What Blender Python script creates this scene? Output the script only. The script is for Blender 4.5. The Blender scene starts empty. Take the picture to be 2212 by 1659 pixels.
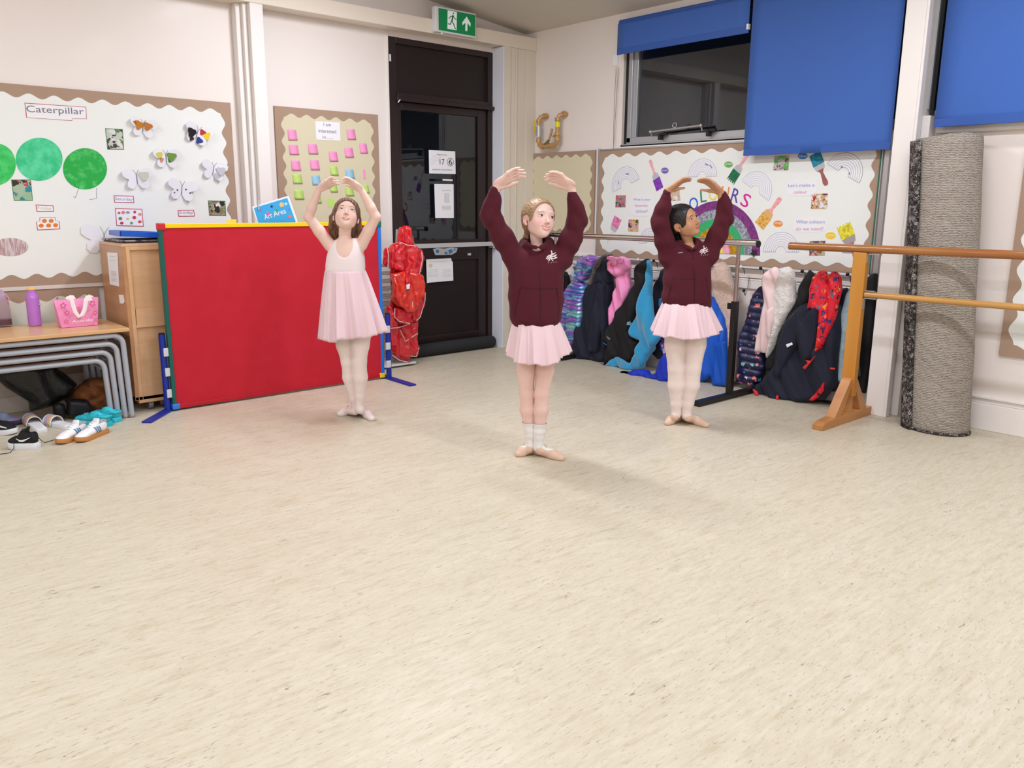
import bpy, bmesh, math, random
import numpy as np
from mathutils import Vector, Matrix, noise as mnoise
from mathutils.bvhtree import BVHTree
random.seed(7)
PI = math.pi
S = bpy.context.scene
COL = S.collection

# ------------------------------------------------------------------ camera
CAM = np.array([-5.2037, -5.7375, 1.28])
YAW, PITCH, ROLL, FPX = 0.724197, 0.215589, 0.0072645, 1775.25
_F = np.array([math.sin(YAW)*math.cos(PITCH), math.cos(YAW)*math.cos(PITCH), -math.sin(PITCH)])
_R = np.array([math.cos(YAW), -math.sin(YAW), 0.0]); _U = np.cross(_R, _F)
_R2 = _R*math.cos(ROLL)+_U*math.sin(ROLL); _U2 = -_R*math.sin(ROLL)+_U*math.cos(ROLL)
cam = bpy.data.cameras.new('camera'); co = bpy.data.objects.new('camera', cam); COL.objects.link(co)
co.matrix_world = Matrix(((_R2[0], _U2[0], -_F[0], CAM[0]), (_R2[1], _U2[1], -_F[1], CAM[1]), (_R2[2], _U2[2], -_F[2], CAM[2]), (0, 0, 0, 1)))
cam.sensor_width = 36; cam.lens = 36*FPX/2212; cam.clip_start = .05
S.camera = co
# ------------------------------------------------------------------ view
S.view_settings.view_transform = 'Standard'; S.view_settings.look = 'None'
S.view_settings.gamma = 1.0; S.view_settings.use_curve_mapping = False
S.view_settings.exposure = -0.60
# ------------------------------------------------------------------ night outside
W = bpy.data.worlds.new('night'); S.world = W; W.use_nodes = True
W.node_tree.nodes['Background'].inputs[0].default_value = (.10, .13, .2, 1)
W.node_tree.nodes['Background'].inputs[1].default_value = .05
# ------------------------------------------------------------------ ceiling lamps (battens): x, y, z, watts
LAMPS = [(-2.3, -1.75, 2.93, 76), (-2.3, -4.6, 2.93, 54), (-2.3, -7.4, 2.93, 50),
         (-5.1, -1.9, 3.10, 44), (-5.1, -4.6, 3.10, 52), (-5.1, -7.4, 3.10, 50),  # unseen row of battens, added for fill light
         (-7.6, -3.2, 2.84, 40), (-7.6, -6.4, 2.84, 40), (-.95, -4.4, 2.78, 16)]
for i, (x, y, z, w) in enumerate(LAMPS):
    l = bpy.data.lights.new('lamp_light', 'AREA'); l.shape = 'RECTANGLE'; l.size = .16; l.size_y = 1.4
    l.energy = w; l.color = (.935, .97, 1.07)
    o = bpy.data.objects.new('lamp_light', l); o.location = (x, y, z-.012); COL.objects.link(o)

# ------------------------------------------------------------------ helpers
def ray(px, py): return _F+_R2*(px-1106)/FPX-_U2*(py-829.5)/FPX
def hit(px, py, ax, v):
    d = ray(px, py); t = (v-CAM[ax])/d[ax]; return Vector(CAM+d*t)
def onfloor(px, py, z=0): return hit(px, py, 2, z)
def onL(px, py, off=0): return hit(px, py, 1, -off)      # wall with the door, y = 0
def onR(px, py, off=0): return hit(px, py, 0, -off)      # wall with the windows, x = 0
def onw(w, px, py, off=0): return onL(px, py, off) if w == 'L' else onR(px, py, off)
def NRM(w): return Vector((0, -1, 0)) if w == 'L' else Vector((-1, 0, 0))
def UDIR(w): return Vector((1, 0, 0)) if w == 'L' else Vector((0, -1, 0))
def wp(w, u, v, off=0): return Vector((u, -off, v)) if w == 'L' else Vector((-off, -u, v))
def uv(w, px, py, off=0):
    p = onw(w, px, py, off); return (p.x, p.z) if w == 'L' else (-p.y, p.z)

def lin(c):
    c = [x/255 for x in c[:3]]
    return tuple((x/12.92 if x <= .04045 else ((x+.055)/1.055)**2.4) for x in c)+(1,)

_M = {}
def mat(name, rgb, rough=.6, metal=0, spec=.5, bump=None, noise=None, coat=0, sheen=0, emis=None, sss=0, trans=0, ior=1.45):
    """rgb in sRGB 0-255; bump=(scale,strength,dist); noise=(rgb2,scale,lo,hi)"""
    if name in _M: return _M[name]
    m = bpy.data.materials.new(name); m.use_nodes = True; _M[name] = m
    nt = m.node_tree; b = nt.nodes['Principled BSDF']
    b.inputs['Base Color'].default_value = lin(rgb); b.inputs['Roughness'].default_value = rough
    b.inputs['Metallic'].default_value = metal; b.inputs['Specular IOR Level'].default_value = spec
    b.inputs['Coat Weight'].default_value = coat; b.inputs['Sheen Weight'].default_value = sheen
    b.inputs['Transmission Weight'].default_value = trans; b.inputs['IOR'].default_value = ior
    if sss:
        b.inputs['Subsurface Weight'].default_value = sss; b.inputs['Subsurface Radius'].default_value = (.012, .005, .003)
        b.inputs['Subsurface Scale'].default_value = .6
    if emis: b.inputs['Emission Color'].default_value = lin(emis[0]); b.inputs['Emission Strength'].default_value = emis[1]
    if noise or bump:
        tc = nt.nodes.new('ShaderNodeTexCoord')
    if noise:
        n = nt.nodes.new('ShaderNodeTexNoise'); n.inputs['Scale'].default_value = noise[1]; n.inputs['Detail'].default_value = 4
        if len(noise) > 4:
            mp = nt.nodes.new('ShaderNodeMapping'); mp.inputs['Scale'].default_value = noise[4]
            nt.links.new(tc.outputs['Object'], mp.inputs[0]); nt.links.new(mp.outputs[0], n.inputs['Vector'])
        else: nt.links.new(tc.outputs['Object'], n.inputs['Vector'])
        r = nt.nodes.new('ShaderNodeValToRGB'); r.color_ramp.elements[0].position = noise[2]; r.color_ramp.elements[1].position = noise[3]
        r.color_ramp.elements[0].color = lin(rgb); r.color_ramp.elements[1].color = lin(noise[0])
        nt.links.new(n.outputs[0], r.inputs[0]); nt.links.new(r.outputs[0], b.inputs['Base Color'])
    if bump:
        n = nt.nodes.new('ShaderNodeTexNoise'); n.inputs['Scale'].default_value = bump[0]; n.inputs['Detail'].default_value = 3
        nt.links.new(tc.outputs['Object'], n.inputs['Vector'])
        bp = nt.nodes.new('ShaderNodeBump'); bp.inputs['Strength'].default_value = bump[1]; bp.inputs['Distance'].default_value = bump[2]
        nt.links.new(n.outputs[0], bp.inputs['Height']); nt.links.new(bp.outputs[0], b.inputs['Normal'])
    return m

def voromat(name, base, cols, scale, thr, rough=.5, bump=None, coat=0):
    """coloured blobs scattered on a base colour"""
    if name in _M: return _M[name]
    m = mat(name, base, rough, coat=coat, bump=bump); nt = m.node_tree; b = nt.nodes['Principled BSDF']
    tc = nt.nodes.new('ShaderNodeTexCoord'); nz = nt.nodes.new('ShaderNodeTexNoise'); nz.inputs['Scale'].default_value = scale*1.6
    mx = nt.nodes.new('ShaderNodeMixRGB'); mx.inputs[0].default_value = .06
    nt.links.new(tc.outputs['Object'], nz.inputs['Vector']); nt.links.new(tc.outputs['Object'], mx.inputs[1]); nt.links.new(nz.outputs[1], mx.inputs[2])
    v = nt.nodes.new('ShaderNodeTexVoronoi'); v.inputs['Scale'].default_value = scale; nt.links.new(mx.outputs[0], v.inputs['Vector'])
    sep = nt.nodes.new('ShaderNodeSeparateColor'); nt.links.new(v.outputs['Color'], sep.inputs[0])
    r = nt.nodes.new('ShaderNodeValToRGB'); r.color_ramp.interpolation = 'CONSTANT'
    el = r.color_ramp.elements
    for k, c in enumerate(cols):
        if k < 2: e = el[k]; e.position = k/len(cols)
        else: e = el.new(k/len(cols))
        e.color = lin(c)
    nt.links.new(sep.outputs[0], r.inputs[0])
    lt = nt.nodes.new('ShaderNodeMath'); lt.operation = 'LESS_THAN'; lt.inputs[1].default_value = thr; nt.links.new(v.outputs['Distance'], lt.inputs[0])
    m2 = nt.nodes.new('ShaderNodeMixRGB'); m2.inputs[1].default_value = lin(base)
    nt.links.new(lt.outputs[0], m2.inputs[0]); nt.links.new(r.outputs[0], m2.inputs[2]); nt.links.new(m2.outputs[0], b.inputs['Base Color'])
    return m

class MB:
    def __init__(s): s.v = []; s.f = []; s.m = []; s.mi = 0
    def _add(s, vs, fs):
        o = len(s.v); s.v += [tuple(v) for v in vs]; s.f += [tuple(i+o for i in f) for f in fs]; s.m += [s.mi]*len(fs); return s
    def box(s, a, b, M=None):
        lo = [min(p, q) for p, q in zip(a, b)]; hi = [max(p, q) for p, q in zip(a, b)]
        vs = [Vector((x, y, z)) for z in (lo[2], hi[2]) for y in (lo[1], hi[1]) for x in (lo[0], hi[0])]
        if M: vs = [M @ v for v in vs]
        return s._add(vs, [(0, 2, 3, 1), (4, 5, 7, 6), (0, 1, 5, 4), (2, 6, 7, 3), (0, 4, 6, 2), (1, 3, 7, 5)])
    def obox(s, c, ux, uy, uz):       # centre and three half vectors
        c, ux, uy, uz = map(Vector, (c, ux, uy, uz))
        vs = [c+ux*i+uy*j+uz*k for k in (-1, 1) for j in (-1, 1) for i in (-1, 1)]
        return s._add(vs, [(0, 2, 3, 1), (4, 5, 7, 6), (0, 1, 5, 4), (2, 6, 7, 3), (0, 4, 6, 2), (1, 3, 7, 5)])
    def bar(s, p0, p1, w, h, up=(0, 0, 1)):   # box beam between points
        p0, p1, up = Vector(p0), Vector(p1), Vector(up); d = (p1-p0); L = d.length; d.normalize()
        sd = d.cross(up).normalized(); u2 = sd.cross(d)
        return s.obox((p0+p1)/2, d*L/2, sd*w/2, u2*h/2)
    def tube(s, pts, r, n=10, caps=True, rb=None, up=None):
        pts = [Vector(p) for p in pts]; k = len(pts)
        rs = r if isinstance(r, (list, tuple)) else [r]*k
        rbs = rs if rb is None else (rb if isinstance(rb, (list, tuple)) else [rb]*k)
        rings = []; prev = Vector(up) if up else None
        for i, p in enumerate(pts):
            t = (pts[min(i+1, k-1)]-pts[max(i-1, 0)])
            if t.length < 1e-9: t = Vector((0, 0, 1))
            t.normalize()
            if prev is None: prev = Vector((0, 0, 1)) if abs(t.z) < .9 else Vector((1, 0, 0))
            a = (prev-t*prev.dot(t))
            if a.length < 1e-6: a = t.orthogonal()
            a.normalize(); b = t.cross(a); prev = a
            rings.append([p+a*rs[i]*math.cos(2*PI*j/n)+b*rbs[i]*math.sin(2*PI*j/n) for j in range(n)])
        vs = [v for q in rings for v in q]; fs = []
        for i in range(k-1):
            for j in range(n): fs.append((i*n+j, i*n+(j+1) % n, (i+1)*n+(j+1) % n, (i+1)*n+j))
        if caps: fs.append(tuple(range(n))[::-1]); fs.append(tuple((k-1)*n+j for j in range(n)))
        return s._add(vs, fs)
    def cyl(s, p0, p1, r, r1=None, n=20): return s.tube([p0, p1], [r, r if r1 is None else r1], n)
    def lathe(s, c, prof, n=28, M=None):
        c = Vector(c); vs = []; fs = []
        for r, z in prof:
            for j in range(n):
                v = Vector((r*math.cos(2*PI*j/n), r*math.sin(2*PI*j/n), z))
                vs.append(c+(M @ v if M else v))
        for i in range(len(prof)-1):
            for j in range(n): fs.append((i*n+j, i*n+(j+1) % n, (i+1)*n+(j+1) % n, (i+1)*n+j))
        fs.append(tuple(range(n))[::-1]); fs.append(tuple((len(prof)-1)*n+j for j in range(n)))
        return s._add(vs, fs)
    def ball(s, c, r, n=16, m=10):
        c = Vector(c); r = (r, r, r) if not hasattr(r, '__len__') else r
        vs = [c+Vector((0, 0, -r[2]))]
        for i in range(1, m):
            a = -PI/2+PI*i/m
            for j in range(n): vs.append(c+Vector((r[0]*math.cos(a)*math.cos(2*PI*j/n), r[1]*math.cos(a)*math.sin(2*PI*j/n), r[2]*math.sin(a))))
        vs.append(c+Vector((0, 0, r[2]))); fs = []
        for j in range(n): fs.append((0, 1+(j+1) % n, 1+j))
        for i in range(m-2):
            for j in range(n): fs.append((1+i*n+j, 1+i*n+(j+1) % n, 1+(i+1)*n+(j+1) % n, 1+(i+1)*n+j))
        e = len(vs)-1
        for j in range(n): fs.append((e, 1+(m-2)*n+j, 1+(m-2)*n+(j+1) % n))
        return s._add(vs, fs)
    def ext(s, poly, vec):
        poly = [Vector(p) for p in poly]; vec = Vector(vec); n = len(poly)
        nr = Vector((0, 0, 0))
        for i in range(n): nr += poly[i].cross(poly[(i+1) % n])
        if nr.dot(vec) < 0: poly = poly[::-1]
        fs = [tuple(range(n))[::-1], tuple(range(n, 2*n))]+[(i, (i+1) % n, n+(i+1) % n, n+i) for i in range(n)]
        return s._add(poly+[p+vec for p in poly], fs)
    def build(s, name, mats, parent=None, smooth=False, bevel=0, solid=0, sub=0):
        me = bpy.data.meshes.new(name); me.from_pydata(s.v, [], s.f)
        for m in (mats if isinstance(mats, (list, tuple)) else [mats]): me.materials.append(m)
        if any(s.m): me.polygons.foreach_set('material_index', s.m)
        if smooth: me.polygons.foreach_set('use_smooth', [True]*len(s.f))
        me.update()
        if smooth: smooth_by_angle(me)
        o = link(name, me, parent)
        if bevel:
            b = o.modifiers.new('bevel', 'BEVEL'); b.width = bevel; b.segments = 2; b.limit_method = 'ANGLE'
        if solid:
            b = o.modifiers.new('solid', 'SOLIDIFY'); b.thickness = solid; b.offset = 0
        if sub:
            b = o.modifiers.new('sub', 'SUBSURF'); b.levels = sub; b.render_levels = sub
        return o
def smooth_by_angle(me, ang=45):
    bm = bmesh.new(); bm.from_mesh(me)
    for e in bm.edges:
        if len(e.link_faces) == 2 and e.calc_face_angle(0) > math.radians(ang): e.smooth = False
    bm.to_mesh(me); bm.free()
def link(name, me, parent=None):
    o = bpy.data.objects.new(name, me); COL.objects.link(o)
    if parent is not None: setparent(o, parent)
    return o
def world_loc(o):
    v = Vector(o.location)
    return v
def setparent(o, p):
    o.parent = p; M = p.matrix_basis.copy(); q = p
    while q.parent is not None:
        M = q.parent.matrix_basis @ q.matrix_parent_inverse @ M if False else M
        q = q.parent
    # parents are built in world space: only a top-level Empty carries a location
    if p.type == 'EMPTY' and p.parent is None: o.matrix_parent_inverse = Matrix.Translation(-p.location)
def thing(name, label, cat, loc=(0, 0, 0), group=None):
    o = bpy.data.objects.new(name, None); COL.objects.link(o); o.location = loc; o.empty_display_size = .05
    o['label'] = label; o['category'] = cat
    if group: o['group'] = group
    return o
def tag(o, label, cat, group=None, kind=None):
    if label: o['label'] = label
    if cat: o['category'] = cat
    if group: o['group'] = group
    if kind: o['kind'] = kind
    return o
def struct(o): o['kind'] = 'structure'; return o

def text_mesh(s):
    cu = bpy.data.curves.new('t', 'FONT'); cu.body = s; cu.size = 1; cu.resolution_u = 3
    o = bpy.data.objects.new('t', cu); COL.objects.link(o)
    dg = bpy.context.evaluated_depsgraph_get(); me = bpy.data.meshes.new_from_object(o.evaluated_get(dg))
    bpy.data.objects.remove(o); bpy.data.curves.remove(cu)
    vs = [tuple(v.co) for v in me.vertices]; fs = [tuple(p.vertices) for p in me.polygons]; bpy.data.meshes.remove(me)
    return vs, fs
def lettering(name, s, org, ux, uy, m, parent, bold=0, fit=True):
    """write s so that its ink box starts at org and spans ux (width) by uy (height)"""
    vs, fs = text_mesh(s)
    if not vs: return None
    x0 = min(v[0] for v in vs); x1 = max(v[0] for v in vs); y0 = min(v[1] for v in vs); y1 = max(v[1] for v in vs)
    org, ux, uy = Vector(org), Vector(ux), Vector(uy); nn = ux.cross(uy).normalized()*.0006
    mb = MB()
    P = [org+ux*((v[0]-x0)/(x1-x0))+uy*((v[1]-y0)/(y1-y0))+nn for v in vs]
    mb._add(P, fs)
    o = mb.build(name, m, parent)
    return o
def letterpx(name, s, w, off, a, b, h, m, parent):
    """a,b: pixel of lower-left and lower-right corner of the ink, h: pixel height"""
    A = onw(w, a[0], a[1], off); B = onw(w, b[0], b[1], off); C = onw(w, a[0], a[1]-h, off)
    up = Vector((0, 0, (C-A).length))
    return lettering(name, s, A, B-A, up, m, parent)
def cardmb(w, poly, off, th, mb=None):
    mb = mb or MB(); return mb.ext([onw(w, x, y, off) for x, y in poly], NRM(w)*th)
def rectpx(a, b, c, d): return [a, b, c, d]
def wave_poly(w, u0, u1, v0, v1, off, nu, nv, amp, seg=10, ph=0):
    """outline of a sheet with scalloped edges"""
    P = []
    def s(t, n): return amp*math.cos(2*PI*(t*n+ph))
    for i in range(nu*seg): t = i/(nu*seg); P.append((u0+(u1-u0)*t, v0+s(t, nu)-amp))
    for i in range(nv*seg): t = i/(nv*seg); P.append((u1-s(t, nv)+amp, v0+(v1-v0)*t))
    for i in range(nu*seg): t = i/(nu*seg); P.append((u1-(u1-u0)*t, v1-s(t, nu)+amp))
    for i in range(nv*seg): t = i/(nv*seg); P.append((u0+s(t, nv)-amp, v1-(v1-v0)*t))
    return [wp(w, u, v, off) for u, v in P]
# ================================================================== the room
wallm = mat('painted_wall', (241, 232, 226), .38, spec=.4, bump=(60, .12, .002))
_b = wallm.node_tree.nodes['Principled BSDF']; _b.inputs['Coat Weight'].default_value = .03; _b.inputs['Coat Roughness'].default_value = .1
wallm2 = mat('painted_trim', (240, 234, 230), .35, spec=.5, bump=(40, .08, .001))
beamm = mat('painted_beam', (236, 224, 208), .4)
ceilm = mat('painted_ceiling', (214, 207, 196), .6, bump=(14, .1, .004))
brown = mat('brown_frame', (44, 32, 30), .35, spec=.5)
browndk = mat('brown_panel', (36, 27, 25), .45, spec=.4)
alu = mat('aluminium', (190, 190, 192), .35, metal=.7)
blackm = mat('black_rubber', (16, 16, 18), .6)

def floor_mat():
    m = bpy.data.materials.new('marbled_linoleum'); m.use_nodes = True; nt = m.node_tree; b = nt.nodes['Principled BSDF']
    N = nt.nodes.new; Lk = nt.links.new
    tc = N('ShaderNodeTexCoord')
    def nz(scale, sc, rot=.12, det=5, rough=.6, dist=0):
        mp = N('ShaderNodeMapping'); mp.inputs['Scale'].default_value = sc; mp.inputs['Rotation'].default_value = (0, 0, rot)
        n = N('ShaderNodeTexNoise'); n.inputs['Scale'].default_value = scale; n.inputs['Detail'].default_value = det
        n.inputs['Roughness'].default_value = rough; n.inputs['Distortion'].default_value = dist
        Lk(tc.outputs['Object'], mp.inputs[0]); Lk(mp.outputs[0], n.inputs['Vector']); return n.outputs[0]
    def ramp(src, stops):
        r = N('ShaderNodeValToRGB'); e = r.color_ramp.elements
        for k, (p, c) in enumerate(stops):
            x = e[k] if k < 2 else e.new(p)
            x.position = p; x.color = c
        Lk(src, r.inputs[0]); return r.outputs[0]
    def mix(f, a, c, t='MIX'):
        x = N('ShaderNodeMixRGB'); x.blend_type = t
        if isinstance(f, float): x.inputs[0].default_value = f
        else: Lk(f, x.inputs[0])
        for i, v in ((1, a), (2, c)):
            if isinstance(v, tuple): x.inputs[i].default_value = v
            else: Lk(v, x.inputs[i])
        return x.outputs[0]
    g = lambda v: (v, v, v, 1)
    base = ramp(nz(1.0, (2.2, 9, 1), det=6), [(.3, lin((199, 188, 163))), (.7, lin((208, 199, 178)))])
    tan = ramp(nz(1.0, (7, 30, 1), det=4), [(.52, g(0)), (.7, g(1))])
    c = mix(tan, base, lin((189, 174, 146)))
    c = mix(.32, c, mix(ramp(nz(1.0, (12, 60, 1), det=5), [(.35, g(0)), (.65, g(1))]), lin((192, 181, 157)), lin((219, 213, 197))))
    patch = ramp(nz(1.0, (3, 7, 1), det=3), [(.45, g(0)), (.62, g(1))])
    fleck = ramp(nz(1.0, (20, 92, 1), det=5, rough=.6, dist=1.2), [(.615, g(0)), (.70, g(.95))])
    fl2 = mix(1.0, fleck, mix(.85, g(1), patch), 'MULTIPLY')
    c = mix(fl2, c, lin((108, 100, 84)))
    fine = ramp(nz(1.0, (34, 200, 1), det=3), [(.60, g(0)), (.70, g(.6))])
    c = mix(fine, c, lin((120, 112, 100)))
    Lk(c, b.inputs['Base Color']); b.inputs['Roughness'].default_value = .36; b.inputs['Specular IOR Level'].default_value = .35
    rr = ramp(nz(1.0, (2, 4, 1)), [(.3, g(.34)), (.7, g(.48))]); Lk(rr, b.inputs['Roughness'])
    bp = N('ShaderNodeBump'); bp.inputs['Strength'].default_value = .08; bp.inputs['Distance'].default_value = .002
    Lk(nz(60.0, (1, 1, 1)), bp.inputs['Height']); Lk(bp.outputs[0], b.inputs['Normal'])
    return m
X0, Y0 = -9.0, -9.6
struct(MB().box((X0-.2, Y0-.2, -.1), (.2, .2, 0)).build('floor', floor_mat()))
def ceil_z(x): return 2.742+.115*min(-x, 4.5)-.115*max(-x-4.5, 0)
mb = MB(); xs = [.2, -4.5, X0-.2]
mb.ext([(x, Y0-.2, ceil_z(x)) for x in xs]+[(x, Y0-.2, ceil_z(x)+.12) for x in xs[::-1]], (0, -Y0+.4, 0))
struct(mb.build('ceiling', ceilm))
# left wall: pieces around the doorway
DX0, DX1, DZ = -1.446, -.374, 2.545
mb = MB()
mb.ext([(X0-.2, 0, 0), (DX0, 0, 0), (DX0, 0, DZ), (DX1, 0, DZ), (DX1, 0, 0), (.2, 0, 0), (.2, 0, ceil_z(0)+.03), (-4.5, 0, ceil_z(-4.5)+.05), (X0-.2, 0, ceil_z(X0)+.03)], (0, .16, 0))
struct(mb.build('wall_left', wallm))
# right wall: openings for the two windows
W1 = (1.16, 3.40, 1.745, 2.66)   # u0,u1,z0,z1
W2 = (3.545, 6.2, 1.79, 2.66)
def rw(mb, u0, u1, z0, z1): mb.box((0, -u0, z0), (.16, -u1, z1))
mb = MB(); ct = ceil_z(0)+.03
rw(mb, -.2, W1[0], 0, ct); rw(mb, W1[0], W1[1], 0, W1[2]); rw(mb, W1[0], W1[1], W1[3], ct); rw(mb, W1[1], W2[0], 0, ct)
rw(mb, W2[0], W2[1], 0, W2[2]); rw(mb, W2[0], W2[1], W2[3], ct); rw(mb, W2[1], -Y0+.2, 0, ct)
struct(mb.build('wall_right', wallm))
struct(MB().ext([(.2, Y0, 0), (X0-.2, Y0, 0), (X0-.2, Y0, ceil_z(X0)), (-4.5, Y0, ceil_z(-4.5)), (.2, Y0, ceil_z(0))], (0, -.16, 0)).build('wall_back', wallm))
struct(MB().box((X0-.16, Y0-.2, 0), (X0, .2, ceil_z(X0)+.02)).build('wall_far_side', wallm))
# beam and posts of the left wall
struct(MB().box((X0, -.15, 2.584), (0, 0, 2.69)).build('trim_1', beamm, bevel=.004))
mb = MB().box((-2.69, -.07, 0), (-2.50, 0, 2.584)); mb.box((-2.655, -.105, 0), (-2.51, -.07, 2.584)); mb.box((-2.625, -.15, 0), (-2.53, -.105, 2.584))
struct(mb.build('trim_2', wallm2, bevel=.005))
mb = MB().box((-.374, -.15, 0), (-.30, 0, 2.584)); mb.box((-.30, -.14, 0), (-.235, 0, 2.584)); mb.box((-.235, -.148, 0), (-.225, 0, 2.584))
mb.box((-.225, -.135, 0), (-.115, 0, 2.584)); mb.box((-.115, -.142, 0), (0, 0, 2.584))
struct(mb.build('trim_3', mat('painted_post', (228, 219, 204), .4), bevel=.003))
struct(MB().box((-.386, -.152, 0), (-.374, .03, 2.58)).build('trim_4', mat('white_reveal', (235, 238, 248), .35), bevel=.002))
struct(MB().box((DX0-.012, -.012, 0), (DX0, .0, 2.58)).build('trim_5', wallm2))
# shallow sloping strip where the ceiling meets the left wall
# right wall post between the windows
mb = MB().box((-.186, -3.553, 0), (0, -3.438, 2.80)); mb.box((-.09, -3.60, 0), (0, -3.553, 1.80)); mb.box((-.186, -3.57, 0), (-.13, -3.553, 2.80))
struct(mb.build('trim_6', wallm2, bevel=.004))
# skirting boards
struct(MB().box((X0, -.02, 0), (-2.69, 0, .10)).build('baseboard_left', wallm2, bevel=.003))
struct(MB().box((-2.50, -.02, 0), (DX0-.012, 0, .10)).build('baseboard_left_2', wallm2, bevel=.003))
struct(MB().box((-.02, -3.438, 0), (0, 0, .17)).build('baseboard_right', wallm2, bevel=.003))
mb = MB().box((-.03, Y0, 0), (0, -3.60, .155)); mb.box((-.012, Y0, .155), (0, -3.60, .185)); mb.box((-.028, Y0, .185), (0, -3.60, .20))
struct(mb.build('baseboard_right_2', wallm2, bevel=.003))
# heating pipe stub beside the post
mb = MB().cyl((-.06, -3.60, .285), (-.06, -3.80, .285), .016); mb.cyl((-.06, -3.62, .285), (-.06, -3.645, .285), .021); mb.cyl((-.03, -3.74, .2), (-.03, -3.74, .26), .012)
struct(mb.build('trim_7', mat('old_pipe', (176, 160, 130), .4, metal=.3), smooth=True))

# ------------------------------------------------------------------ door
glass = mat('night_glass', (200, 210, 220), 0.0, trans=1, ior=1.5)
dr = bpy.data.objects.new('door_1', None); COL.objects.link(dr); dr.location = (-.91, 0, 0); dr['kind'] = 'structure'
y0, y1 = .01, .06
mb = MB()
mb.box((DX0, y0-.02, 0), (-1.375, y1+.05, DZ)); mb.box((-.435, y0-.02, 0), (DX1, y1+.05, DZ)); mb.box((-1.375, y0-.02, 2.50), (-.435, y1+.05, DZ))
mb.box((-1.375, y0-.035, 2.075), (-.435, y1+.05, 2.135))
mb.box((-1.39, y0-.05, 2.07), (-.386, y0-.02, 2.10))
mb.build('door_frame', brown, dr, bevel=.004)
MB().box((-1.375, y0+.01, 2.135), (-.435, y1, 2.50)).build('transom_panel', browndk, dr)
mb = MB()
mb.box((-1.37, y0, .01), (-1.325, y1, 2.07)); mb.box((-.53, y0, .01), (-.44, y1, 2.07)); mb.box((-1.325, y0, 2.01), (-.53, y1, 2.07))
mb.box((-1.325, y0, .80), (-.53, y1, .975)); mb.box((-1.325, y0, .01), (-.53, y1, .16))
mb.build('door_leaf', brown, dr, bevel=.005)
mb = MB().box((-1.325, y0+.018, .16), (-.53, y1, .80)); mb.build('lower_panel', browndk, dr)
MB().box((-1.325, y0+.022, .975), (-.53, y0+.030, 2.01)).build('pane', glass, dr)
mb = MB().box((-1.27, -.075, .915), (-.395, -.05, .952)); mb.box((-1.30, -.07, .90), (-1.27, .01, .965)); mb.box((-.425, -.07, .895), (-.395, .01, .93)); mb.cyl((-1.2, -.05, .93), (-1.2, .01, .93), .01); mb.cyl((-.46, -.05, .93), (-.46, .01, .93), .01)
mb.build('push_bar', mat('grey_bar', (196, 198, 200), .4, metal=.2), dr, bevel=.003)
mb = MB().box((DX0+.008, -.016, 2.36), (DX0+.022, -.005, 2.41)); mb.box((-.655, -.002, .835), (-.625, .012, .855)); mb.build('white_tag', mat('tagwhite', (220, 220, 216), .5), dr)
mb = MB().tube([(-1.385, -.04, 2.055), (-1.37, -.045, 2.075), (-1.355, -.03, 2.08)], .006, 8); mb.build('frame_clip', alu, dr, smooth=True)
# small green smear of paint / sticker remains
# ------------------------------------------------------------------ window 1
wn = bpy.data.objects.new('window_1', None); COL.objects.link(wn); wn.location = (0, -2.2, 1.75); wn['kind'] = 'structure'
silver = mat('silver_frame', (186, 188, 192), .35, metal=.55, bump=(50, .2, .002))
darkf = mat('dark_gasket', (26, 26, 28), .5)
def rbox(mb, x0, x1, u0, u1, z0, z1): return mb.box((x0, -u0, z0), (x1, -u1, z1))
mb = MB(); u0, u1, z0, z1 = W1
rbox(mb, .03, .09, u0, u0+.035, z0, z1); rbox(mb, .03, .09, u0+.035, u1, z1-.04, z1); rbox(mb, .03, .09, u1-.03, u1, z0, z1)
mb.build('outer_frame', darkf, wn)
mb = MB(); rbox(mb, .02, .07, u0+.035, u0+.075, z0+.02, z1-.03); rbox(mb, .035, .08, u0+.075, u0+.12, z0+.02, z1-.03)
rbox(mb, .02, .08, u0+.035, u1-.03, z0+.01, z0+.06); rbox(mb, .0, .08, u0-.01, u1, z0-.012, z0+.01); rbox(mb, .02, .07, 2.40, 2.46, z0+.05, z1-.03)
mb.build('sash', silver, wn, bevel=.003)
mb = MB(); rbox(mb, .055, .061, u0+.11, 2.41, z0+.055, z1-.03); rbox(mb, .055, .061, 2.45, u1-.03, z0+.055, z1-.03); mb.build('pane', glass, wn)
a, b_ = onR(1405, 285, .03), onR(1514, 271, .03)
mb = MB().cyl(a, b_, .008, n=12); mb.ball(a, .013, 10, 8); mb.ball(b_, .013, 10, 8)
mb.tube([a, a+Vector((.02, 0, -.03))], .006, 8); mb.tube([b_, b_+Vector((.02, 0, -.035))], .006, 8)
c = onR(1457, 277, .03); mb.tube([c+Vector((0, .018*math.cos(t), .022+.018*math.sin(t))) for t in [k*PI/6 for k in range(13)]], .0035, 8)
mb.cyl(c, c+Vector((0, 0, .008)), .006)
mb.build('winder_rod', alu, wn, smooth=True)
mb = MB()
for q in ((1425, 296), (1529, 288)):
    c = onR(q[0], q[1], .02); mb.box(c+Vector((-.01, -.012, -.02)), c+Vector((.03, .012, .022))); mb.box(c+Vector((0, -.06, .012)), c+Vector((.03, 0, .03)))
mb.build('bracket', darkf, wn, bevel=.003)
wn2 = bpy.data.objects.new('window_2', None); COL.objects.link(wn2); wn2.location = (0, -4.8, 1.79); wn2['kind'] = 'structure'
mb = MB(); u0, u1, z0, z1 = W2
rbox(mb, -.02, .08, u0+.018, u0+.04, z0+.05, z1); rbox(mb, .0, .08, u0, u1, z1-.04, z1); rbox(mb, .0, .08, u1-.04, u1, z0, z1); mb.build('outer_frame', darkf, wn2)
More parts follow.
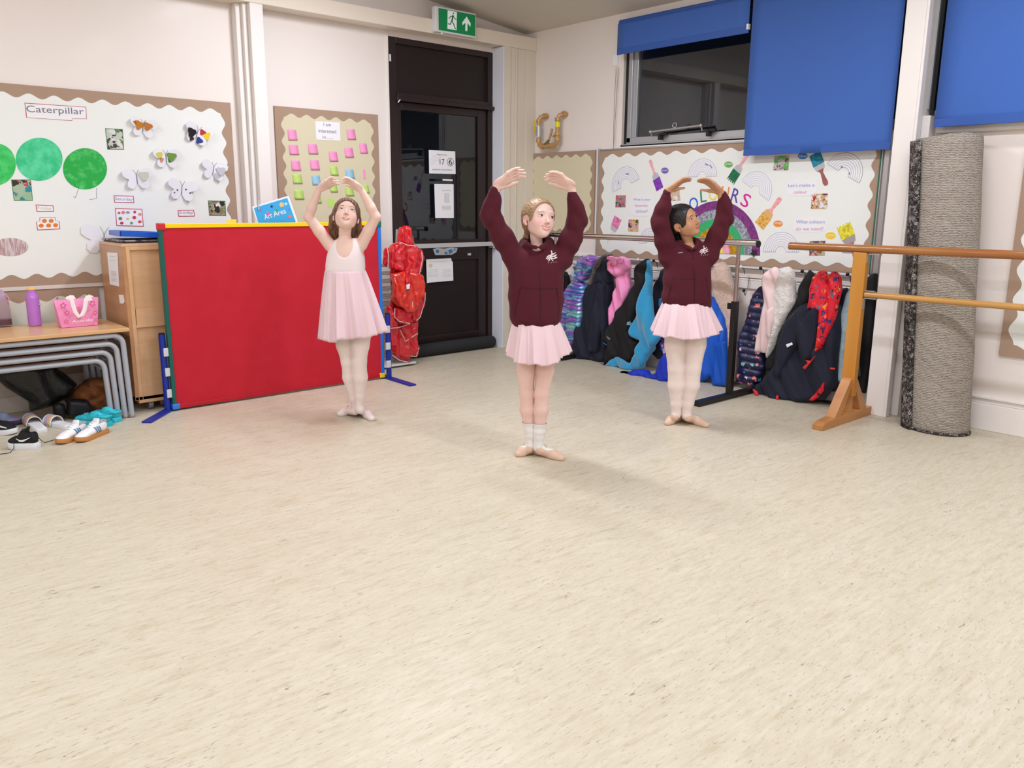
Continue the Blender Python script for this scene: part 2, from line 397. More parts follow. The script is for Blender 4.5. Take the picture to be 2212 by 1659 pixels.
mb = MB(); rbox(mb, -.035, .08, u0, u0+.018, z0+.05, z1); rbox(mb, .0, .08, u0+.04, u1-.04, z0, z0+.04); mb.build('sash', silver, wn2)
mb = MB(); rbox(mb, .055, .061, u0+.04, u1-.04, z0+.04, z1-.04); mb.build('pane', glass, wn2)
struct(MB().box((-.045, -3.62, 1.70), (0, -6.2, 1.79)).build('trim_8', wallm2, bevel=.004))

# ------------------------------------------------------------------ lamps on the ceiling
lampw = mat('lamp_body', (235, 235, 232), .4)
lampe = mat('lamp_diffuser', (255, 250, 240), .4, emis=((255, 248, 235), 6.0))
for i, (x, y, z, w) in enumerate(LAMPS):
    t = thing('ceiling_lamp', 'white fluorescent batten lamp fixed under the ceiling', 'lamp', (x, y, z), 'ceiling battens')
    zc = ceil_z(x)
    MB().box((x-.06, y-.72, z+.02), (x+.06, y+.72, max(zc+.01, z+.05))).build('housing', lampw, t)
    MB().box((x-.05, y-.70, z-.005), (x+.05, y+.70, z+.02)).build('diffuser', lampe, t)
# ================================================================== notice boards
brownp = mat('brown_border_card', (172, 145, 124), .7, bump=(90, .15, .001))
cream = mat('cream_backing_paper', (238, 241, 238), .75, bump=(5, .15, .004))
tanp = mat('sand_backing_paper', (220, 211, 180), .75, bump=(6, .15, .003))
white = mat('white_paper', (242, 242, 246), .6)
ink = mat('black_ink', (40, 40, 44), .6)
greyink = mat('grey_ink', (120, 120, 128), .7)
redln = mat('red_edge', (196, 62, 84), .6)
def board(name, label, w, u0, u1, v0, v1, paper, ins, amp, nu, nv, ph=0, rails=(), railm=None, mid=None):
    c = wp(w, (u0+u1)/2, v0)
    t = thing(name, label, 'notice board', c)
    MB().ext([wp(w, u0, v0, .003), wp(w, u1, v0, .003), wp(w, u1, v1, .003), wp(w, u0, v1, .003)], NRM(w)*.015).build('backing', brownp, t)
    MB().ext(wave_poly(w, u0+ins, u1-ins, v0+ins, v1-ins, .018, nu, nv, amp, ph=ph), NRM(w)*.0015).build('scalloped_paper', paper, t)
    mb = MB()
    for (a, b, c_, d, th) in rails:
        mb.ext([wp(w, a, c_), wp(w, b, c_), wp(w, b, d), wp(w, a, d)], NRM(w)*th)
    if rails: mb.build('edge_rail', railm or alu, t, bevel=.002)
    return t
OFF = .0198
lb = board('notice_board', 'large cream notice board headed Caterpillar with brown scalloped border', 'L', -5.20, -2.742, .767, 1.944, cream, .075, .014, 17, 8, rails=[(-5.2, -2.742, .745, .768, .024)], railm=mat('white_rail', (222, 214, 208), .4))
board('notice_board', 'low sand coloured notice board behind the grey framed tables', 'L', -5.20, -3.70, .20, .743, mat('grey_green_paper', (222, 224, 208), .75, bump=(6, .3, .004)), .075, .016, 9, 4, ph=.5)
board('notice_board', 'sand notice board with rows of sticky notes beside the door', 'L', -2.421, -1.559, .90, 1.951, tanp, .07, .013, 6, 8)
board('notice_board', 'empty sand notice board below the copper pipe', 'R', .10, .894, 1.02, 1.722, tanp, .05, .012, 6, 6)
rb = board('notice_board', 'large cream colours notice board with rainbow under the window', 'R', .946, 3.304, .861, 1.715, cream, .06, .014, 14, 6,
           rails=[(.934, .95, .861, 1.73, .026), (3.304, 3.312, .861, 1.715, .022), (3.33, 3.36, .80, 1.74, .04), (.95, 3.304, 1.712, 1.724, .024)])
board('notice_board', 'notice board with cream paper cut by the right edge of view', 'R', 4.10, 5.4, .45, 1.60, cream, .07, .018, 6, 6)
gm = mat('green_edge', (30, 110, 80), .5)
MB().ext([wp('R', 3.296, .861), wp('R', 3.304, .861), wp('R', 3.304, 1.715), wp('R', 3.296, 1.715)], NRM('R')*.023).build('green_strip', gm, rb)

# ---- cards pinned on the Caterpillar board
def bordered(name, label, cat, w, poly, m_in, m_edge=redln, shrink=.93, group=None, off=OFF):
    t = thing(name, label, cat, onw(w, *poly[0], off), group)
    cardmb(w, poly, off, .0012).build('edge', m_edge, t)
    cx = sum(p[0] for p in poly)/len(poly); cy = sum(p[1] for p in poly)/len(poly)
    hw = max(abs(p[0]-cx) for p in poly); hh = max(abs(p[1]-cy) for p in poly); k = 1.6
    q = [(cx+(x-cx)*(1-k/hw), cy+(y-cy)*(1-k/hh)) for x, y in poly]
    cardmb(w, q, off+.0012, .0008).build('sheet', m_in, t)
    return t
t = bordered('title_card', 'white Caterpillar title card with red edge at the top of the board', 'card', 'L', [(53, 222), (186, 231), (187, 257), (156, 256), (156, 261), (57, 254)], white)
letterpx('lettering', 'Caterpillar', 'L', OFF+.0022, (58, 246.5), (182, 252), 19, greyink, t)
for s, lab, poly, a, b, h, m in (
    ('Friday', 'small red edged Friday label card', [(77, 442), (115, 443.5), (117, 457), (79, 457.5)], (82, 454), (112, 455), 8, mat('pale_green_ink', (196, 206, 178), .7)),
    ('Saturday', 'small red edged Saturday label card above the food chart', [(245.5, 422), (288.5, 423), (290, 438.5), (247, 437.5)], (249, 434), (287, 436), 8.5, mat('pale_blue_ink', (140, 165, 215), .7)),
    ('Sunday', 'small red edged Sunday label card beside the last photo', [(383.5, 454), (419, 453.5), (421, 467.5), (385.5, 468)], (387, 463.5), (417.5, 464), 8, mat('pale_violet_ink', (130, 130, 170), .7))):
    t = bordered('label_card', lab, 'card', 'L', poly, white); letterpx('lettering', s, 'L', OFF+.0022, a, b, h, m, t)
t = bordered('picture_card', 'stepped card with five orange fruits under Friday', 'card', 'L', [(78, 479), (85.5, 478), (85.5, 470), (119, 469.5), (121, 477), (128, 478), (130, 495), (80.5, 497.5)], white)
orm = mat('orange_print', (226, 128, 48), .6)
mb = MB()
for x, y in ((96, 477), (110.5, 477), (89, 487.5), (105, 487), (120, 486.5)):
    mb.ext([onL(x+5.4*math.cos(k*PI/8), y+4.4*math.sin(k*PI/8), OFF+.002) for k in range(16)], NRM('L')*.0008)
mb.build('orange_fruit', orm, t)
t = bordered('picture_card', 'red edged food chart card under Saturday', 'card', 'L', [(248.5, 449.5), (307, 451.5), (310.5, 489.5), (251.5, 488)], white)
fc = [(257, 460, (170, 90, 60)), (266, 459, (225, 130, 120)), (276, 459, (150, 150, 170)), (291, 458, (190, 60, 70)), (302, 463, (230, 150, 130)), (260, 472, (110, 130, 110)), (275.5, 473, (235, 195, 70)), (290, 470, (200, 70, 90)), (263, 482, (200, 60, 70)), (284, 482, (100, 160, 90)), (302, 479, (215, 80, 70))]
for i, (x, y, c) in enumerate(fc):
    r = 4.2 if i % 3 else 3.2
    MB().ext([onL(x+r*math.cos(k*PI/5+i), y+(.75*r+.6*(i % 2))*math.sin(k*PI/5+i), OFF+.002) for k in range(10)], NRM('L')*.0008).build('food_picture', mat('food_print_%d' % i, c, .6), t)
def photo_m(i, base, cols, sc=26): return voromat('photo_print_%d' % i, base, cols, sc, .55, rough=.35)
grn = mat('green_edge_card', (60, 130, 84), .6)
for i, (lab, poly, base, cols) in enumerate((
    ('green edged photo left of the orange butterfly', [(227, 277), (265, 279), (268, 323.5), (232, 323)], (196, 200, 190), [(70, 50, 40), (90, 130, 70), (220, 220, 215), (60, 60, 60)]),
    ('green edged photo of painting below the turquoise circle', [(24, 388), (66.5, 387.5), (71, 433.5), (30, 433.5)], (170, 190, 165), [(190, 70, 90), (40, 140, 160), (60, 40, 40), (150, 190, 150)]),
    ('green edged photo at the lower right corner of the board', [(449, 433), (486.5, 434), (488.5, 466.5), (452, 466)], (150, 150, 120), [(40, 40, 36), (120, 130, 80), (230, 230, 220), (150, 100, 90)]))):
    bordered('photo', lab, 'photo', 'L', poly, photo_m(i, base, cols), grn)
# painted caterpillar circles
def disc(name, label, cat, w, cx, cy, rx, ry, m, th=.0015, off=OFF, rot=0, group=None):
    o = MB().ext([onw(w, cx+rx*math.cos(a)*math.cos(rot)-ry*math.sin(a)*math.sin(rot), cy+rx*math.cos(a)*math.sin(rot)+ry*math.sin(a)*math.cos(rot), off) for a in [k*PI/24 for k in range(48)]], NRM(w)*th).build(name, m)
    return tag(o, label, cat, group)
disc('painted_circle', 'turquoise green painted paper circle in the middle', 'paper circle', 'L', 84.5, 344, 50.5, 46.5, mat('paint_teal', (44, 196, 132), .45, noise=((96, 222, 168), 22, .35, .7)))
disc('painted_circle', 'darker green painted paper circle nearest the butterflies', 'paper circle', 'L', 183.5, 364.5, 47.5, 44.5, mat('paint_green', (22, 172, 66), .45, noise=((92, 208, 116), 26, .5, .75)))
disc('painted_circle', 'bright green painted paper circle cut by the left edge of view', 'paper circle', 'L', -8, 355, 42, 45, mat('paint_lime', (40, 190, 84), .45, noise=((80, 216, 120), 24, .4, .7)))
mb = MB()
for a, b in (((170, 406), (163, 427)), ((209, 406), (208.5, 429)), ((163, 427), (158, 424)), ((208, 429), (193, 431))): mb.tube([onL(*a, OFF), onL(*b, OFF)], .0012, 6)
tag(mb.build('drawn_legs', greyink), 'thin pencil legs drawn below the darker green circle', 'drawing')
disc('paper_cocoon', 'pale brown scribbled paper cocoon at the left of the board', 'paper cocoon', 'L', 22, 533.5, 39, 19.5, mat('scribble', (214, 200, 204), .7, noise=((176, 140, 142), 14, .45, .6, (9, 9, 1))))
# butterflies: two folded wings standing off the board
bfm = mat('butterfly_paper', (236, 236, 244), .6)
def bfly(cx, cy, s, rot, label, deco=(), lift=.05, wm=bfm, flat=False):
    t = thing('paper_butterfly', label, 'paper butterfly', onL(cx, cy, OFF), 'paper butterflies on the Caterpillar board')
    k = (onL(cx+10, cy)-onL(cx, cy)).length/10
    C = onL(cx, cy, OFF+.001); cr, sr = math.cos(rot), math.sin(rot)
    out = [(0, -.16), (.10, -.30), (.34, -.50), (.62, -.52), (.80, -.38), (.78, -.15), (.60, -.02), (.44, .04), (.56, .18), (.58, .38), (.42, .52), (.22, .50), (.08, .32), (0, .16)]
    def P(x, y, d): return C+Vector(((x*cr-y*sr)*k*s, -d, -(x*sr+y*cr)*k*s))
    for sg in (-1, 1):
        mb = MB(); pts = [P(sg*x*math.cos(lift*8 if sg > 0 else lift*6), y, .003+x*lift*(1 if sg > 0 else .7)*.9) for x, y in out]
        mb.ext(pts, (0, -.0012, 0)); mb.build('wing', wm, t)
        for (dx, dy, r, c) in deco:
            if (dx > 0) != (sg > 0): continue
            x = abs(dx); m = MB(); q = []
            for j in range(11):
                a = j*2*PI/11; rr = r*(1+.25*math.sin(3*a+dx*9)); xx = max(.02, x+rr*math.cos(a)); yy = dy+rr*math.sin(a)
                q.append(P(sg*xx*math.cos(lift*8 if sg > 0 else lift*6), yy, .0048+xx*lift*(1 if sg > 0 else .7)*.9))
            m.ext(q, (0, -.0015-(.006 if r > .2 else 0), 0)); m.build('coloured_patch', mat('craft_%d_%d_%d' % c, c, .4, bump=(120, .6, .003)), t)
    mb = MB().tube([P(0, -.2, .006), P(0, .2, .006)], [.002, .003], 8)
    mb.tube([P(0, -.18, .006), P(-.08, -.36, .008), P(-.16, -.46, .01)], .0012, 6); mb.tube([P(0, -.18, .006), P(.08, -.36, .008), P(.14, -.48, .01)], .0012, 6)
    mb.build('antennae', greyink, t)
    return t
bfly(308, 276, 38, .15, 'white paper butterfly with orange glitter patch', [(.25, -.12, .22, (186, 112, 24)), (-.25, -.1, .24, (196, 124, 30)), (-.5, -.2, .12, (200, 130, 40))])
bfly(425, 290, 38, .35, 'paper butterfly covered in black, red, blue and yellow scraps', [(-.35, .05, .26, (34, 22, 30)), (-.25, .35, .14, (70, 44, 40)), (.25, -.2, .16, (196, 30, 52)), (.5, -.1, .2, (238, 206, 30)), (.2, .3, .18, (34, 50, 140))])
bfly(358, 342, 38, .0, 'paper butterfly with yellow and green tissue on its wings', [(-.4, -.15, .2, (214, 206, 90)), (-.3, .1, .14, (214, 140, 120)), (.3, -.1, .24, (110, 150, 60)), (.2, .1, .12, (40, 140, 90))])
bfly(460, 368, 36, .2, 'white paper butterfly with grey scribbles near the right border', [(.4, -.05, .24, (196, 198, 208)), (.25, .3, .18, (190, 192, 204))])
bfly(295, 386, 42, -.05, 'plain white paper butterfly at the lower left of the group', [(.35, -.15, .24, (204, 208, 196))])
bfly(392, 410, 42, .15, 'white paper butterfly with small dark marks, lowest of the group', [(-.25, .05, .045, (80, 80, 96)), (.2, -.05, .045, (80, 80, 96)), (.42, .1, .045, (80, 80, 96)), (-.4, .2, .04, (80, 80, 96))])
t = bfly(224, 518, 62, .12, 'large outlined white paper butterfly beside the wooden cabinet', [], lift=.004)

# ---- sticky notes
NM = {'p': mat('pink_note', (252, 160, 206), .6), 'g': mat('green_note', (196, 228, 124), .6), 'b': mat('blue_note', (160, 206, 228), .6)}
NL = {'p': 'pink', 'g': 'green', 'b': 'blue'}
NT = [('p', 665, 440, 770, 570, 'at the top left corner'), ('p', 1372, 435, 1470, 563, 'right of the I am interested in card'), ('p', 680, 622, 790, 742, 'second in the left column'),
      ('p', 908, 613, 1018, 735, 'below and left of the I am interested in card'), ('p', 1523, 605, 1612, 727, 'highest by the right border'), ('p', 1343, 655, 1445, 776, 'right of centre, above the blue one'),
      ('p', 1157, 702, 1257, 823, 'in the centre of the board'), ('p', 705, 808, 815, 932, 'third in the left column'), ('p', 932, 803, 1038, 925, 'second column, above the blue one'),
      ('g', 722, 972, 832, 1088, 'highest green in the left column'), ('g', 1172, 878, 1262, 990, 'in the centre under a pink one'), ('b', 953, 985, 1052, 1105, 'left of the left hand of the girl'),
      ('b', 1357, 915, 1455, 1028, 'above the right hand of the girl'), ('g', 742, 1160, 852, 1275, 'lowest in the left column'), ('g', 1168, 1070, 1252, 1190, 'between the hands of the girl'),
      ('g', 1352, 1120, 1448, 1235, 'under the right hand of the girl'), ('g', 1570, 1098, 1632, 1200, 'by the right border under the pink strip'), ('g', 960, 1212, 1060, 1320, 'left of the girl, half hidden by her arm')]
for c, x0, y0_, x1, y1_, where in NT:
    q = [(500+x/5.53, 200+y/5.53) for x, y in ((x0, y0_), (x1, y0_+4), (x1+17, y1_), (x0+16, y1_-4))]
    A, B, C_, D = [onL(px, py, OFF) for px, py in q]
    mb = MB(); n = NRM('L'); up = [A, B]; k = 5; rows = []
    for i in range(k+1):
        s = i/k; rows.append([A+(D-A)*s+n*(.0006+.007*s*s), B+(C_-B)*s+n*(.0006+.005*s*s)])
    vs = [p for r in rows for p in r]; mb._add(vs, [(2*i, 2*i+1, 2*i+3, 2*i+2) for i in range(k)])
    o = mb.build('sticky_note', NM[c], None, smooth=True, solid=.0008); tag(o, '%s sticky note %s' % (NL[c], where), 'sticky note', 'sticky notes on the sand board')
tag(cardmb('L', [(784, 366), (789, 366), (790, 386), (785, 386)], OFF, .002).build('sticky_strip', NM['p']), 'narrow pink paper strip near the right border', 'sticky strip', None)
o = MB().ext([onL(716+9*math.cos(a)*(1+.15*math.sin(2*a)), 438+11*math.sin(a)*(1+.1*math.cos(3*a)), OFF) for a in [k*PI/8 for k in range(16)]], NRM('L')*.001).build('paper_leaf', NM['g'])
tag(o, 'green leaf shaped paper above the head of the girl', 'paper leaf')
t = thing('title_card', 'white I am interested in card on the sticky note board', 'card', onL(708, 280, OFF))
cardmb('L', [(681, 261.5), (733.5, 264.5), (735.5, 304.5), (683.5, 301.5)], OFF, .0015).build('sheet', white, t)
letterpx('lettering', 'I am', 'L', OFF+.0018, (699, 272), (715, 273), 7, greyink, t)
letterpx('lettering', 'interested', 'L', OFF+.0018, (688, 286), (726, 288.5), 8, greyink, t)
letterpx('lettering', 'in......', 'L', OFF+.0018, (697, 299), (719, 300.5), 6, greyink, t)

# ---- colours board (wall R)
def pw(x, y): return (1540+x/5.267, 300+y/5.267)     # helper for a close-up crop
def arch(label, cx, cy, px_r, ratio, rot, tint=(150, 150, 176), name='paper_rainbow', blobs=()):
    u, v = uv('R', cx, cy); k = abs(uv('R', cx+10, cy)[0]-uv('R', cx-10, cy)[0])/20; R = px_r*k; r = R*ratio
    t = thing(name, label, 'paper rainbow', wp('R', u, v, OFF), 'uncoloured paper rainbows')
    def P(rad, a, d=0): a += rot; return wp('R', u+rad*math.cos(a), v+rad*math.sin(a), OFF+d)
    n = 24
    MB().ext([P(R, PI*i/n) for i in range(n+1)]+[P(r, PI-PI*i/n) for i in range(n+1)], NRM('R')*.001).build('sheet', white, t)
    mb = MB()
    for j in range(7):
        rr = r+(R-r)*j/6
        mb.tube([P(rr, PI*i/n, .0014) for i in range(n+1)], .0009 if j < 6 else .0012, 5)
    mb.tube([P(r, 0, .0014), P(R, 0, .0014)], .0009, 5); mb.tube([P(r, PI, .0014), P(R, PI, .0014)], .0009, 5)
    mb.build('band_outline', mat('outline_%d' % tint[0], tint, .7), t)
    for (a, rr, c) in blobs:
        mb = MB(); rr2 = r+(R-r)*rr
        for s in range(4): mb.tube([P(rr2+.004*math.sin(s*2+q), a+.05*q+.02*s, .0018) for q in range(7)], .0012, 5)
        mb.build('scribble', mat('scrib_%d_%d_%d' % c, c, .7), t)
    return t
def c1(x, y): return (1120+x/4.609, 220+y/4.609)
arch('paper rainbow with blue and purple scribbles at the upper left', *c1(1085, 835), 30, .38, .35, (150, 150, 190), blobs=[(2.3, .3, (110, 160, 220)), (.9, .4, (150, 90, 190))])
arch('paper rainbow left of the green paintbrush', *c1(1845, 745), 31, .30, 0, (160, 160, 200), blobs=[(1.0, .6, (150, 140, 200)), (.6, .7, (150, 140, 200))])
arch('tilted paper rainbow right of the green paintbrush', *pw(500, 590), 35, .3, -.55, (168, 176, 210))
arch('tilted paper rainbow in the upper right corner', *pw(1500, 395), 41, .3, -.5, (140, 140, 150), blobs=[(2.2, .05, (150, 130, 200)), (.3, .05, (150, 130, 200))])
arch('paper rainbow low, left of the end of the wooden barre', *pw(790, 1285), 38, .3, .04, (150, 150, 175))
arch('paper rainbow low, behind the arm of the right girl', *c1(1330, 1400), 24, .3, .1, (150, 150, 170))
# big coloured rainbow
ur, vb = uv('R', 1643, 552); ut, vt = uv('R', 1560, 434); R = vt-vb; uc = ur-R*.98
t = thing('rainbow_collage', 'large coloured rainbow collage in the middle of the board', 'rainbow collage', wp('R', uc, vb, OFF))
bands = [(1.0, .83, (138, 62, 128), (112, 44, 124)), (.83, .66, (178, 182, 194), (120, 126, 140)), (.66, .5, (52, 172, 106), (62, 182, 116)), (.5, .34, (206, 158, 28), (170, 122, 12)), (.34, .2, (240, 150, 190), (250, 180, 210)), (.2, .1, (244, 216, 92), (250, 226, 120)), (.1, .0, (240, 92, 52), (250, 120, 70))]
for i, (a, b, c, c2) in enumerate(bands):
    n = 40; m = mat('band_%d' % i, c, .5, noise=(c2, 60, .4, .6), bump=(90, .8 if i in (1, 3, 4) else .2, .004))
    P = lambda rad, an: wp('R', uc+R*rad*math.cos(an), vb+R*rad*math.sin(an)*(1.0), OFF)
    w1 = [P(a*(1+(.012*math.sin(i*5+j*1.9) if i in (1, 3, 4) else 0)), PI*j/n) for j in range(n+1)]
    w2 = [P(b, PI-PI*j/n) for j in range(n+1)] if b > 0 else []
    MB().ext(w1+w2, NRM('R')*(.002+.0008*i)).build('band', m, t)
o = MB().ext([wp('R', uv('R', 1630, 548)[0]+.03*(1 if k % 2 else .45)*math.cos(k*PI/5+.3), uv('R', 1632, 545)[1]+.03*(1 if k % 2 else .45)*math.sin(k*PI/5+.3), .03) for k in range(10)], NRM('R')*.001)
uS, vS = uv('R', 1633, 546); mb = MB(); mb.ext([wp('R', uS+.032*(1 if k % 2 else .5)*math.cos(k*PI/5+.3), vS+.032*(1 if k % 2 else .5)*math.sin(k*PI/5+.3), .029) for k in range(10)], NRM('R')*.001).build('black_star', ink, t)
# letters COLOURS
for ch, x, y, h, a, c, w_ in (('C', 1481, 457, 27, .62, (216, 30, 40), .8), ('O', 1502, 440, 27, .3, (40, 96, 210), .84), ('L', 1523, 424, 25, .15, (36, 140, 96), .62), ('O', 1544, 420, 25, .02, (240, 220, 40), .84),
                              ('U', 1570, 415, 24, -.1, (240, 140, 70), .8), ('R', 1592.5, 422.5, 29, -.25, (98, 66, 170), .66), ('S', 1614.5, 433, 29, -.42, (214, 40, 160), .7)):
    u, v = uv('R', x, y); hh = h*abs(uv('R', x, y-1)[1]-uv('R', x, y+1)[1])/2; ww = hh*w_*1.02
    ex = Vector((0, -math.cos(a), math.sin(a)*1)) if True else None
    X = wp('R', 1, 0)-wp('R', 0, 0); Z = Vector((0, 0, 1)); ex = X*math.cos(a)+Z*math.sin(a); ey = -X*math.sin(a)+Z*math.cos(a)
    C = wp('R', u, v, OFF+.001)
    vs, fs = text_mesh(ch); x0 = min(q[0] for q in vs); x1 = max(q[0] for q in vs); yy0 = min(q[1] for q in vs); yy1 = max(q[1] for q in vs)
    mb = MB(); mb._add([C+ex*((q[0]-x0)/(x1-x0)-.5)*ww+ey*((q[1]-yy0)/(yy1-yy0)-.5)*hh for q in vs], fs)
    o = mb.build('paper_letter', mat('letter_%d_%d' % c[:2], c, .6), None, solid=.0018)
    nm = {(1502): 'blue paper letter O', 1544: 'yellow paper letter O', 1481: 'red paper letter C', 1523: 'green paper letter L', 1570: 'orange paper letter U', 1592.5: 'violet paper letter R', 1614.5: 'magenta paper letter S'}[x]
    tag(o, nm+' above the rainbow collage', 'paper letter', 'letters of the word colours')
# paintbrush pictures
def brush(label, hx, hy, bx, by, wpx, cb, ch, cf=(190, 192, 198), rag=.0):
    """h = handle tip, b = end of the bristles"""
    A = Vector(uv('R', hx, hy)); B = Vector(uv('R', bx, by)); d = (B-A); L = d.length; d.normalize(); s = Vector((-d.y, d.x))
    k = abs(uv('R', hx, hy-1)[1]-uv('R', hx, hy+1)[1])/2; w = wpx*k/2
    t = thing('paper_paintbrush', label, 'paper paintbrush', wp('R', A.x, A.y, OFF), 'paper paintbrushes on the colours board')
    def poly(pts, name, m, th=.0015):
        MB().ext([wp('R', *(A+d*L*a+s*w*b), OFF) for a, b in pts], NRM('R')*th).build(name, m, t)
    poly([(.0, .18), (.02, .34), (.10, .46), (.22, .34), (.40, .24), (.50, .60), (.50, -.60), (.40, -.24), (.22, -.34), (.10, -.46), (.02, -.34), (.0, -.18)], 'handle', mat('handle_%d_%d' % ch[:2], ch, .6, noise=(tuple(min(255, int(v*1.12)) for v in ch), 60, .4, .6)))
    poly([(.49, .75), (.49, -.75), (.66, -1), (.66, 1)], 'ferrule', mat('ferrule_%d' % cf[0], cf, .5), .002)
    n = 9; top = [(.64, -1)]+[(1-rag*(k2 % 2)+.0*k2, -1.0+2*k2/(n-1)) for k2 in range(n)]+[(.64, 1)]
    poly(top, 'bristles', mat('bristle_%d_%d' % cb[:2], cb, .6, noise=(tuple(int(v*.75) for v in cb), 50, .4, .65), bump=(100, .5, .003)), .003)
brush('paper paintbrush with purple bristles and pink handle', *c1(1325, 580), *c1(1425, 870), 20, (146, 66, 200), (228, 170, 178))
brush('paper paintbrush with pink bristles behind the metal barre', *c1(905, 1410), *c1(1010, 1150), 21, (246, 140, 190), (226, 214, 214), rag=.03)
brush('paper paintbrush with ragged green bristles', *pw(430, 150), *pw(215, 490), 23, (20, 124, 78), (228, 170, 178), rag=.09)
brush('paper paintbrush with orange bristles', *pw(790, 670), *pw(545, 990), 27, (246, 188, 92), (228, 158, 160), cf=(226, 180, 110))
brush('paper paintbrush with turquoise bristles hanging down', *pw(1310, 530), *pw(1175, 165), 27, (28, 150, 186), (150, 90, 84), rag=.02)
brush('paper paintbrush with yellow tissue bristles by the wooden barre', *pw(1665, 1390), *pw(1500, 970), 32, (244, 232, 60), (176, 110, 104), cf=(168, 160, 164), rag=.05)
# colour word ovals
for lab, x, y, rx, ry, c in (('purple', *c1(1458, 684), 8, 6.5, (124, 96, 190)), ('green', *pw(178, 292), 9, 6.5, (104, 176, 88)), ('blue', *pw(1022, 195), 10.5, 7, (52, 130, 214)), ('orange', *pw(742, 965), 10, 7, (240, 146, 40)), ('yellow', *pw(1340, 1100), 11, 7.5, (244, 208, 40))):
    t = thing('word_oval', lab+' oval word label on the colours board', 'label', onR(x, y, OFF), 'oval word labels')
    MB().ext([onR(x+rx*math.cos(a), y+ry*math.sin(a), OFF) for a in [k*PI/12 for k in range(24)]], NRM('R')*.0015).build('oval', mat('oval_'+lab, c, .55), t)
    letterpx('lettering', lab, 'R', OFF+.0018, (x-rx*.78, y+ry*.38), (x+rx*.78, y+ry*.33), ry*.8, white, t)
# question cards
qm = [mat('q_blue', (132, 146, 206), .7), mat('q_rose', (206, 150, 190), .7), mat('q_violet', (160, 140, 196), .7)]
def cloud(label, cx, cy, rx, ry, lines):
    t = thing('question_card', label, 'card', onR(cx, cy, OFF), 'question cards on the colours board')
    MB().ext([onR(cx+rx*(abs(math.cos(a))**.6)*(1 if math.cos(a) > 0 else -1), cy+ry*(abs(math.sin(a))**.6)*(1 if math.sin(a) > 0 else -1), OFF) for a in [k*PI/14+.01 for k in range(28)]], NRM('R')*.001).build('sheet', white, t)
    for i, (s, a, b, h) in enumerate(lines): letterpx('lettering', s, 'R', OFF+.0012, a, b, h, qm[i % 3], t)
cloud('What is your favourite colour card left of the right girl', *c1(1225, 1030), 27, 24, [('What is your', c1(1140, 990), c1(1312, 992), 6.5), ('favourite', c1(1160, 1045), c1(1285, 1046), 6), ('colour?', c1(1170, 1102), c1(1285, 1104), 6.5)])
cloud("Let's make a colour card in the upper right", *pw(1005, 555), 33, 18, [("Let's make a", pw(855, 548), pw(1155, 542), 7), ('colour', pw(920, 625), pw(1070, 622), 7)])
cloud('What colours do we need card on the right', *pw(1105, 975), 37, 17, [('What colours', pw(945, 962), pw(1272, 962), 7), ('do we need?', pw(945, 1042), pw(1255, 1040), 7)])
for i, (lab, q, base, cols) in enumerate((
    ('small photo of children painting below the blue scribbled rainbow', [c1(972, 930), c1(1068, 932), c1(1065, 1050), c1(965, 1050)], (150, 145, 140), [(190, 90, 80), (60, 60, 70), (220, 120, 190)]),
    ('small photo of a painted plate above the metal barre', [c1(1098, 1172), c1(1198, 1174), c1(1194, 1292), c1(1092, 1290)], (190, 184, 176), [(70, 60, 60), (220, 110, 160), (230, 190, 80)]),
    ('small photo touching the bottom of the tall blue blind', [pw(700, 196), pw(868, 186), pw(858, 355), pw(688, 362)], (188, 182, 178), [(120, 60, 90), (100, 180, 90), (200, 200, 205)]),
    ('small photo of a child in red at a table', [pw(1125, 625), pw(1308, 622), pw(1298, 797), pw(1115, 795)], (206, 166, 118), [(190, 40, 60), (225, 230, 240), (80, 50, 50)]),
    ('small photo behind the end of the wooden barre', [pw(1103, 1163), pw(1280, 1160), pw(1272, 1328), pw(1096, 1328)], (150, 186, 130), [(190, 60, 80), (90, 70, 110), (220, 180, 160)]),
    ('small photo behind the raised hand of the right girl', [(1452, 408), (1467, 404), (1470, 433), (1447, 434)], (214, 190, 160), [(150, 90, 60), (230, 230, 240), (200, 150, 110)]))):
    o = cardmb('R', q, OFF, .0015).build('photo', photo_m(10+i, base, cols, 34)); tag(o, lab, 'photo')

# ---- exit sign
t = thing('exit_sign', 'green running man exit sign box above the door', 'sign', (-.925, -.2, 2.68))
sx0, sx1, sz0, sz1 = -1.128, -.722, 2.592, 2.779
MB().box((sx0, -.20, sz0), (sx1, -.15, sz1)).build('housing', mat('sign_housing', (232, 232, 236), .35), t, bevel=.006)
MB().box((sx0+.03, -.2035, sz0+.014), (sx1-.012, -.199, sz1-.014)).build('green_panel', mat('sign_green', (14, 132, 76), .35, emis=((10, 130, 74), .25)), t)
wht = mat('sign_white', (235, 245, 242), .4, emis=((235, 245, 242), .25))
def sp(x, y): return onL(800+x/4.147, y/4.147, .2038)
MB().ext([sp(692, 92), sp(775, 108), sp(772, 272), sp(690, 258)], (0, -.001, 0)).build('doorway_pictogram', wht, t)
MB().ext([sp(862, 148), sp(897, 208), sp(896, 240), sp(870, 205), sp(868, 278), sp(850, 276), sp(852, 202), sp(824, 228), sp(824, 200)], (0, -.001, 0)).build('arrow', wht, t)
gdk = mat('sign_green2', (10, 112, 66), .4)
def s2(x, y): return onL(800+x/4.147, y/4.147, .2052)
mb = MB().ball(s2(744, 120), (.006, .001, .006), 12, 8); mb.tube([s2(742, 136), s2(730, 190)], [.007, .006], 8, rb=.0012)
mb.tube([s2(740, 142), s2(716, 150), s2(704, 168)], .0032, 6); mb.tube([s2(744, 146), s2(758, 170), s2(770, 172)], .0032, 6)
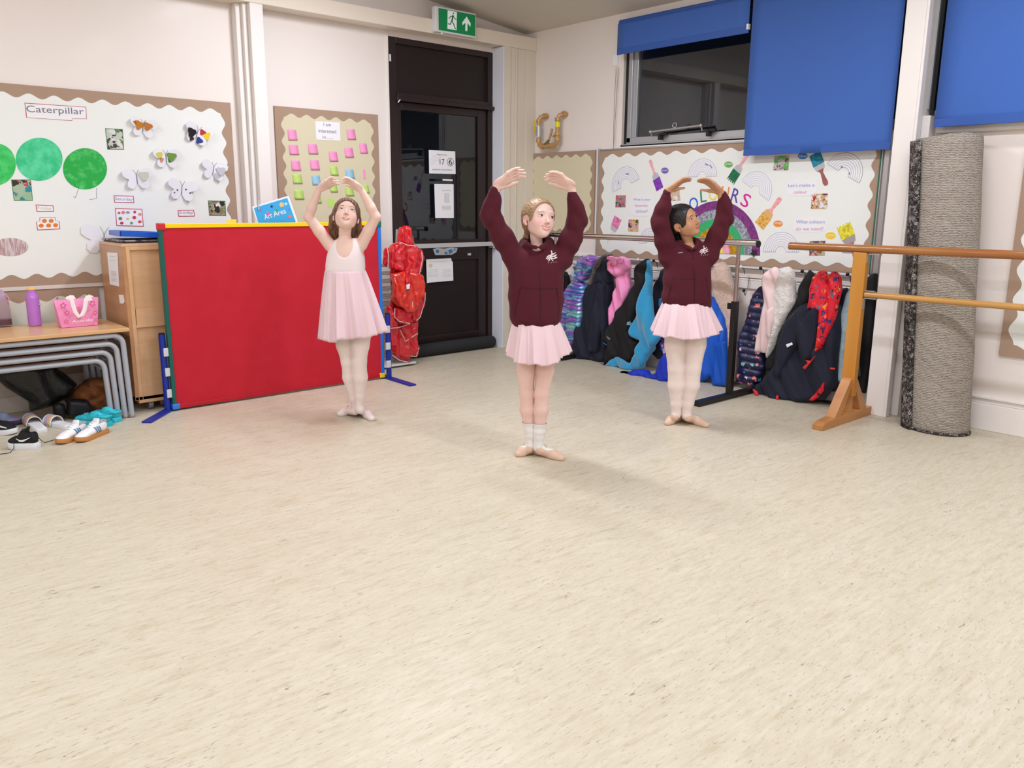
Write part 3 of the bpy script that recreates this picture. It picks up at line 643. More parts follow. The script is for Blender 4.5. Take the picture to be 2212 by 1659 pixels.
mb.tube([s2(732, 188), s2(748, 220), s2(762, 262)], .004, 6); mb.tube([s2(728, 188), s2(716, 218), s2(694, 212)], .004, 6)
mb.build('running_man', gdk, t, smooth=True)
MB().cyl((-1.05, -.175, sz0-.004), (-1.05, -.175, sz0+.002), .006).build('indicator_light', mat('led', (80, 240, 130), .4, emis=((60, 240, 120), 3)), t)

# ---- papers on the door
t = thing('door_notice', 'laminated notice with handwritten 17 and circled 6 on the door glass', 'notice', onL(955, 350, 0))
cardmb('L', [(926, 324), (983, 327), (984, 376), (927, 374.5)], .0, .002).build('sheet', white, t)
letterpx('lettering', 'Please pay', 'L', .0025, (944, 336), (966, 337), 4, greyink, t); letterpx('lettering', 'attention home before', 'L', .0025, (934, 367.5), (977, 369), 4, greyink, t)
letterpx('lettering', '17', 'L', .0025, (950, 355), (960, 356), 12, ink, t)
letterpx('lettering', '6', 'L', .0025, (969, 355.5), (977, 356), 12, ink, t)
mb = MB().tube([onL(973+7*math.cos(a), 350+8.5*math.sin(a), .003) for a in [k*PI/10 for k in range(21)]], .0016, 6); mb.build('circled_mark', ink, t)
mb = MB()
for r in (8, 12, 16): mb.tube([onL(944-r*math.cos(a), 356-r*1.3*math.sin(a), .003) for a in [k*PI/10 for k in range(8)]], .001, 5)
mb.build('faint_rainbow', mat('faint_line', (196, 196, 216), .7), t)
t = thing('marker_pen', 'white marker pen with black cap fixed to the door glass', 'pen', onL(960, 389, 0))
mb = MB().cyl(onL(955, 388.6, .008), onL(977, 389.4, .008), .0075); mb.build('barrel', white, t, smooth=True); MB().cyl(onL(940, 388, .008), onL(955, 388.6, .008), .0078).build('cap', blackm, t, smooth=True)
t = thing('door_notice', 'narrow handwritten list sheet on the door glass', 'notice', onL(958, 430, 0))
cardmb('L', [(938, 397.5), (979.5, 398), (980, 471), (940, 471)], .0, .002).build('sheet', white, t)
mb = MB()
for r in range(9):
    for cpx in (960, 966): mb.tube([onL(cpx, 419+r*2.3, .003), onL(cpx+2.5, 418.5+r*2.3, .003), onL(cpx+4.5, 419.5+r*2.3, .003)], .0008, 4)
for y in (412, 446, 449, 452):
    for q in range(4): mb.tube([onL(955+q*5, y, .003), onL(957+q*5, y-1.3, .003), onL(959+q*5, y+.4, .003)], .0009, 4)
mb.build('handwriting', ink, t)
for y in (420, 446, 458): pass
t = thing('door_notice', 'curling printed notice on the lower door panel', 'notice', onL(950, 585, 0))
cardmb('L', [(920.5, 560.5), (974, 557.5), (975.5, 564), (978, 566), (979, 606), (927, 610.5), (922, 611.5)], -.008, .002).build('sheet', white, t)
mb = MB()
for i in range(4):
    for a, b in ((926, 946), (956, 974)): mb.tube([onL(a, 583+i*4.5, -.005), onL(b, 582+i*4.5, -.005)], .0016, 4)
mb.tube([onL(928, 566, -.005), onL(970, 563.5, -.005)], .0012, 4)
mb.build('printed_lines', mat('print_grey', (206, 204, 206), .7), t)
MB().ext([onL(930+4.5*math.cos(a), 574+4.5*math.sin(a), -.006) for a in [k*PI/8 for k in range(16)]], NRM('L')*.001).build('seal', mat('seal', (228, 208, 170), .6), t)
t = thing('door_sticker', 'torn white and blue sticker under the push bar', 'sticker', onL(962, 543, 0))
cardmb('L', [(935, 538), (944, 536), (960, 537), (975, 535), (988, 536), (986, 544), (976, 550), (958, 551), (940, 551)], -.008, .002).build('sheet', mat('torn_white', (206, 206, 206), .6), t)
mb = MB()
for a in (((941, 540), (947, 539), (949, 545), (943, 547)), ((968, 541), (975, 538), (979, 544), (971, 549)), ((960, 545), (965, 543), (967, 549), (961, 549)), ((980, 538), (985, 537), (981, 543))): cardmb('L', a, -.006, .001, mb)
mb.build('blue_patch', mat('sticker_blue', (50, 140, 206), .5), t)

# ---- copper pipe and valve
copper = mat('painted_copper_pipe', (196, 156, 104), .35, metal=.25, bump=(40, .2, .002))
t = thing('copper_pipe', 'U shaped copper gas pipe with valve above the empty board', 'pipe', (-.08, -.36, 1.75))
d = .075
def Q(x, y, o=d): return onR(1120+x/4.609, 220+y/4.609, o)
A = Q(195, 190); A0 = onR(1120+195/4.609, 220+190/4.609, 0)
pL, pR = Q(197, 230), Q(405, 215)
bL, bR = Q(205, 450), Q(400, 425)
uL = (pL+bL)/2; pts = []
zt = 2.02; yl = -.262; yr = -.497; zb = 1.775; r = .019
path = [Vector((.01, yl-.04, zt+.01)), Vector((-.03, yl-.035, zt+.012)), Vector((-.06, yl-.01, zt+.0)), Vector((-.07, yl, zt-.03)), Vector((-.07, yl, zb+.05)), Vector((-.07, yl-.012, zb+.012)), Vector((-.07, yl-.05, zb)),
        Vector((-.07, yr+.05, zb)), Vector((-.07, yr+.012, zb+.012)), Vector((-.07, yr, zb+.05)), Vector((-.07, yr, zt-.03)), Vector((-.06, yr-.01, zt)), Vector((-.03, yr-.035, zt+.012)), Vector((.01, yr-.04, zt+.01))]
mb = MB().tube(path, r, 16)
for c, dd in ((path[1], path[0]-path[2]), (path[3], Vector((0, 0, 1))), (path[4], Vector((0, 0, 1))), (path[6], Vector((0, 1, 0))), (path[7], Vector((0, 1, 0))), (path[9], Vector((0, 0, 1))), (path[10], Vector((0, 0, 1))), (path[12], path[11]-path[13]), (Vector((-.07, yr, 1.87)), Vector((0, 0, 1)))):
    dd = dd.normalized(); mb.cyl(c-dd*.014, c+dd*.014, .024)
mb.cyl((-.07, (yl+yr)/2+.02, zb), (-.07, (yl+yr)/2-.02, zb), .023); mb.tube([(-.07, yr+.02, 1.86), (-.07, yr+.055, 1.85)], [.012, .008], 10)
mb.build('pipe', copper, t, smooth=True)
MB().cyl((-.07, yl, 1.86), (-.07, yl, 1.94), .026).build('valve_body', alu, t, smooth=True)
mb = MB().cyl((-.07, yl, 1.85), (-.07, yl, 1.86), .029, n=6); mb.cyl((-.07, yl, 1.94), (-.07, yl, 1.95), .029, n=6); mb.cyl((-.07, yl, 1.90), (-.07, yl+.045, 1.90), .008); mb.build('valve_nut', silver, t)
MB().bar((-.07, yl+.048, 1.89), (-.07, yl+.052, 1.99), .016, .006, up=(1, 0, 0)).build('valve_lever', mat('yellow_plastic', (236, 200, 30), .4), t, bevel=.002)
MB().cyl((-.07, yr, 1.925), (-.07, yr, 1.965), .0205).build('yellow_tape', mat('yellow_tape', (238, 228, 30), .4), t, smooth=True)
t = thing('paint_brush', 'small brush with wooden handle standing in the bend of the pipe', 'brush', (-.075, -.38, 1.80))
mb = MB().tube([Q(300, 385, .08), Q(318, 340, .08), Q(335, 268, .08)], [.008, .010, .011], 10); mb.build('handle', copper, t, smooth=True)
MB().tube([Q(268, 440, .08), Q(285, 415, .08), Q(305, 375, .08)], [.030, .022, .009], 12, rb=[.012, .012, .008]).build('bristles', mat('olive_bristle', (120, 104, 62), .7), t, smooth=True)
MB().tube([Q(240, 442, .08), Q(285, 400, .08), Q(300, 370, .08)], [.003, .006, .003], 8).build('black_edge', blackm, t, smooth=True)

# ---- blinds
blue = mat('blue_blind_fabric', (56, 100, 182), .65, bump=(300, .15, .001), sheen=.1)
bluet = mat('blue_hem', (50, 90, 170), .6)
def blind(label, u0, u1, z0, z1, off, slack=0):
    t = thing('roller_blind', label, 'roller blind', wp('R', (u0+u1)/2, z1, off), 'blue roller blinds')
    n = 14; vs = []; fs = []
    for i in range(n+1):
        z = z1+(z0-z1)*i/n
        for j in range(n+1):
            u = u0+(u1-u0)*j/n; vs.append(wp('R', u, z, off+.0022*math.sin(j*.9+i*.12)*(i/n)*slack+.001*slack*math.sin(PI*j/n)*(i/n)))
    for i in range(n):
        for j in range(n): a = i*(n+1)+j; fs.append((a, a+1, a+n+2, a+n+1))
    mb = MB(); mb._add(vs, fs); mb.build('fabric', blue, t, smooth=True, solid=.0015)
    MB().ext([wp('R', u0, z0-.0, off-.006), wp('R', u1, z0, off-.006), wp('R', u1, z0+.045, off-.006), wp('R', u0, z0+.045, off-.006)], NRM('R')*.009).build('bottom_bar', bluet, t, bevel=.002)
    mb = MB().cyl(wp('R', u0, z1+.01, off-.03), wp('R', u1, z1+.01, off-.03), .022); mb.build('roller', bluet, t, smooth=True)
    return t
t = blind('short rolled up blue blind over the uncovered window', 1.173, 2.347, 2.418, 2.645, .10)
mb = MB().box(wp('R', 2.335, 2.44, .11), wp('R', 2.35, 2.475, .085)); mb.build('end_cap', white, t)
blind('tall lowered blue blind beside the window', 2.37, 3.39, 1.617, 2.645, .10, 1)
blind('blue blind behind the rolled carpet at the right', 3.63, 5.4, 1.73, 2.645, .10, .5)
t = thing('blind_cord', 'thin blind cord with white clip left of the window', 'cord', (-.03, -1.06, 1.73))
a, b_ = onR(1331, 145, .015), onR(1325, 322, .03)
mb = MB().tube([a, (a+b_)/2+Vector((-.004, .004, 0)), b_], .0018, 6); a2 = onR(1336, 145, .015); mb.tube([a2, (a2+b_)/2, b_], .0018, 6); mb.build('cord', greyink, t)
cardmb('R', [(1325, 119), (1337, 117), (1336, 142), (1325, 143)], 0, .012).build('clip', white, t, bevel=.002)
MB().ext([onR(1190/1+1212-1190, 600, 0)]*0 or [onR(1218, 583, 0), onR(1233, 583, 0), onR(1233, 614, 0), onR(1218, 614, 0)], NRM('R')*.003).build('wall_notice', white)
tag(bpy.data.objects['wall_notice'], 'small white notice on the wall left of the coats', 'notice')
# picture pegs / aluminium fitting under the sill
# ================================================================== soft shapes: distance fields turned into meshes
def smin(a, b, k):
    if k <= 0: return np.minimum(a, b)
    h = np.clip(.5+.5*(b-a)/k, 0, 1); return b*(1-h)+a*h-k*h*(1-h)
def smax(a, b, k): return -smin(-a, -b, k)
class Field:
    def __init__(s, lo, hi, h):
        s.lo = np.array(lo, float); s.h = h; s.n = np.ceil((np.array(hi)-s.lo)/h).astype(int)+1
        s.f = np.full(s.n, 1.0, np.float32)
    def sub(s, lo, hi):
        a = np.clip(np.floor((np.array(lo)-s.lo)/s.h).astype(int), 0, s.n-1); b = np.clip(np.ceil((np.array(hi)-s.lo)/s.h).astype(int)+1, 1, s.n)
        if (b <= a).any(): return None
        sl = tuple(slice(i, j) for i, j in zip(a, b))
        ax = [(s.lo[k]+s.h*np.arange(a[k], b[k])).astype(np.float32) for k in range(3)]
        return sl, ax[0][:, None, None], ax[1][None, :, None], ax[2][None, None, :]
    def comb(s, sl, d, k, op):
        s.f[sl] = smin(s.f[sl], d, k) if op == 'add' else smax(s.f[sl], -d, k)
    def cone(s, a, b, ra, rb, k=.01, op='add', sy=1.0):
        """tapered capsule"""
        a = np.array(a, float); b = np.array(b, float); m = max(ra, rb)+k+3*s.h
        g = s.sub(np.minimum(a, b)-m, np.maximum(a, b)+m)
        if g is None: return
        sl, X, Y, Z = g; d = b-a; L2 = float(d@d)+1e-12
        px, py, pz = X-a[0], Y-a[1], Z-a[2]
        t = np.clip((px*d[0]+py*d[1]+pz*d[2])/L2, 0, 1)
        q = np.sqrt((px-t*d[0])**2+((py-t*d[1])*sy)**2+(pz-t*d[2])**2)-(ra+(rb-ra)*t)
        s.comb(sl, q, k, op)
    def chain(s, pts, rs, k=.006, k0=None, op='add'):
        for i in range(len(pts)-1): s.cone(pts[i], pts[i+1], rs[i], rs[i+1], k if (i or k0 is None) else k0, op)
    def ell(s, c, r, k=.01, M=None, op='add'):
        """ellipsoid, M = 3x3 rotation whose rows are the local axes"""
        c = np.array(c, float); r = np.array(r, float); m = max(r)+k+3*s.h
        g = s.sub(c-m, c+m)
        if g is None: return
        sl, X, Y, Z = g; p = [X-c[0], Y-c[1], Z-c[2]]
        if M is not None: p = [M[i][0]*p[0]+M[i][1]*p[1]+M[i][2]*p[2] for i in range(3)]
        k0 = np.sqrt((p[0]/r[0])**2+(p[1]/r[1])**2+(p[2]/r[2])**2); k1 = np.sqrt((p[0]/r[0]**2)**2+(p[1]/r[1]**2)**2+(p[2]/r[2]**2)**2)+1e-9
        s.comb(sl, k0*(k0-1)/k1, k, op)
    def torso(s, st, k=.01, pw=2.3, op='add', grow=0.0):
        """stations (z, cx, cy, a, b) from bottom to top"""
        st = sorted(st); z = [q[0] for q in st]; m = .03+k
        lo = [min(q[1]-q[3] for q in st)-m, min(q[2]-q[4] for q in st)-m, z[0]-m]; hi = [max(q[1]+q[3] for q in st)+m, max(q[2]+q[4] for q in st)+m, z[-1]+m]
        g = s.sub(lo, hi)
        if g is None: return
        sl, X, Y, Z = g; zz = Z.ravel()
        def ip(i):
            v = np.array([q[i] for q in st]); out = np.interp(zz, z, v)
            kk = np.ones(7)/7 if len(zz) > 20 else None
            if kk is not None: out = np.convolve(np.pad(out, 3, 'edge'), kk, 'valid')
            return out.astype(np.float32)[None, None, :]
        cx, cy, a, b = ip(1), ip(2), ip(3)+grow, ip(4)+grow
        q = (np.abs((X-cx)/a)**pw+np.abs((Y-cy)/b)**pw)**(1/pw)
        d = (q-1)*np.minimum(a, b)
        ez = np.maximum(np.maximum(z[0]-grow-Z, Z-z[-1]-grow), -1)
        d = np.where(ez > 0, np.sqrt(np.maximum(d, 0)**2+ez**2), np.maximum(d, ez))
        s.comb(sl, d, k, op)
    def ripple(s, fn):
        X = (s.lo[0]+s.h*np.arange(s.n[0]))[:, None, None]; Y = (s.lo[1]+s.h*np.arange(s.n[1]))[None, :, None]; Z = (s.lo[2]+s.h*np.arange(s.n[2]))[None, None, :]
        s.f += fn(X, Y, Z).astype(np.float32)
    def mesh(s, relax=1):
        f = s.f; ins = f < 0
        nx, ny, nz = f.shape
        c = np.zeros((nx-1, ny-1, nz-1), np.uint8)
        for i in (0, 1):
            for j in (0, 1):
                for k in (0, 1): c += ins[i:nx-1+i, j:ny-1+j, k:nz-1+k]
        act = (c > 0) & (c < 8); idx = np.argwhere(act); id3 = np.full(act.shape, -1, np.int64); id3[act] = np.arange(len(idx))
        acc = np.zeros((len(idx), 3)); cnt = np.zeros(len(idx))
        I, J, K = idx.T
        cor = [(i, j, k) for i in (0, 1) for j in (0, 1) for k in (0, 1)]
        for a in cor:
            for ax in range(3):
                if a[ax]: continue
                b = list(a); b[ax] = 1
                fa = f[I+a[0], J+a[1], K+a[2]]; fb = f[I+b[0], J+b[1], K+b[2]]; m = (fa < 0) != (fb < 0)
                t = np.where(m, fa/np.where(m, fa-fb, 1), 0)
                for q in range(3): acc[:, q] += np.where(m, a[q]+(t if q == ax else 0), 0)
                cnt += m
        V = idx+acc/cnt[:, None]
        Q = []
        for ax in range(3):
            o = [q for q in range(3) if q != ax]
            sa = [slice(None)]*3; sb = [slice(None)]*3; sa[ax] = slice(0, -1); sb[ax] = slice(1, None)
            A = ins[tuple(sa)]; B = ins[tuple(sb)]; cr = A != B
            e = np.argwhere(cr); e = e[(e[:, o[0]] > 0) & (e[:, o[1]] > 0) & (e[:, o[0]] < f.shape[o[0]]-1) & (e[:, o[1]] < f.shape[o[1]]-1)]
            fl = A[tuple(e.T)]
            def g(d0, d1):
                q = e.copy(); q[:, o[0]] -= d0; q[:, o[1]] -= d1; return id3[tuple(q.T)]
            q = np.stack([g(1, 1), g(0, 1), g(0, 0), g(1, 0)], 1)
            if ax == 1: fl = ~fl
            q[~fl] = q[~fl][:, ::-1]; Q.append(q)
        Q = np.concatenate(Q); Q = Q[(Q >= 0).all(1)]
        P = V*s.h+s.lo
        for _ in range(relax):
            sm = np.zeros_like(P); n = np.zeros(len(P))
            for a in range(4):
                for b in ((a+1) % 4,):
                    np.add.at(sm, Q[:, a], P[Q[:, b]]); np.add.at(sm, Q[:, b], P[Q[:, a]]); np.add.at(n, Q[:, a], 1); np.add.at(n, Q[:, b], 1)
            n[n == 0] = 1; P = P*.5+.5*sm/n[:, None]
        return P, Q
def npmesh(name, P, Q, mats, parent=None, cols=None):
    me = bpy.data.meshes.new(name); me.vertices.add(len(P)); me.vertices.foreach_set('co', np.asarray(P, np.float32).ravel())
    n = len(Q); k = Q.shape[1]; me.loops.add(n*k); me.loops.foreach_set('vertex_index', Q.ravel().astype(np.int32)); me.polygons.add(n)
    me.polygons.foreach_set('loop_start', (np.arange(n)*k).astype(np.int32)); me.polygons.foreach_set('use_smooth', np.ones(n, bool))
    me.update(calc_edges=True); me.validate()
    for m in (mats if isinstance(mats, (list, tuple)) else [mats]): me.materials.append(m)
    if cols is not None:
        at = me.color_attributes.new('tone', 'FLOAT_COLOR', 'POINT'); at.data.foreach_set('color', np.concatenate([cols, np.ones((len(cols), 1))], 1).astype(np.float32).ravel())
    return link(name, me, parent)
def vfilter(P, Q, keep):
    """drop faces whose vertices fail keep(P)"""
    k = keep(P)[Q].any(1); Q = Q[k]; used = np.zeros(len(P), bool); used[Q.ravel()] = True; mp = np.cumsum(used)-1
    return P[used], mp[Q]

def cloth(name, w, off, polys, T, m, parent=None, r=.04, fold=(.010, 60, 0), h=.006, back=None, seed=0, px=True, tilt=0, lump=0, quilt=0, top=None):
    """a padded, folded piece of cloth hanging in front of wall w: outline(s) in pixels at distance off; T = half thickness.
    fold = (depth, spatial frequency, lean)"""
    off = off+.0005
    pl = []
    for poly in polys: pl.append(np.array([uv(w, a, b, off) for a, b in poly] if px else poly))
    A = np.concatenate(pl); lo = A.min(0)-.03; hi = A.max(0)+.03
    nx, ny = [int(math.ceil((hi[i]-lo[i])/h))+1 for i in (0, 1)]
    Uc = lo[0]+h*np.arange(nx); Vc = lo[1]+h*np.arange(ny); UU, VV = np.meshgrid(Uc, Vc, indexing='ij')
    best = np.full(UU.shape, -1.0)
    for P in pl:
        d2 = np.full(UU.shape, 9.0); ins = np.zeros(UU.shape, bool); n = len(P)
        for i in range(n):
            a = P[i]; b = P[(i+1) % n]; e = b-a; L = e@e+1e-12
            t = np.clip(((UU-a[0])*e[0]+(VV-a[1])*e[1])/L, 0, 1); d2 = np.minimum(d2, (UU-a[0]-t*e[0])**2+(VV-a[1]-t*e[1])**2)
            c = ((a[1] > VV) != (b[1] > VV)) & (UU < (b[0]-a[0])*(VV-a[1])/(b[1]-a[1]+1e-12)+a[0]); ins ^= c
        d = np.sqrt(d2)*np.where(ins, 1, -1); best = np.maximum(best, d)
    rs = np.random.RandomState(seed+11); ph = rs.rand(8)*6.28
    am, fq, lean = fold; hgt = (hi[1]-lo[1])
    s = UU+lean*(VV-lo[1])+.012*np.sin(VV*9+ph[0])
    c = am*(np.sin(fq*s+ph[1]+1.2*np.sin(VV*5+ph[2]))*.7+.5*np.sin(fq*.47*s+ph[3]+VV*3)+.25*np.sin(fq*2.1*s+ph[5]+4*np.sin(VV*7)))
    if top is not None: c = c*np.clip((hi[1]-VV)/top, .15, 1)
    if lump: c += lump*(np.sin(UU*55+ph[4]+2*np.sin(VV*37))*np.sin(VV*47+ph[6]+2*np.sin(UU*29)))
    Tt = T*np.ones(UU.shape)
    if quilt: Tt = T*(.72+.28*np.abs(np.sin(VV*PI/quilt+.8*np.sin(UU*7))))
    zl = -(T+abs(am)*1.6+abs(lump)*1.2+.012+abs(tilt)*hgt); zh = -zl
    nz = int(math.ceil((zh-zl)/h))+1; F = Field((lo[0], lo[1], zl), (hi[0], hi[1], zh), h); F.n = np.array([nx, ny, nz]); 
    Zc = (zl+h*np.arange(nz))[None, None, :]
    wd = np.maximum(r-best, 0)[:, :, None]; ctr = (c+tilt*(hi[1]-VV))[:, :, None]
    F.f = (np.sqrt(wd**2+((Zc-ctr)*(r/Tt[:, :, None]))**2)-r).astype(np.float32)*.8
    P, Q = F.mesh(1)
    nrm = NRM(w)
    if w == 'L': Wd = np.stack([P[:, 0], -off-P[:, 2], P[:, 1]], 1)
    else: Wd = np.stack([-off-P[:, 2], -P[:, 0], P[:, 1]], 1)
    Q = Q[:, ::-1] if w == 'L' else Q
    lim = .004
    if w == 'L': Wd[:, 1] = np.minimum(Wd[:, 1], -lim)
    else: Wd[:, 0] = np.minimum(Wd[:, 0], -lim)
    Wd[:, 2] = np.maximum(Wd[:, 2], .002)
    return npmesh(name, Wd, Q, m, parent)
# ================================================================== furniture and things along the door wall
woodm = mat('beech_panel', (220, 178, 138), .4, noise=((210, 166, 124), 3, .3, .7, (1, 1, 9)), spec=.4)
woodd = mat('beech_side', (196, 146, 104), .3, noise=((182, 132, 92), 3, .3, .7, (1, 1, 7)))
greyst = mat('grey_tube', (176, 180, 188), .35, metal=.1)
chrome = mat('chrome', (214, 212, 208), .12, metal=1)
blackst = mat('black_steel', (22, 22, 24), .4)
# red divider screen
DY = -.60; a = onL(345, 486, .6); b = onL(826, 479, .6); c = onL(832, 822, .6); d = onL(378, 883, .6)
xl, xr, zt, zb = -3.487, -1.945, 1.146, .012
t = thing('divider_screen', 'large red felt divider screen with yellow top and green and blue edges', 'divider', ((xl+xr)/2, DY, 0))
MB().box((xl+.01, DY-.009, zb+.01), (xr-.01, DY+.009, zt-.01)).build('red_panel', mat('red_felt', (190, 18, 40), .8, bump=(250, .2, .001), sheen=.05, noise=((196, 24, 48), 9, .45, .75)), t)
MB().box((xl+.02, DY-.016, zt-.022), (xr-.02, DY+.016, zt+.004)).build('top_rail', mat('yellow_rail', (246, 208, 16), .35), t, bevel=.003)
MB().box((xl-.004, DY-.016, zb+.03), (xl+.020, DY+.016, zt-.03)).build('green_rail', mat('green_rail', (10, 92, 84), .35), t, bevel=.003)
MB().box((xr-.020, DY-.016, zb+.03), (xr+.004, DY+.016, zt-.03)).build('blue_rail', mat('lightblue_rail', (34, 122, 220), .35), t, bevel=.003)
MB().box((xl+.03, DY-.016, zb), (xr-.03, DY+.016, zb+.026)).build('bottom_rail', mat('red_rail', (178, 18, 38), .35), t, bevel=.003)
for nm, x, z, cc in (('red', xl, zt, (206, 36, 52)), ('yellow', xr, zb, (240, 206, 30)), ('light_blue', xl, zb, (50, 126, 214)), ('green', xr, zt, (20, 110, 90))):
    sx = 1 if x == xl else -1; sz = -1 if z == zt else 1; mm = mat('corner_'+nm, cc, .35)
    mb = MB().box((x-.008*sx, DY-.02, z-.002*sz if sz > 0 else z+.008), (x+.038*sx, DY+.02, z+.034*sz)); mb.build('corner_cap', mm, t, bevel=.006)
navy = mat('royal_plastic', (20, 44, 150), .35)
clipm = mat('grey_clip', (206, 210, 214), .4)
def foot(label, fx, fy, tx, ty, side):
    t = thing('screen_foot', label, 'screen foot', (fx, fy, 0), 'blue screen feet')
    mb = MB().tube([(fx, fy, .004), (fx, fy, .485)], .0195, 16); mb.build('post', navy, t, smooth=True)
    MB().cyl((fx, fy, .485), (fx, fy, .493), .017).build('post_cap', blackm, t, smooth=True)
    MB().bar((fx-(tx-fx)*.4, fy-(ty-fy)*.4, .006), (tx, ty, .006), .058, .012).build('base_strip', navy, t, bevel=.003)
    for z in (.115, .25, .375):
        MB().box((fx-.004*side, fy-.026, z-.026), (fx+side*.034, fy-.012, z+.026)).build('clip', clipm, t, bevel=.003)
foot('blue screen foot at the green edge of the red divider', -3.515, -.585, -3.715, -.80, 1)
foot('blue screen foot at the light blue edge of the red divider', -1.915, -.635, -1.925, -.96, -1)
# yellow wooden clip on the divider top
t = MB().box(onL(488, 482, .59)+Vector((-.0, -.012, -.004)), onL(512, 474, .61)+Vector((0, .012, 0))).build('yellow_block', mat('pale_yellow_block', (236, 208, 90), .5), None, bevel=.004); tag(t, 'small pale yellow block on top of the red divider', 'block')
# Art Area sign
t = thing('art_sign', 'tilted light blue Art Area sign with white edge standing above the red divider', 'sign', onL(590, 480, .55))
def AS(x, y, o=.55): return onL(500+x/5.53, 200+y/5.53, o)
MB().ext([AS(243, 1365), AS(680, 1232), AS(790, 1540), AS(760, 1660), AS(345, 1660), AS(300, 1545)], (0, -.004, 0)).build('edge', mat('sign_edge', (226, 236, 238), .4), t)
MB().ext([AS(268, 1378, .554), AS(665, 1258, .554), AS(765, 1540, .554), AS(740, 1640, .554), AS(370, 1640, .554), AS(318, 1540, .554)], (0, -.0015, 0)).build('sheet', mat('sky_sheet', (62, 166, 228), .4), t)
def skew(s, a, b, upx, upy, m, par, o=.556):
    A = AS(*a, o); B = AS(*b, o); C = AS(a[0]+upx, a[1]+upy, o); lettering('lettering', s, A, B-A, C-A, m, par)
skew('Art', (400, 1520), (490, 1492), -18, -62, white, t); skew('Area', (510, 1485), (655, 1440), -18, -62, white, t)
for x, y, r, cc in ((440, 1450, 26, (230, 90, 160)), (540, 1410, 24, (60, 170, 90)), (600, 1340, 34, (250, 190, 110)), (650, 1330, 22, (170, 220, 230)), (480, 1360, 18, (40, 60, 80)), (350, 1400, 16, (150, 110, 190)), (695, 1480, 24, (236, 110, 120)), (690, 1395, 14, (110, 120, 210))):
    MB().ext([AS(x+r*math.cos(k*PI/5)*(1 if k % 2 else .7), y+r*math.sin(k*PI/5)*(1 if k % 2 else .7), .5557) for k in range(10)], (0, -.0006, 0)).build('sign_picture', mat('art_%d_%d' % cc[:2], cc, .5), t)
MB().tube([AS(325, 1400, .56), AS(322, 1290, .56), AS(335, 1285, .55), AS(337, 1380, .546)], .004, 8).build('clip', mat('clear_clip', (200, 205, 215), .2), t, smooth=True)
# wooden cabinet on castors
cx0, cx1, cy0, cy1, cz0, cz1 = -3.675, -3.12, -.50, -.05, .075, 1.015
t = thing('storage_cabinet', 'tall beech cabinet on castors standing left of the red divider', 'cabinet', (-3.4, -.28, 0))
mb = MB().box((cx0, cy0, cz0), (cx0+.022, cy1, cz1)); mb.build('side_panel', woodd, t, bevel=.002)
mb = MB().box((cx0, cy0, cz1), (cx1, cy1, cz1+.018)); mb.build('top_panel', woodm, t, bevel=.002)
mb = MB().box((cx0+.022, cy0+.014, cz0+.02), (cx1, cy0+.03, cz1)); mb.build('back_panel', woodm, t)
mb = MB().box((cx0+.022, cy0, cz0), (cx0+.045, cy0+.02, cz1)); mb.box((cx0+.045, cy0, cz1-.022), (cx1, cy0+.02, cz1)); mb.box((cx0+.045, cy0, cz0), (cx1, cy0+.02, cz0+.022))
mb.box((cx0+.05, cy0+.004, .535), (cx1, cy0+.02, .64)); mb.box((cx0+.045, cy0-.001, .525), (cx1, cy0+.02, .54)); mb.box((cx0+.02, cy0-.0, cz0-.02), (cx0+.18, cy0+.05, cz0)); mb.build('frame_strips', woodm, t, bevel=.002)
MB().box((cx1-.02, cy0, cz0), (cx1, cy1, cz1)).build('side_panel', woodd, t)
MB().box((cx0, cy0, cz0), (cx1, cy1, cz0+.02)).build('bottom_panel', woodd, t)
MB().cyl((cx0+.11, cy0+.002, .585), (cx0+.11, cy0+.008, .585), .006).build('screw', alu, t)
mb = MB().cyl(onL(303, 858, .5), onL(308, 858, .5), .004)
for (x, y) in ((cx0+.10, cy0+.06), (cx0+.10, cy1-.06), (cx1-.08, cy0+.06), (cx1-.08, cy1-.06)):
    m = MB().cyl((x-.014, y, .032), (x+.014, y, .032), .032); m.cyl((x, y, .03), (x, y, .075), .008); m.box((x-.017, y-.012, .05), (x+.017, y+.012, .075)); m.build('castor', mat('castor_grey', (150, 150, 152), .35, metal=.4), t, smooth=True)
mb = MB().lathe((cx0+.22, cy0+.05, .03), [(.06, 0), (.062, .006), (.03, .012), (.004, .014)], 20, Matrix.Rotation(math.radians(60), 3, 'X')); tag(mb.build('metal_bowl', chrome, None, smooth=True), 'shiny round metal dish under the cabinet', 'dish')
# notices on the cabinet side (plane x = cx0)
def cs(x, y): 
    p = hit(x, y, 0, cx0-.001); return p
for nm, q, lab in (('cabinet_notice', [(232, 545), (254, 546), (257.5, 619), (238, 614)], 'tall printed notice on the side of the cabinet'),):
    t = thing(nm, lab, 'notice', cs(245, 580)); MB().ext([cs(*p) for p in q], (-.002, 0, 0)).build('sheet', white, t)
    mb = MB()
    for y in (553, 562, 586, 589, 592, 595, 600, 603, 606): mb.tube([cs(238+(y-545)*.06, y)-Vector((.0025, 0, 0)), cs(250+(y-545)*.06, y+.8)-Vector((.0025, 0, 0))], .0015, 4)
    mb.build('printed_lines', mat('print_grey', (206, 204, 206), .7), t)
t = MB().ext([cs(257.5, 637), cs(266, 637), cs(269.5, 652), (cs(267, 656)), cs(260, 655)], (-.003, 0, 0)).build('paper_tag', white); tag(t, 'small white paper tag stuck on the cabinet side', 'tag')
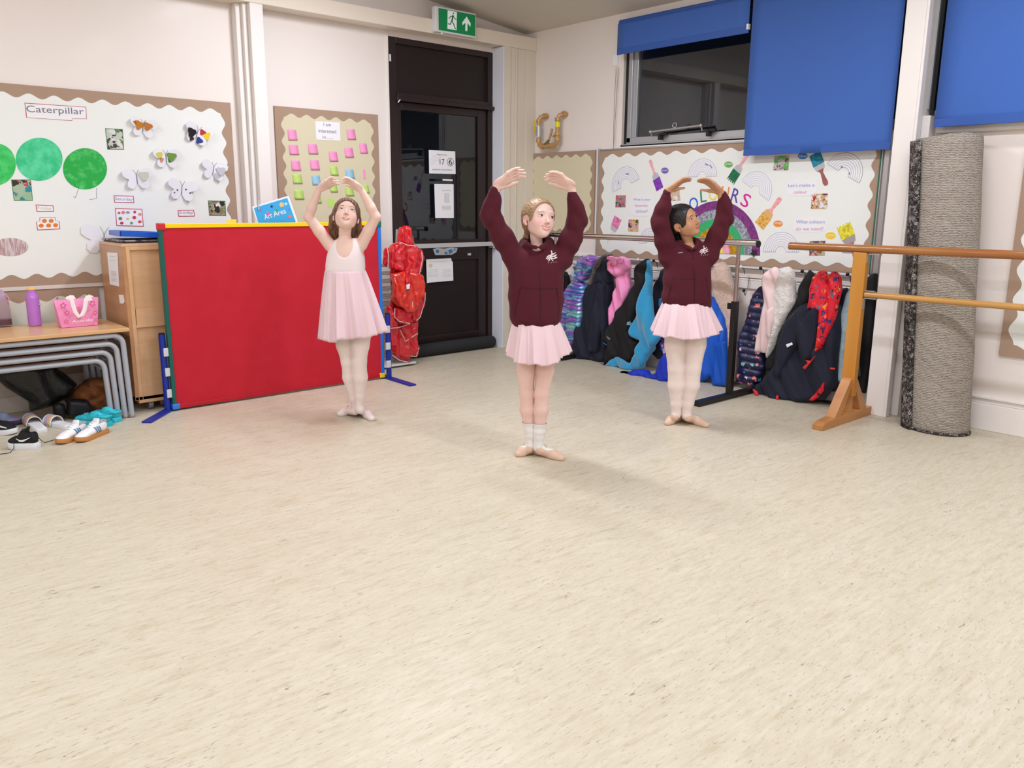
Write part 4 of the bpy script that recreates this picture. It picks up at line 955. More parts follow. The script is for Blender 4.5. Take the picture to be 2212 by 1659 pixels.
# folders on the cabinet
t = thing('blue_tray', 'shallow blue plastic tray lying on the cabinet', 'tray', (-3.45, -.3, cz1+.03))
z = cz1+.018
MB().box((cx0+.02, cy0+.03, z), (cx1-.03, cy1-.05, z+.010)).build('folder', mat('black_folder', (36, 32, 34), .5)); tag(bpy.data.objects['folder'], 'thin black folder under the blue tray on the cabinet', 'folder')
MB().box((cx0+.01, cy0+.05, z+.0105), (cx1-.06, cy1-.03, z+.018)).build('paper_stack', mat('mixed_papers', (190, 180, 176), .6, noise=((60, 50, 60), 30, .4, .6))); tag(bpy.data.objects['paper_stack'], 'loose papers lying between the folder and the blue tray', 'papers')
M = Matrix.Translation((-3.47, -.28, z+.019)) @ Matrix.Rotation(math.radians(3), 4, 'Y') @ Matrix.Rotation(math.radians(-6), 4, 'Z') @ Matrix.Translation((3.47, .28, -z-.019))
trm = mat('blue_tray', (18, 84, 196), .3)
MB().box((cx0+.04, cy0+.04, z+.031), (cx0+.34, cy1-.08, z+.035), M).build('tray_floor', trm, t)
mb = MB()
for q in (((cx0+.03, cy0+.03), (cx0+.35, cy0+.04)), ((cx0+.03, cy1-.08), (cx0+.35, cy1-.07)), ((cx0+.03, cy0+.03), (cx0+.04, cy1-.07)), ((cx0+.34, cy0+.03), (cx0+.35, cy1-.07))): mb.box((q[0][0], q[0][1], z+.031), (q[1][0], q[1][1], z+.062), M)
mb.build('tray_rim', trm, t, bevel=.003)
MB().box((cx0+.05, cy0+.05, z+.035), (cx0+.30, cy1-.10, z+.056), M).build('picture_sheets', mat('picture_sheets', (60, 140, 216), .5, noise=((120, 110, 190), 14, .45, .6)), t)

# ---- nested grey framed tables
TX1, TY0, TY1, TXL = -3.745, -.60, -.13, -5.3
def table(label, i):
    ins = .035*i; x1 = TX1-ins; y0 = TY0+.012*i; y1 = TY1; zt = .523-.048*i; r = .0155; R = .055
    t = thing('nesting_table', label, 'table', ((TXL+x1)/2, (y0+y1)/2, 0), 'nested grey framed tables')
    if i == 0:
        MB().box((TXL, y0-.03, zt+.004), (x1+.035, y1+.03, zt+.026)).build('table_top', mat('table_top_wood', (222, 178, 128), .25, noise=((212, 166, 116), 4, .3, .7, (1, 9, 1))), t, bevel=.004)
    else:
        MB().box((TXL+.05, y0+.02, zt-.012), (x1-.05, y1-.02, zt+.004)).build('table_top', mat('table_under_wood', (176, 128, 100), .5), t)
    for y, nm in ((y0, 'frame'), (y1, 'frame')):
        pts = [(x1, y, 0.012), (x1, y, zt-R-r)]+[(x1-R+R*math.cos(a), y, zt-R-r+R*math.sin(a)) for a in [k*PI/12 for k in range(1, 7)]]+[(TXL, y, zt-r)]
        pts2 = [(p[0]+(.012 if k < 1 else 0), p[1], p[2]) for k, p in enumerate(pts)]
        MB().tube(pts2, r, 12, rb=r*1.25).build('leg_frame', greyst, t, smooth=True)
        MB().cyl((x1+.012, y, 0), (x1+.012, y, .018), r*1.15).build('rubber_foot', mat('foot_grey', (150, 130, 130), .6), t, smooth=True)
    MB().tube([(x1, y0, zt-.07), (x1, y1, zt-.07)], .012, 8).build('cross_bar', greyst, t, smooth=True)
    return t
table('table with beech top holding the bag and bottles, outermost of the nest', 0)
table('grey framed table nested directly under the beech topped one', 1)
table('grey framed table, third of the nest', 2)
table('lowest and innermost grey framed table of the nest', 3)
TZ = .549
# pink bag
t = thing('lunch_bag', 'pink flowered Australia bag with white handles standing on the table', 'bag', (-3.95, -.33, TZ))
def bg(x, y, o): return onL(x/5.53, 400+y/5.53, o)
by = .40
P0 = [bg(657, 1378, by), bg(1197, 1352, by)]; P1 = [bg(738, 1680, by+.01), bg(1170, 1665, by+.01)]
zb_ = TZ+.002; k = (P0[1]-P0[0]).length
A, B = P0; C, D = Vector((P1[1].x, -by, zb_)), Vector((P1[0].x, -by, zb_)); A.z = B.z = (A.z+B.z)/2
mb = MB(); dep = .085; n = 12; vs = []; fs = []
rows = 9
for i in range(rows+1):
    s = i/rows; Lf = D.lerp(A, s); Rg = C.lerp(B, s); dd = dep*(1-s)**.8+.006; bow = .012*math.sin(PI*s)
    ring = []
    for j in range(n+1): u = j/n; ring.append(Lf.lerp(Rg, u)+Vector((0, dd*.0-.004*math.sin(PI*u)-bow*math.sin(PI*u)+dep*.5-dd*.5, .004*math.sin(6*u+s*3)*s)))
    for j in range(n+1): u = 1-j/n; ring.append(Lf.lerp(Rg, u)+Vector((0, dep*.5+dd*.5+bow*math.sin(PI*u), .004*math.sin(6*u+s*3)*s)))
    vs += ring
m_ = 2*(n+1)
for i in range(rows):
    for j in range(m_): fs.append((i*m_+j, i*m_+(j+1) % m_, (i+1)*m_+(j+1) % m_, (i+1)*m_+j))
fs.append(tuple(range(m_))[::-1]); fs.append(tuple(rows*m_+j for j in range(m_))); mb._add(vs, fs)
mb.build('bag_body', mat('pink_cloth', (242, 150, 196), .6, bump=(60, .3, .004)), t, smooth=True)
flm = mat('dark_pink_print', (214, 96, 160), .6); yem = mat('flower_heart', (250, 190, 60), .6)
def onbag(px, py): p = bg(px, py, by+.018); return p
mb = MB(); m2 = MB()
for x, y, r in ((755, 1440, 42), (800, 1525, 34), (790, 1628, 30), (1105, 1415, 40), (1135, 1525, 32), (1150, 1610, 26), (930, 1480, 30)):
    for q in range(5):
        an = q*2*PI/5+x; cx_, cy_ = x+r*.62*math.cos(an), y+r*.62*math.sin(an)
        mb.ext([onbag(cx_+r*.34*math.cos(b2), cy_+r*.34*math.sin(b2)) for b2 in [k2*PI/4 for k2 in range(8)]], (0, -.0006, 0))
    m2.ext([onbag(x+r*.25*math.cos(b2), y+r*.25*math.sin(b2)) for b2 in [k2*PI/4 for k2 in range(8)]], (0, -.0014, 0))
mb.build('flower_print', flm, t); m2.build('flower_hearts', yem, t)
A = onbag(860, 1645); B = onbag(1105, 1622); lettering('lettering', 'Australia', A, B-A, Vector((.004, 0, .0165)), white, t)
hm = mat('white_webbing', (246, 240, 238), .7)
for o_ in (.0, .075):
    pts = [bg(x, y, by+.022-o_*.9) for x, y in ((800, 1365), (815, 1345), (840, 1345), (858, 1375), (875, 1440), (900, 1515), (940, 1570), (985, 1545), (1010, 1490), (1022, 1420), (1030, 1365), (1045, 1335), (1070, 1345), (1078, 1380))]
    if o_: pts = [p+Vector((.012, .0, .004)) for p in pts]
    MB().tube(pts, .0115, 8, rb=.0022, up=(1, 0, .1)).build('handle', hm, t, smooth=True)
MB().ext([onbag(670, 1350), onbag(695, 1335), onbag(690, 1358), onbag(680, 1368)], (0, -.004, 0)).build('zip_pull', mat('violet_pull', (110, 70, 150), .5), t)
# purple bottle
bx, byy = -4.115, -.245
p = onfloor(78, 704, TZ); bx, byy = p.x, p.y+.02
t = thing('water_bottle', 'purple metal bottle with yellow cap on the table', 'bottle', (bx, byy, TZ))
MB().lathe((bx, byy, TZ), [(.03, 0), (.036, .003), (.0365, .16), (.034, .178), (.026, .192), (.0245, .198), (.0245, .215)], 28).build('flask', mat('purple_enamel', (188, 118, 210), .25, coat=.5), t, smooth=True)
MB().lathe((bx, byy, TZ+.215), [(.026, 0), (.026, .006), (.021, .008), (.02, .014)], 24).build('cap', mat('yellow_cap', (240, 206, 90), .35), t, smooth=True)
stk = MB().lathe((bx+.0335, byy-.0165, TZ+.125), [(.011, 0), (.011, .0015)], 10, Matrix.Rotation(math.radians(65), 3, Vector((1, 1.6, 0))))
stk.build('sticker', mat('sticker_print', (150, 200, 230), .4, noise=((240, 170, 90), 90, .45, .6)), t)
# clear bottle
p = onfloor(5, 706, TZ); bx, byy = p.x+.012, p.y+.01
t = thing('water_bottle', 'see-through mauve bottle with pink clip lid at the left edge of the table', 'bottle', (bx, byy, TZ))
MB().lathe((bx, byy, TZ), [(.03, 0), (.043, .004), (.042, .10), (.038, .145), (.032, .162)], 28).build('flask', mat('mauve_clear', (222, 198, 212), .05, trans=.9, ior=1.15), t, smooth=True)
MB().lathe((bx, byy, TZ+.008), [(.02, 0), (.039, .002), (.0385, .035)], 24).build('drink', mat('dark_drink', (92, 30, 40), .3), t, smooth=True)
mb = MB().lathe((bx, byy, TZ+.162), [(.034, 0), (.034, .02), (.03, .03), (.018, .045), (.004, .06)], 24); mb.build('lid', mat('mauve_lid', (176, 150, 172), .2, coat=.5), t, smooth=True)
MB().tube([(bx+.03, byy-.012, TZ+.13), (bx+.038, byy-.014, TZ+.165), (bx+.025, byy-.01, TZ+.19), (bx+.01, byy, TZ+.192)], .010, 8, rb=.004, up=(0, 1, 0)).build('clip', mat('pink_clip', (232, 178, 184), .4), t, smooth=True)

# draught excluder roll
t = MB().tube([(-1.33, -.062, .056), (-1.31, -.062, .056), (-.9, -.062, .057), (-.44, -.062, .056), (-.42, -.062, .056)], [.045, .054, .055, .055, .046], 20).build('draught_excluder', mat('charcoal_cloth', (40, 42, 44), .85, bump=(60, .3, .003)), None, smooth=True, bevel=0)
tag(t, 'charcoal draught excluder roll along the foot of the door', 'draught excluder')

# ---- drying rack with red aprons
t = thing('wire_rack', 'tall wire rack standing behind the blue end of the divider', 'rack', (-1.62, -.17, 0))
wire = mat('rusty_wire', (140, 128, 116), .4, metal=.6)
rx0, rx1, ry0, ry1, rz0, rz1 = -1.80, -1.48, -.30, -.06, .075, .80
mb = MB()
for x, y in ((rx0, ry0), (rx1, ry0), (rx0, ry1), (rx1, ry1)): mb.tube([(x, y, .03), (x, y, rz1)], .0045, 6)
mb.build('upright', wire, t, smooth=True)
for k in range(13):
    z = rz0+k*(rz1-rz0)/12; mb = MB().tube([(rx0, ry0, z), (rx1, ry0, z), (rx1, ry1, z), (rx0, ry1, z), (rx0, ry0, z)], .0022, 5)
    for q in range(5): y = ry0+(ry1-ry0)*q/4; mb.tube([(rx0, y, z), (rx1, y, z)], .0016, 4)
    for q in range(7): x = rx0+(rx1-rx0)*q/6; mb.tube([(x, ry0, z), (x, ry0-.006, z-.012)], .0016, 4)
    mb.build('wire_shelf', wire, t)
mb = MB().tube([(-1.60, -.22, .02), (-1.56, -.25, 1.08)], .010, 10); mb.build('centre_pole', greyst, t, smooth=True)
mb = MB().box((rx0-.02, ry0-.03, .012), (rx1+.03, ry1, .03)); mb.build('base', mat('white_base', (214, 214, 212), .4), t, bevel=.008)
rpvc = mat('red_pvc', (216, 26, 40), .13, coat=.8, bump=(22, .6, .02))
rpvc2 = mat('orange_red_pvc', (226, 48, 34), .15, coat=.8, bump=(34, .55, .012))
piping = mat('white_piping', (232, 206, 206), .5)
def Z3(x, y): return (780+x/3.606, 400+y/3.606)
def apron(label, pieces, edges, off0):
    t = thing('apron', label, 'apron', onL(*pieces[0][0][0], off0), 'red plastic aprons on the wire rack')
    for i, (poly, T, off, m, fold) in enumerate(pieces):
        cloth('apron_sheet' if i else 'apron_front', 'L', off, [poly], T, m, t, r=.022, fold=fold, h=.006, seed=i*7+len(label), lump=.006)
    for e, off in edges:
        pts = [onL(*p, off) for p in e]; MB().tube(pts, .0035, 6).build('white_binding', piping, t, smooth=True)
    return t
apron('red plastic apron with its hood like top over the pole, uppermost on the rack',
      [([Z3(*q) for q in ((300, 330), (345, 312), (385, 325), (405, 400), (415, 470), (380, 480), (330, 470), (290, 440), (290, 370))], .035, .31, rpvc, (.012, 90, 0)),
       ([Z3(*q) for q in ((225, 465), (300, 440), (410, 470), (470, 500), (480, 560), (460, 680), (400, 700), (330, 690), (215, 650), (205, 520))], .035, .35, rpvc, (.016, 55, .1)),
       ([Z3(*q) for q in ((185, 490), (215, 480), (215, 600), (195, 640), (170, 610))], .02, .31, rpvc, (.006, 50, 0))],
      [([Z3(*q) for q in ((205, 480), (212, 540), (210, 640))], .375), ([Z3(*q) for q in ((300, 442), (360, 468), (420, 470))], .39), ([Z3(*q) for q in ((472, 520), (478, 580), (455, 690))], .39)], .35)
apron('crumpled orange red plastic apron in the middle of the rack',
      [([Z3(*q) for q in ((245, 690), (330, 670), (430, 680), (480, 700), (480, 860), (430, 960), (400, 995), (350, 990), (320, 960), (270, 935), (240, 880))], .035, .42, rpvc2, (.016, 48, .3)),
       ([Z3(*q) for q in ((350, 640), (390, 640), (385, 820), (345, 810))], .012, .47, rpvc, (.004, 40, 0))],
      [([Z3(*q) for q in ((405, 820), (400, 900), (402, 950))], .455)], .42)
MB().ext([onL(*Z3(*q), .49) for q in ((352, 775), (380, 768), (376, 808), (354, 810))], (0, -.002, 0)).build('apron_label', white); o = bpy.data.objects['apron_label']; tag(o, 'small white label sewn on the red apron strap', 'label')
apron('red plastic apron with curved white binding hanging right on the rack',
      [([Z3(*q) for q in ((460, 760), (500, 830), (500, 880), (465, 1010), (440, 1055), (385, 1050), (375, 900))], .022, .36, rpvc, (.012, 60, .2)),
       ([Z3(*q) for q in ((265, 950), (400, 980), (385, 1080), (320, 1075), (265, 1040))], .018, .40, rpvc, (.010, 50, .2))],
      [([Z3(*q) for q in ((500, 835), (498, 900), (460, 1030), (430, 1055))], .385), ([Z3(*q) for q in ((263, 960), (262, 1030), (300, 1062), (380, 1078))], .425)], .36)
apron('lowest red plastic apron trailing on the foot of the rack',
      [([Z3(*q) for q in ((225, 650), (460, 680), (485, 800), (492, 900), (455, 1030), (440, 1080), (436, 1200), (440, 1290), (360, 1350), (250, 1310), (228, 1240), (212, 1040), (222, 900), (240, 860), (225, 700))], .02, .32, rpvc, (.014, 60, .1)),
       ([Z3(*q) for q in ((205, 940), (270, 950), (275, 1100), (220, 1115), (203, 1040))], .016, .36, rpvc, (.010, 60, 0)),
       ([Z3(*q) for q in ((215, 1100), (430, 1060), (440, 1160), (360, 1215), (310, 1140), (270, 1255), (225, 1250))], .022, .33, rpvc, (.014, 50, .2)),
       ([Z3(*q) for q in ((300, 1130), (400, 1190), (450, 1260), (430, 1335), (350, 1325), (372, 1375), (320, 1370), (245, 1325), (270, 1220))], .024, .30, rpvc, (.016, 55, .3))],
      [([Z3(*q) for q in ((203, 1040), (225, 1115), (290, 1110), (380, 1080))], .385), ([Z3(*q) for q in ((305, 1130), (345, 1218), (440, 1155))], .36), ([Z3(*q) for q in ((448, 1270), (430, 1338), (360, 1325))], .33), ([Z3(*q) for q in ((245, 1325), (300, 1365), (365, 1378))], .33)], .33)

# ================================================================== barres and carpet roll by the window wall
bxx = -.49
t = thing('metal_ballet_barre', 'portable ballet barre with chrome rail on black T legs', 'ballet barre', (bxx, -1.7, 0))
zb2 = 1.040
MB().cyl((bxx, -.80, zb2), (bxx, -2.775, zb2+.006), .0215, n=24).build('rail', chrome, t, smooth=True)
for y in (-.795, -2.778): MB().cyl((bxx, y, zb2), (bxx, y+(.008 if y > -1 else -.008), zb2), .023).build('end_cap', blackm, t, smooth=True)
for y in (-.925, -2.638):
    MB().cyl((bxx, y, .60), (bxx, y, zb2-.01), .0135).build('upper_post', mat('dull_chrome', (180, 164, 158), .25, metal=.8), t, smooth=True)
    MB().box((bxx-.0195, y-.0195, .03), (bxx+.0195, y+.0195, .66)).build('lower_post', blackst, t, bevel=.002)
    MB().box((bxx-.37, y-.024, 0), (bxx+.37, y+.024, .036)).build('foot', blackst, t, bevel=.003)
    mb = MB().cyl((bxx, y+.02, .625), (bxx, y+.05, .625), .006); mb.box((bxx-.008, y+.035, .605), (bxx+.008, y+.055, .645)); mb.build('clamp_knob', blackm, t)
# wooden barre
wb = mat('orange_varnish', (200, 140, 60), .3, noise=((190, 122, 40), 6, .35, .7, (1, 1, .2)), coat=.3)
wbar = mat('barre_wood', (168, 112, 58), .28, noise=((150, 88, 40), 12, .35, .7, (1, .15, 1)), coat=.4)
wbar2 = mat('barre_wood_pale', (196, 148, 80), .3, noise=((176, 126, 64), 12, .35, .7, (1, .15, 1)), coat=.3)
wf = mat('foot_wood', (198, 140, 84), .4, noise=((176, 116, 64), 8, .35, .7, (.3, 1, 1)))
wx = -.45
t = thing('wooden_ballet_barre', 'varnished wooden ballet barre with two rails and splayed foot', 'ballet barre', (wx, -4.2, 0))
MB().tube([(wx, -2.98, 1.036), (wx, -4.0, 1.042), (wx, -6.4, 1.05)], .0235, 20).build('top_rail', wbar, t, smooth=True)
MB().tube([(wx, -3.49, .775), (wx, -6.35, .79)], .018, 18).build('lower_rail', wbar2, t, smooth=True)
for y in (-3.445, -6.3):
    MB().box((wx-.022, y-.04, .16), (wx+.022, y+.04, 1.018)).build('post', wb, t, bevel=.003)
    fx0, fx1 = wx-.34, wx+.30
    mb = MB().ext([(fx0, y-.032, 0), (fx1, y-.032, 0), (fx1, y-.032, .03), (fx1-.03, y-.032, .055), (fx0+.14, y-.032, .055), (fx0+.04, y-.032, .045), (fx0, y-.032, .03)], (0, .064, 0)); mb.build('foot', wf, t, bevel=.003)
    mb = MB().ext([(wx-.20, y-.03, .055), (wx-.12, y-.03, .055), (wx-.03, y-.03, .20), (wx-.012, y-.03, .24), (wx-.022, y-.03, .27), (wx-.045, y-.03, .26)], (0, .06, 0)); mb.build('brace', wf, t, bevel=.002)
    mb = MB().ext([(wx+.20, y-.03, .055), (wx+.12, y-.03, .055), (wx+.03, y-.03, .20), (wx+.012, y-.03, .24), (wx+.022, y-.03, .27), (wx+.045, y-.03, .26)], (0, .06, 0)); mb.build('brace', wf, t, bevel=.002)
    MB().box((wx-.02, y-.025, .05), (wx+.02, y+.025, .2)).build('post_base', wf, t)
    mb = MB()
    for sg in (-1, 1):
        mb.box((wx-.012, y+sg*.04, 1.008), (wx+.012, y+sg*.115, 1.013)); mb.box((wx-.012, y+sg*.04, .96), (wx+.012, y+sg*.044, 1.013))
    sg = -1 if y > -5 else 1
    mb.box((wx-.012, y+sg*.04, .752), (wx+.012, y+sg*.115, .757)); mb.box((wx-.012, y+sg*.04, .69), (wx+.012, y+sg*.044, .757)); mb.box((wx-.012, y+sg*.04, .795), (wx+.012, y+sg*.10, .799))
    mb.build('bracket', alu, t)
# carpet roll
def carpet_mat(name, dark):
    m = mat(name, (170, 160, 148), .95, spec=.1); nt = m.node_tree; b = nt.nodes['Principled BSDF']; N = nt.nodes.new; Lk = nt.links.new
    tc = N('ShaderNodeTexCoord'); mp = N('ShaderNodeMapping'); mp.inputs['Scale'].default_value = (34, 34, 110)
    n = N('ShaderNodeTexNoise'); n.inputs['Scale'].default_value = 1.6; n.inputs['Detail'].default_value = 2; n.inputs['Distortion'].default_value = .6
    Lk(tc.outputs['Object'], mp.inputs[0]); Lk(mp.outputs[0], n.inputs['Vector'])
    wv = N('ShaderNodeTexWave'); wv.bands_direction = 'Z'; wv.inputs['Scale'].default_value = 34; wv.inputs['Distortion'].default_value = 5; wv.inputs['Detail'].default_value = 2; wv.inputs['Detail Scale'].default_value = 2
    Lk(tc.outputs['Object'], wv.inputs['Vector'])
    mx = N('ShaderNodeMixRGB'); mx.inputs[0].default_value = .6; Lk(wv.outputs[0], mx.inputs[1]); Lk(n.outputs[0], mx.inputs[2])
    r = N('ShaderNodeValToRGB'); r.color_ramp.elements[0].position = .25; r.color_ramp.elements[1].position = .55
    r.color_ramp.elements[0].color = lin(dark); r.color_ramp.elements[1].color = lin((178, 170, 160)); Lk(mx.outputs[0], r.inputs[0]); Lk(r.outputs[0], b.inputs['Base Color'])
    bp = N('ShaderNodeBump'); bp.inputs['Strength'].default_value = .9; bp.inputs['Distance'].default_value = .006; Lk(mx.outputs[0], bp.inputs['Height']); Lk(bp.outputs[0], b.inputs['Normal'])
    return m
cb = carpet_mat('carpet_backing', (120, 108, 98))
pile = voromat('carpet_pile', (60, 54, 54), [(24, 22, 24), (120, 112, 108), (60, 54, 54), (170, 164, 160)], 60, .6, rough=.95, bump=(120, 1.0, .01))
t = thing('carpet_roll', 'grey woven carpet rolled up and stood on end by the window wall', 'carpet roll', (-.215, -3.87, 0))
mb = MB(); prof = []
rc = .164; ccx, ccy = -.215, -3.892; n = 64; H = 1.66; rows = 50
A0 = math.radians(150)     # flap position
def rad(a, z): return rc*(1+.012*math.sin(3*a+1)+.006*math.sin(7*a))+.002*math.sin(z*9+a*2)
vs = []; fs = []
for i in range(rows+1):
    z = .004+H*i/rows; ox = .03*(1-i/rows)*0; top = (1 if i < rows else 0)
    for j in range(n):
        a = A0+2*PI*j/n; rr = rad(a, z)*(1 if 0 < i < rows else .985)
        vs.append((ccx+rr*math.cos(a)*.93+.02*(i/rows), ccy+rr*math.sin(a)*1.03+.13*(i/rows), z+(.012*math.sin(a*2) if i == rows else 0)))
for i in range(rows):
    for j in range(n): fs.append((i*n+j, i*n+(j+1) % n, (i+1)*n+(j+1) % n, (i+1)*n+j))
mb._add(vs, fs)
# spiral inside the top, so the roll reads as rolled up
mb.build('outer_wrap', cb, t, smooth=True, solid=.008)
for k in range(4):
    r_ = rc*(.86-.17*k); pts = []
    m3 = MB(); m3.lathe((ccx+.02, ccy+.115, 1.3), [(r_-.012, 0), (r_, 0), (r_, H-1.31-.004*k), (r_-.012, H-1.31-.004*k)], 40); m3.build('inner_coil', pile, t, smooth=True)
A1 = math.radians(122)
vs = []; fs = []; rows = 40
for i in range(rows+1):
    z = .004+(H-.02)*i/rows
    for q in range(5):
        s = q/4; a = math.radians(148-26*s); rr = rc*1.0+.004+.022*(s-.2)*(1+.2*math.sin(z*6))*0+.006
        vs.append((ccx+rr*math.cos(a)*.95+.02*(i/rows)-.006, ccy+rr*math.sin(a)*1.05+.012*s+.13*(i/rows), z))
for i in range(rows):
    for q in range(4): fs.append((i*5+q, i*5+q+1, (i+1)*5+q+1, (i+1)*5+q))
mb = MB(); mb._add(vs, fs); mb.build('pile_flap', pile, t, smooth=True, solid=.018)
mb = MB().tube([(ccx+rad(a, 0)*math.cos(a)*.94, ccy+rad(a, 0)*math.sin(a)*1.04, .010) for a in [A0+k*2*PI/60 for k in range(61)]], .008, 6); mb.build('pile_edge', pile, t, smooth=True)
# floor vent grille
t = thing('floor_grille', 'dark metal air grille set in the floor below the coats', 'grille', (-.09, -3.1, 0))
g0, g1 = onfloor(1720, 868), onfloor(1812, 880)
MB().box((-.13, -2.95, .0), (-.045, -3.36, .004)).build('frame', mat('grille_frame', (96, 90, 84), .5, metal=.5), t)
mb = MB()
for k in range(24): mb.box((-.122, -2.965-k*.0165, .004), (-.053, -2.972-k*.0165, .006))
mb.build('slots', blackm, t)
# ================================================================== coat rail and coats
railw = mat('white_rail_board', (232, 228, 226), .4)
t = thing('coat_rail', 'white wall boards with wire coat hooks and black and white knobs', 'coat rail', (-.02, -1.9, .8))
def RB(u0, u1, v0, v1, th): return MB().ext([wp('R', u0, v0), wp('R', u1, v0), wp('R', u1, v1), wp('R', u0, v1)], NRM('R')*th)
RB(.62, 3.30, .83, .858, .024).build('upper_board', railw, t, bevel=.002); RB(1.0, 3.30, .70, .76, .02).build('lower_board', railw, t, bevel=.002)
hookm = mat('hook_wire', (120, 120, 122), .3, metal=.8)
mb = MB().tube([(-.035, -.63, .84), (-.035, -3.28, .84)], .0035, 6); mb.build('hook_wire', hookm, t, smooth=True)
mb = MB().tube([(-.035, -.63, .775), (-.035, -3.28, .775)], .003, 6); mb.build('hook_wire', hookm, t, smooth=True)
wknob = mat('white_knob', (238, 238, 240), .3); bknob = mat('black_knob', (20, 20, 22), .3)
for k in range(17):
    u = .66+k*.158; col = wknob if k % 2 else bknob
    mb = MB().tube([(-.03, -u, .80), (-.045, -u, .84), (-.075, -u, .852)], .0035, 6); mb.build('hook', hookm, t, smooth=True)
    MB().ball((-.082, -u, .855), .012, 14, 10).build('knob', col, t, smooth=True)
    u += .04
    mb = MB().tube([(-.03, -u, .78), (-.04, -u, .70), (-.07, -u, .655), (-.085, -u, .68)], .0035, 6); mb.build('hook', hookm, t, smooth=True)
    MB().ball((-.088, -u, .69), .012, 14, 10).build('knob', bknob if k % 2 else wknob, t, smooth=True)

def irid():
    m = mat('iridescent_puffer', (120, 100, 190), .22, metal=.35, coat=.7, bump=(45, .35, .008)); nt = m.node_tree; b = nt.nodes['Principled BSDF']; N = nt.nodes.new
    tc = N('ShaderNodeTexCoord'); mp = N('ShaderNodeMapping'); mp.inputs['Scale'].default_value = (4, 4, 22)
    n = N('ShaderNodeTexNoise'); n.inputs['Scale'].default_value = 1.1; n.inputs['Detail'].default_value = 3; n.inputs['Distortion'].default_value = 1.2
    nt.links.new(tc.outputs['Object'], mp.inputs[0]); nt.links.new(mp.outputs[0], n.inputs['Vector'])
    r = N('ShaderNodeValToRGB'); e = r.color_ramp.elements; st = [(.25, (60, 40, 140)), (.38, (190, 130, 220)), (.46, (120, 90, 200)), (.54, (90, 170, 225)), (.62, (150, 230, 215)), (.72, (200, 150, 230)), (.85, (50, 60, 170))]
    e[0].position = st[0][0]; e[0].color = lin(st[0][1]); e[1].position = st[1][0]; e[1].color = lin(st[1][1])
    for p, c in st[2:]: q = e.new(p); q.color = lin(c)
    nt.links.new(n.outputs[0], r.inputs[0]); nt.links.new(r.outputs[0], b.inputs['Base Color']); return m
irm = irid()
navym = mat('navy_twill', (20, 25, 46), .75, sheen=.05, bump=(120, .15, .002)); blk = mat('black_softshell', (13, 13, 16), .75, sheen=.03, bump=(80, .2, .002))
pinkpu = mat('pink_raincoat', (250, 152, 206), .3, coat=.3, bump=(25, .3, .006)); tealf = mat('teal_fleece', (44, 156, 206), .95, sheen=.6, bump=(160, .9, .006))
fur = mat('olive_fur', (104, 96, 76), .95, sheen=.6, bump=(140, 1.0, .015), noise=((52, 46, 36), 60, .4, .6)); royal = mat('royal_blue_cloth', (22, 52, 186), .7, bump=(60, .3, .004)); cobalt = mat('cobalt_coat', (18, 92, 204), .6, bump=(40, .3, .004))
teddy = mat('beige_teddy', (222, 194, 178), .98, sheen=.5, bump=(110, 1.0, .012)); wteddy = mat('white_teddy', (242, 238, 234), .98, sheen=.5, bump=(110, 1.0, .012))
palep = mat('pale_pink_fleece', (246, 218, 218), .9, sheen=.3, bump=(70, .3, .003)); denim = mat('pale_denim', (156, 186, 202), .85, bump=(120, .3, .003), noise=((178, 204, 216), 30, .4, .65))
unic = voromat('navy_unicorn_print', (28, 30, 72), [(236, 96, 170), (60, 160, 190), (240, 200, 224), (110, 200, 180), (236, 130, 120)], 21, .26, rough=.4, bump=(30, .3, .005))
redp = voromat('red_print_lining', (220, 26, 48), [(40, 50, 120), (34, 28, 40), (240, 150, 60), (240, 40, 60), (30, 120, 160), (24, 30, 60)], 34, .38, rough=.5)
purp = voromat('purple_galaxy_print', (52, 52, 150), [(220, 70, 140), (90, 160, 220), (150, 120, 220), (220, 200, 240)], 30, .45, rough=.5)
def coat(label, parts_, cat='coat', name='coat', group='coats on the coat rail', seed=1):
    off0 = parts_[0][2]; x, y = parts_[0][1][0]
    t = thing(name, label, cat, onR(x, y, off0), group)
    for i, q in enumerate(parts_):
        nm, poly, off, T, m = q[:5]; kw = q[5] if len(q) > 5 else {}
        kw.setdefault('fold', (.012, 48, .25)); kw.setdefault('r', .035)
        cloth(nm, 'R', off, [poly], T, m, t, seed=seed*13+i*5, **kw)
    return t
def ca(x, y): return (1180+x/5.186, 530+y/5.186)
def cb_(x, y): return (1500+x/3.95, 540+y/3.95)
def cc_(x, y): return (1660+x/4.88, 560+y/4.88)
def A_(*p): return [ca(*q) for q in p]
def B_(*p): return [cb_(*q) for q in p]
def C_(*p): return [cc_(*q) for q in p]
coat('black coat behind the front girl, leftmost on the coat rail', [('body', A_((130, 330), (215, 290), (250, 330), (275, 440), (260, 700), (230, 1100), (160, 1180), (60, 1150), (80, 600)), .07, .03, blk)], seed=1)
coat('shiny iridescent purple and turquoise quilted puffer jacket', [
    ('body', A_((340, 330), (450, 440), (480, 640), (410, 900), (350, 1100), (290, 1200), (230, 1100), (150, 850), (190, 620), (210, 540)), .15, .055, irm, dict(fold=(.010, 40, .1), quilt=.034)),
    ('hood', A_((350, 290), (345, 230), (400, 140), (480, 98), (540, 110), (572, 160), (560, 260), (500, 330), (430, 400), (345, 380)), .17, .06, irm, dict(fold=(.012, 50, 0), lump=.010)),
    ('sleeve', A_((220, 600), (320, 560), (420, 560), (415, 760), (380, 1000), (330, 1090), (260, 1130), (240, 900), (250, 700)), .20, .045, irm, dict(fold=(.004, 40, .1), quilt=.034))], 'jacket', 'puffer_jacket', seed=2)
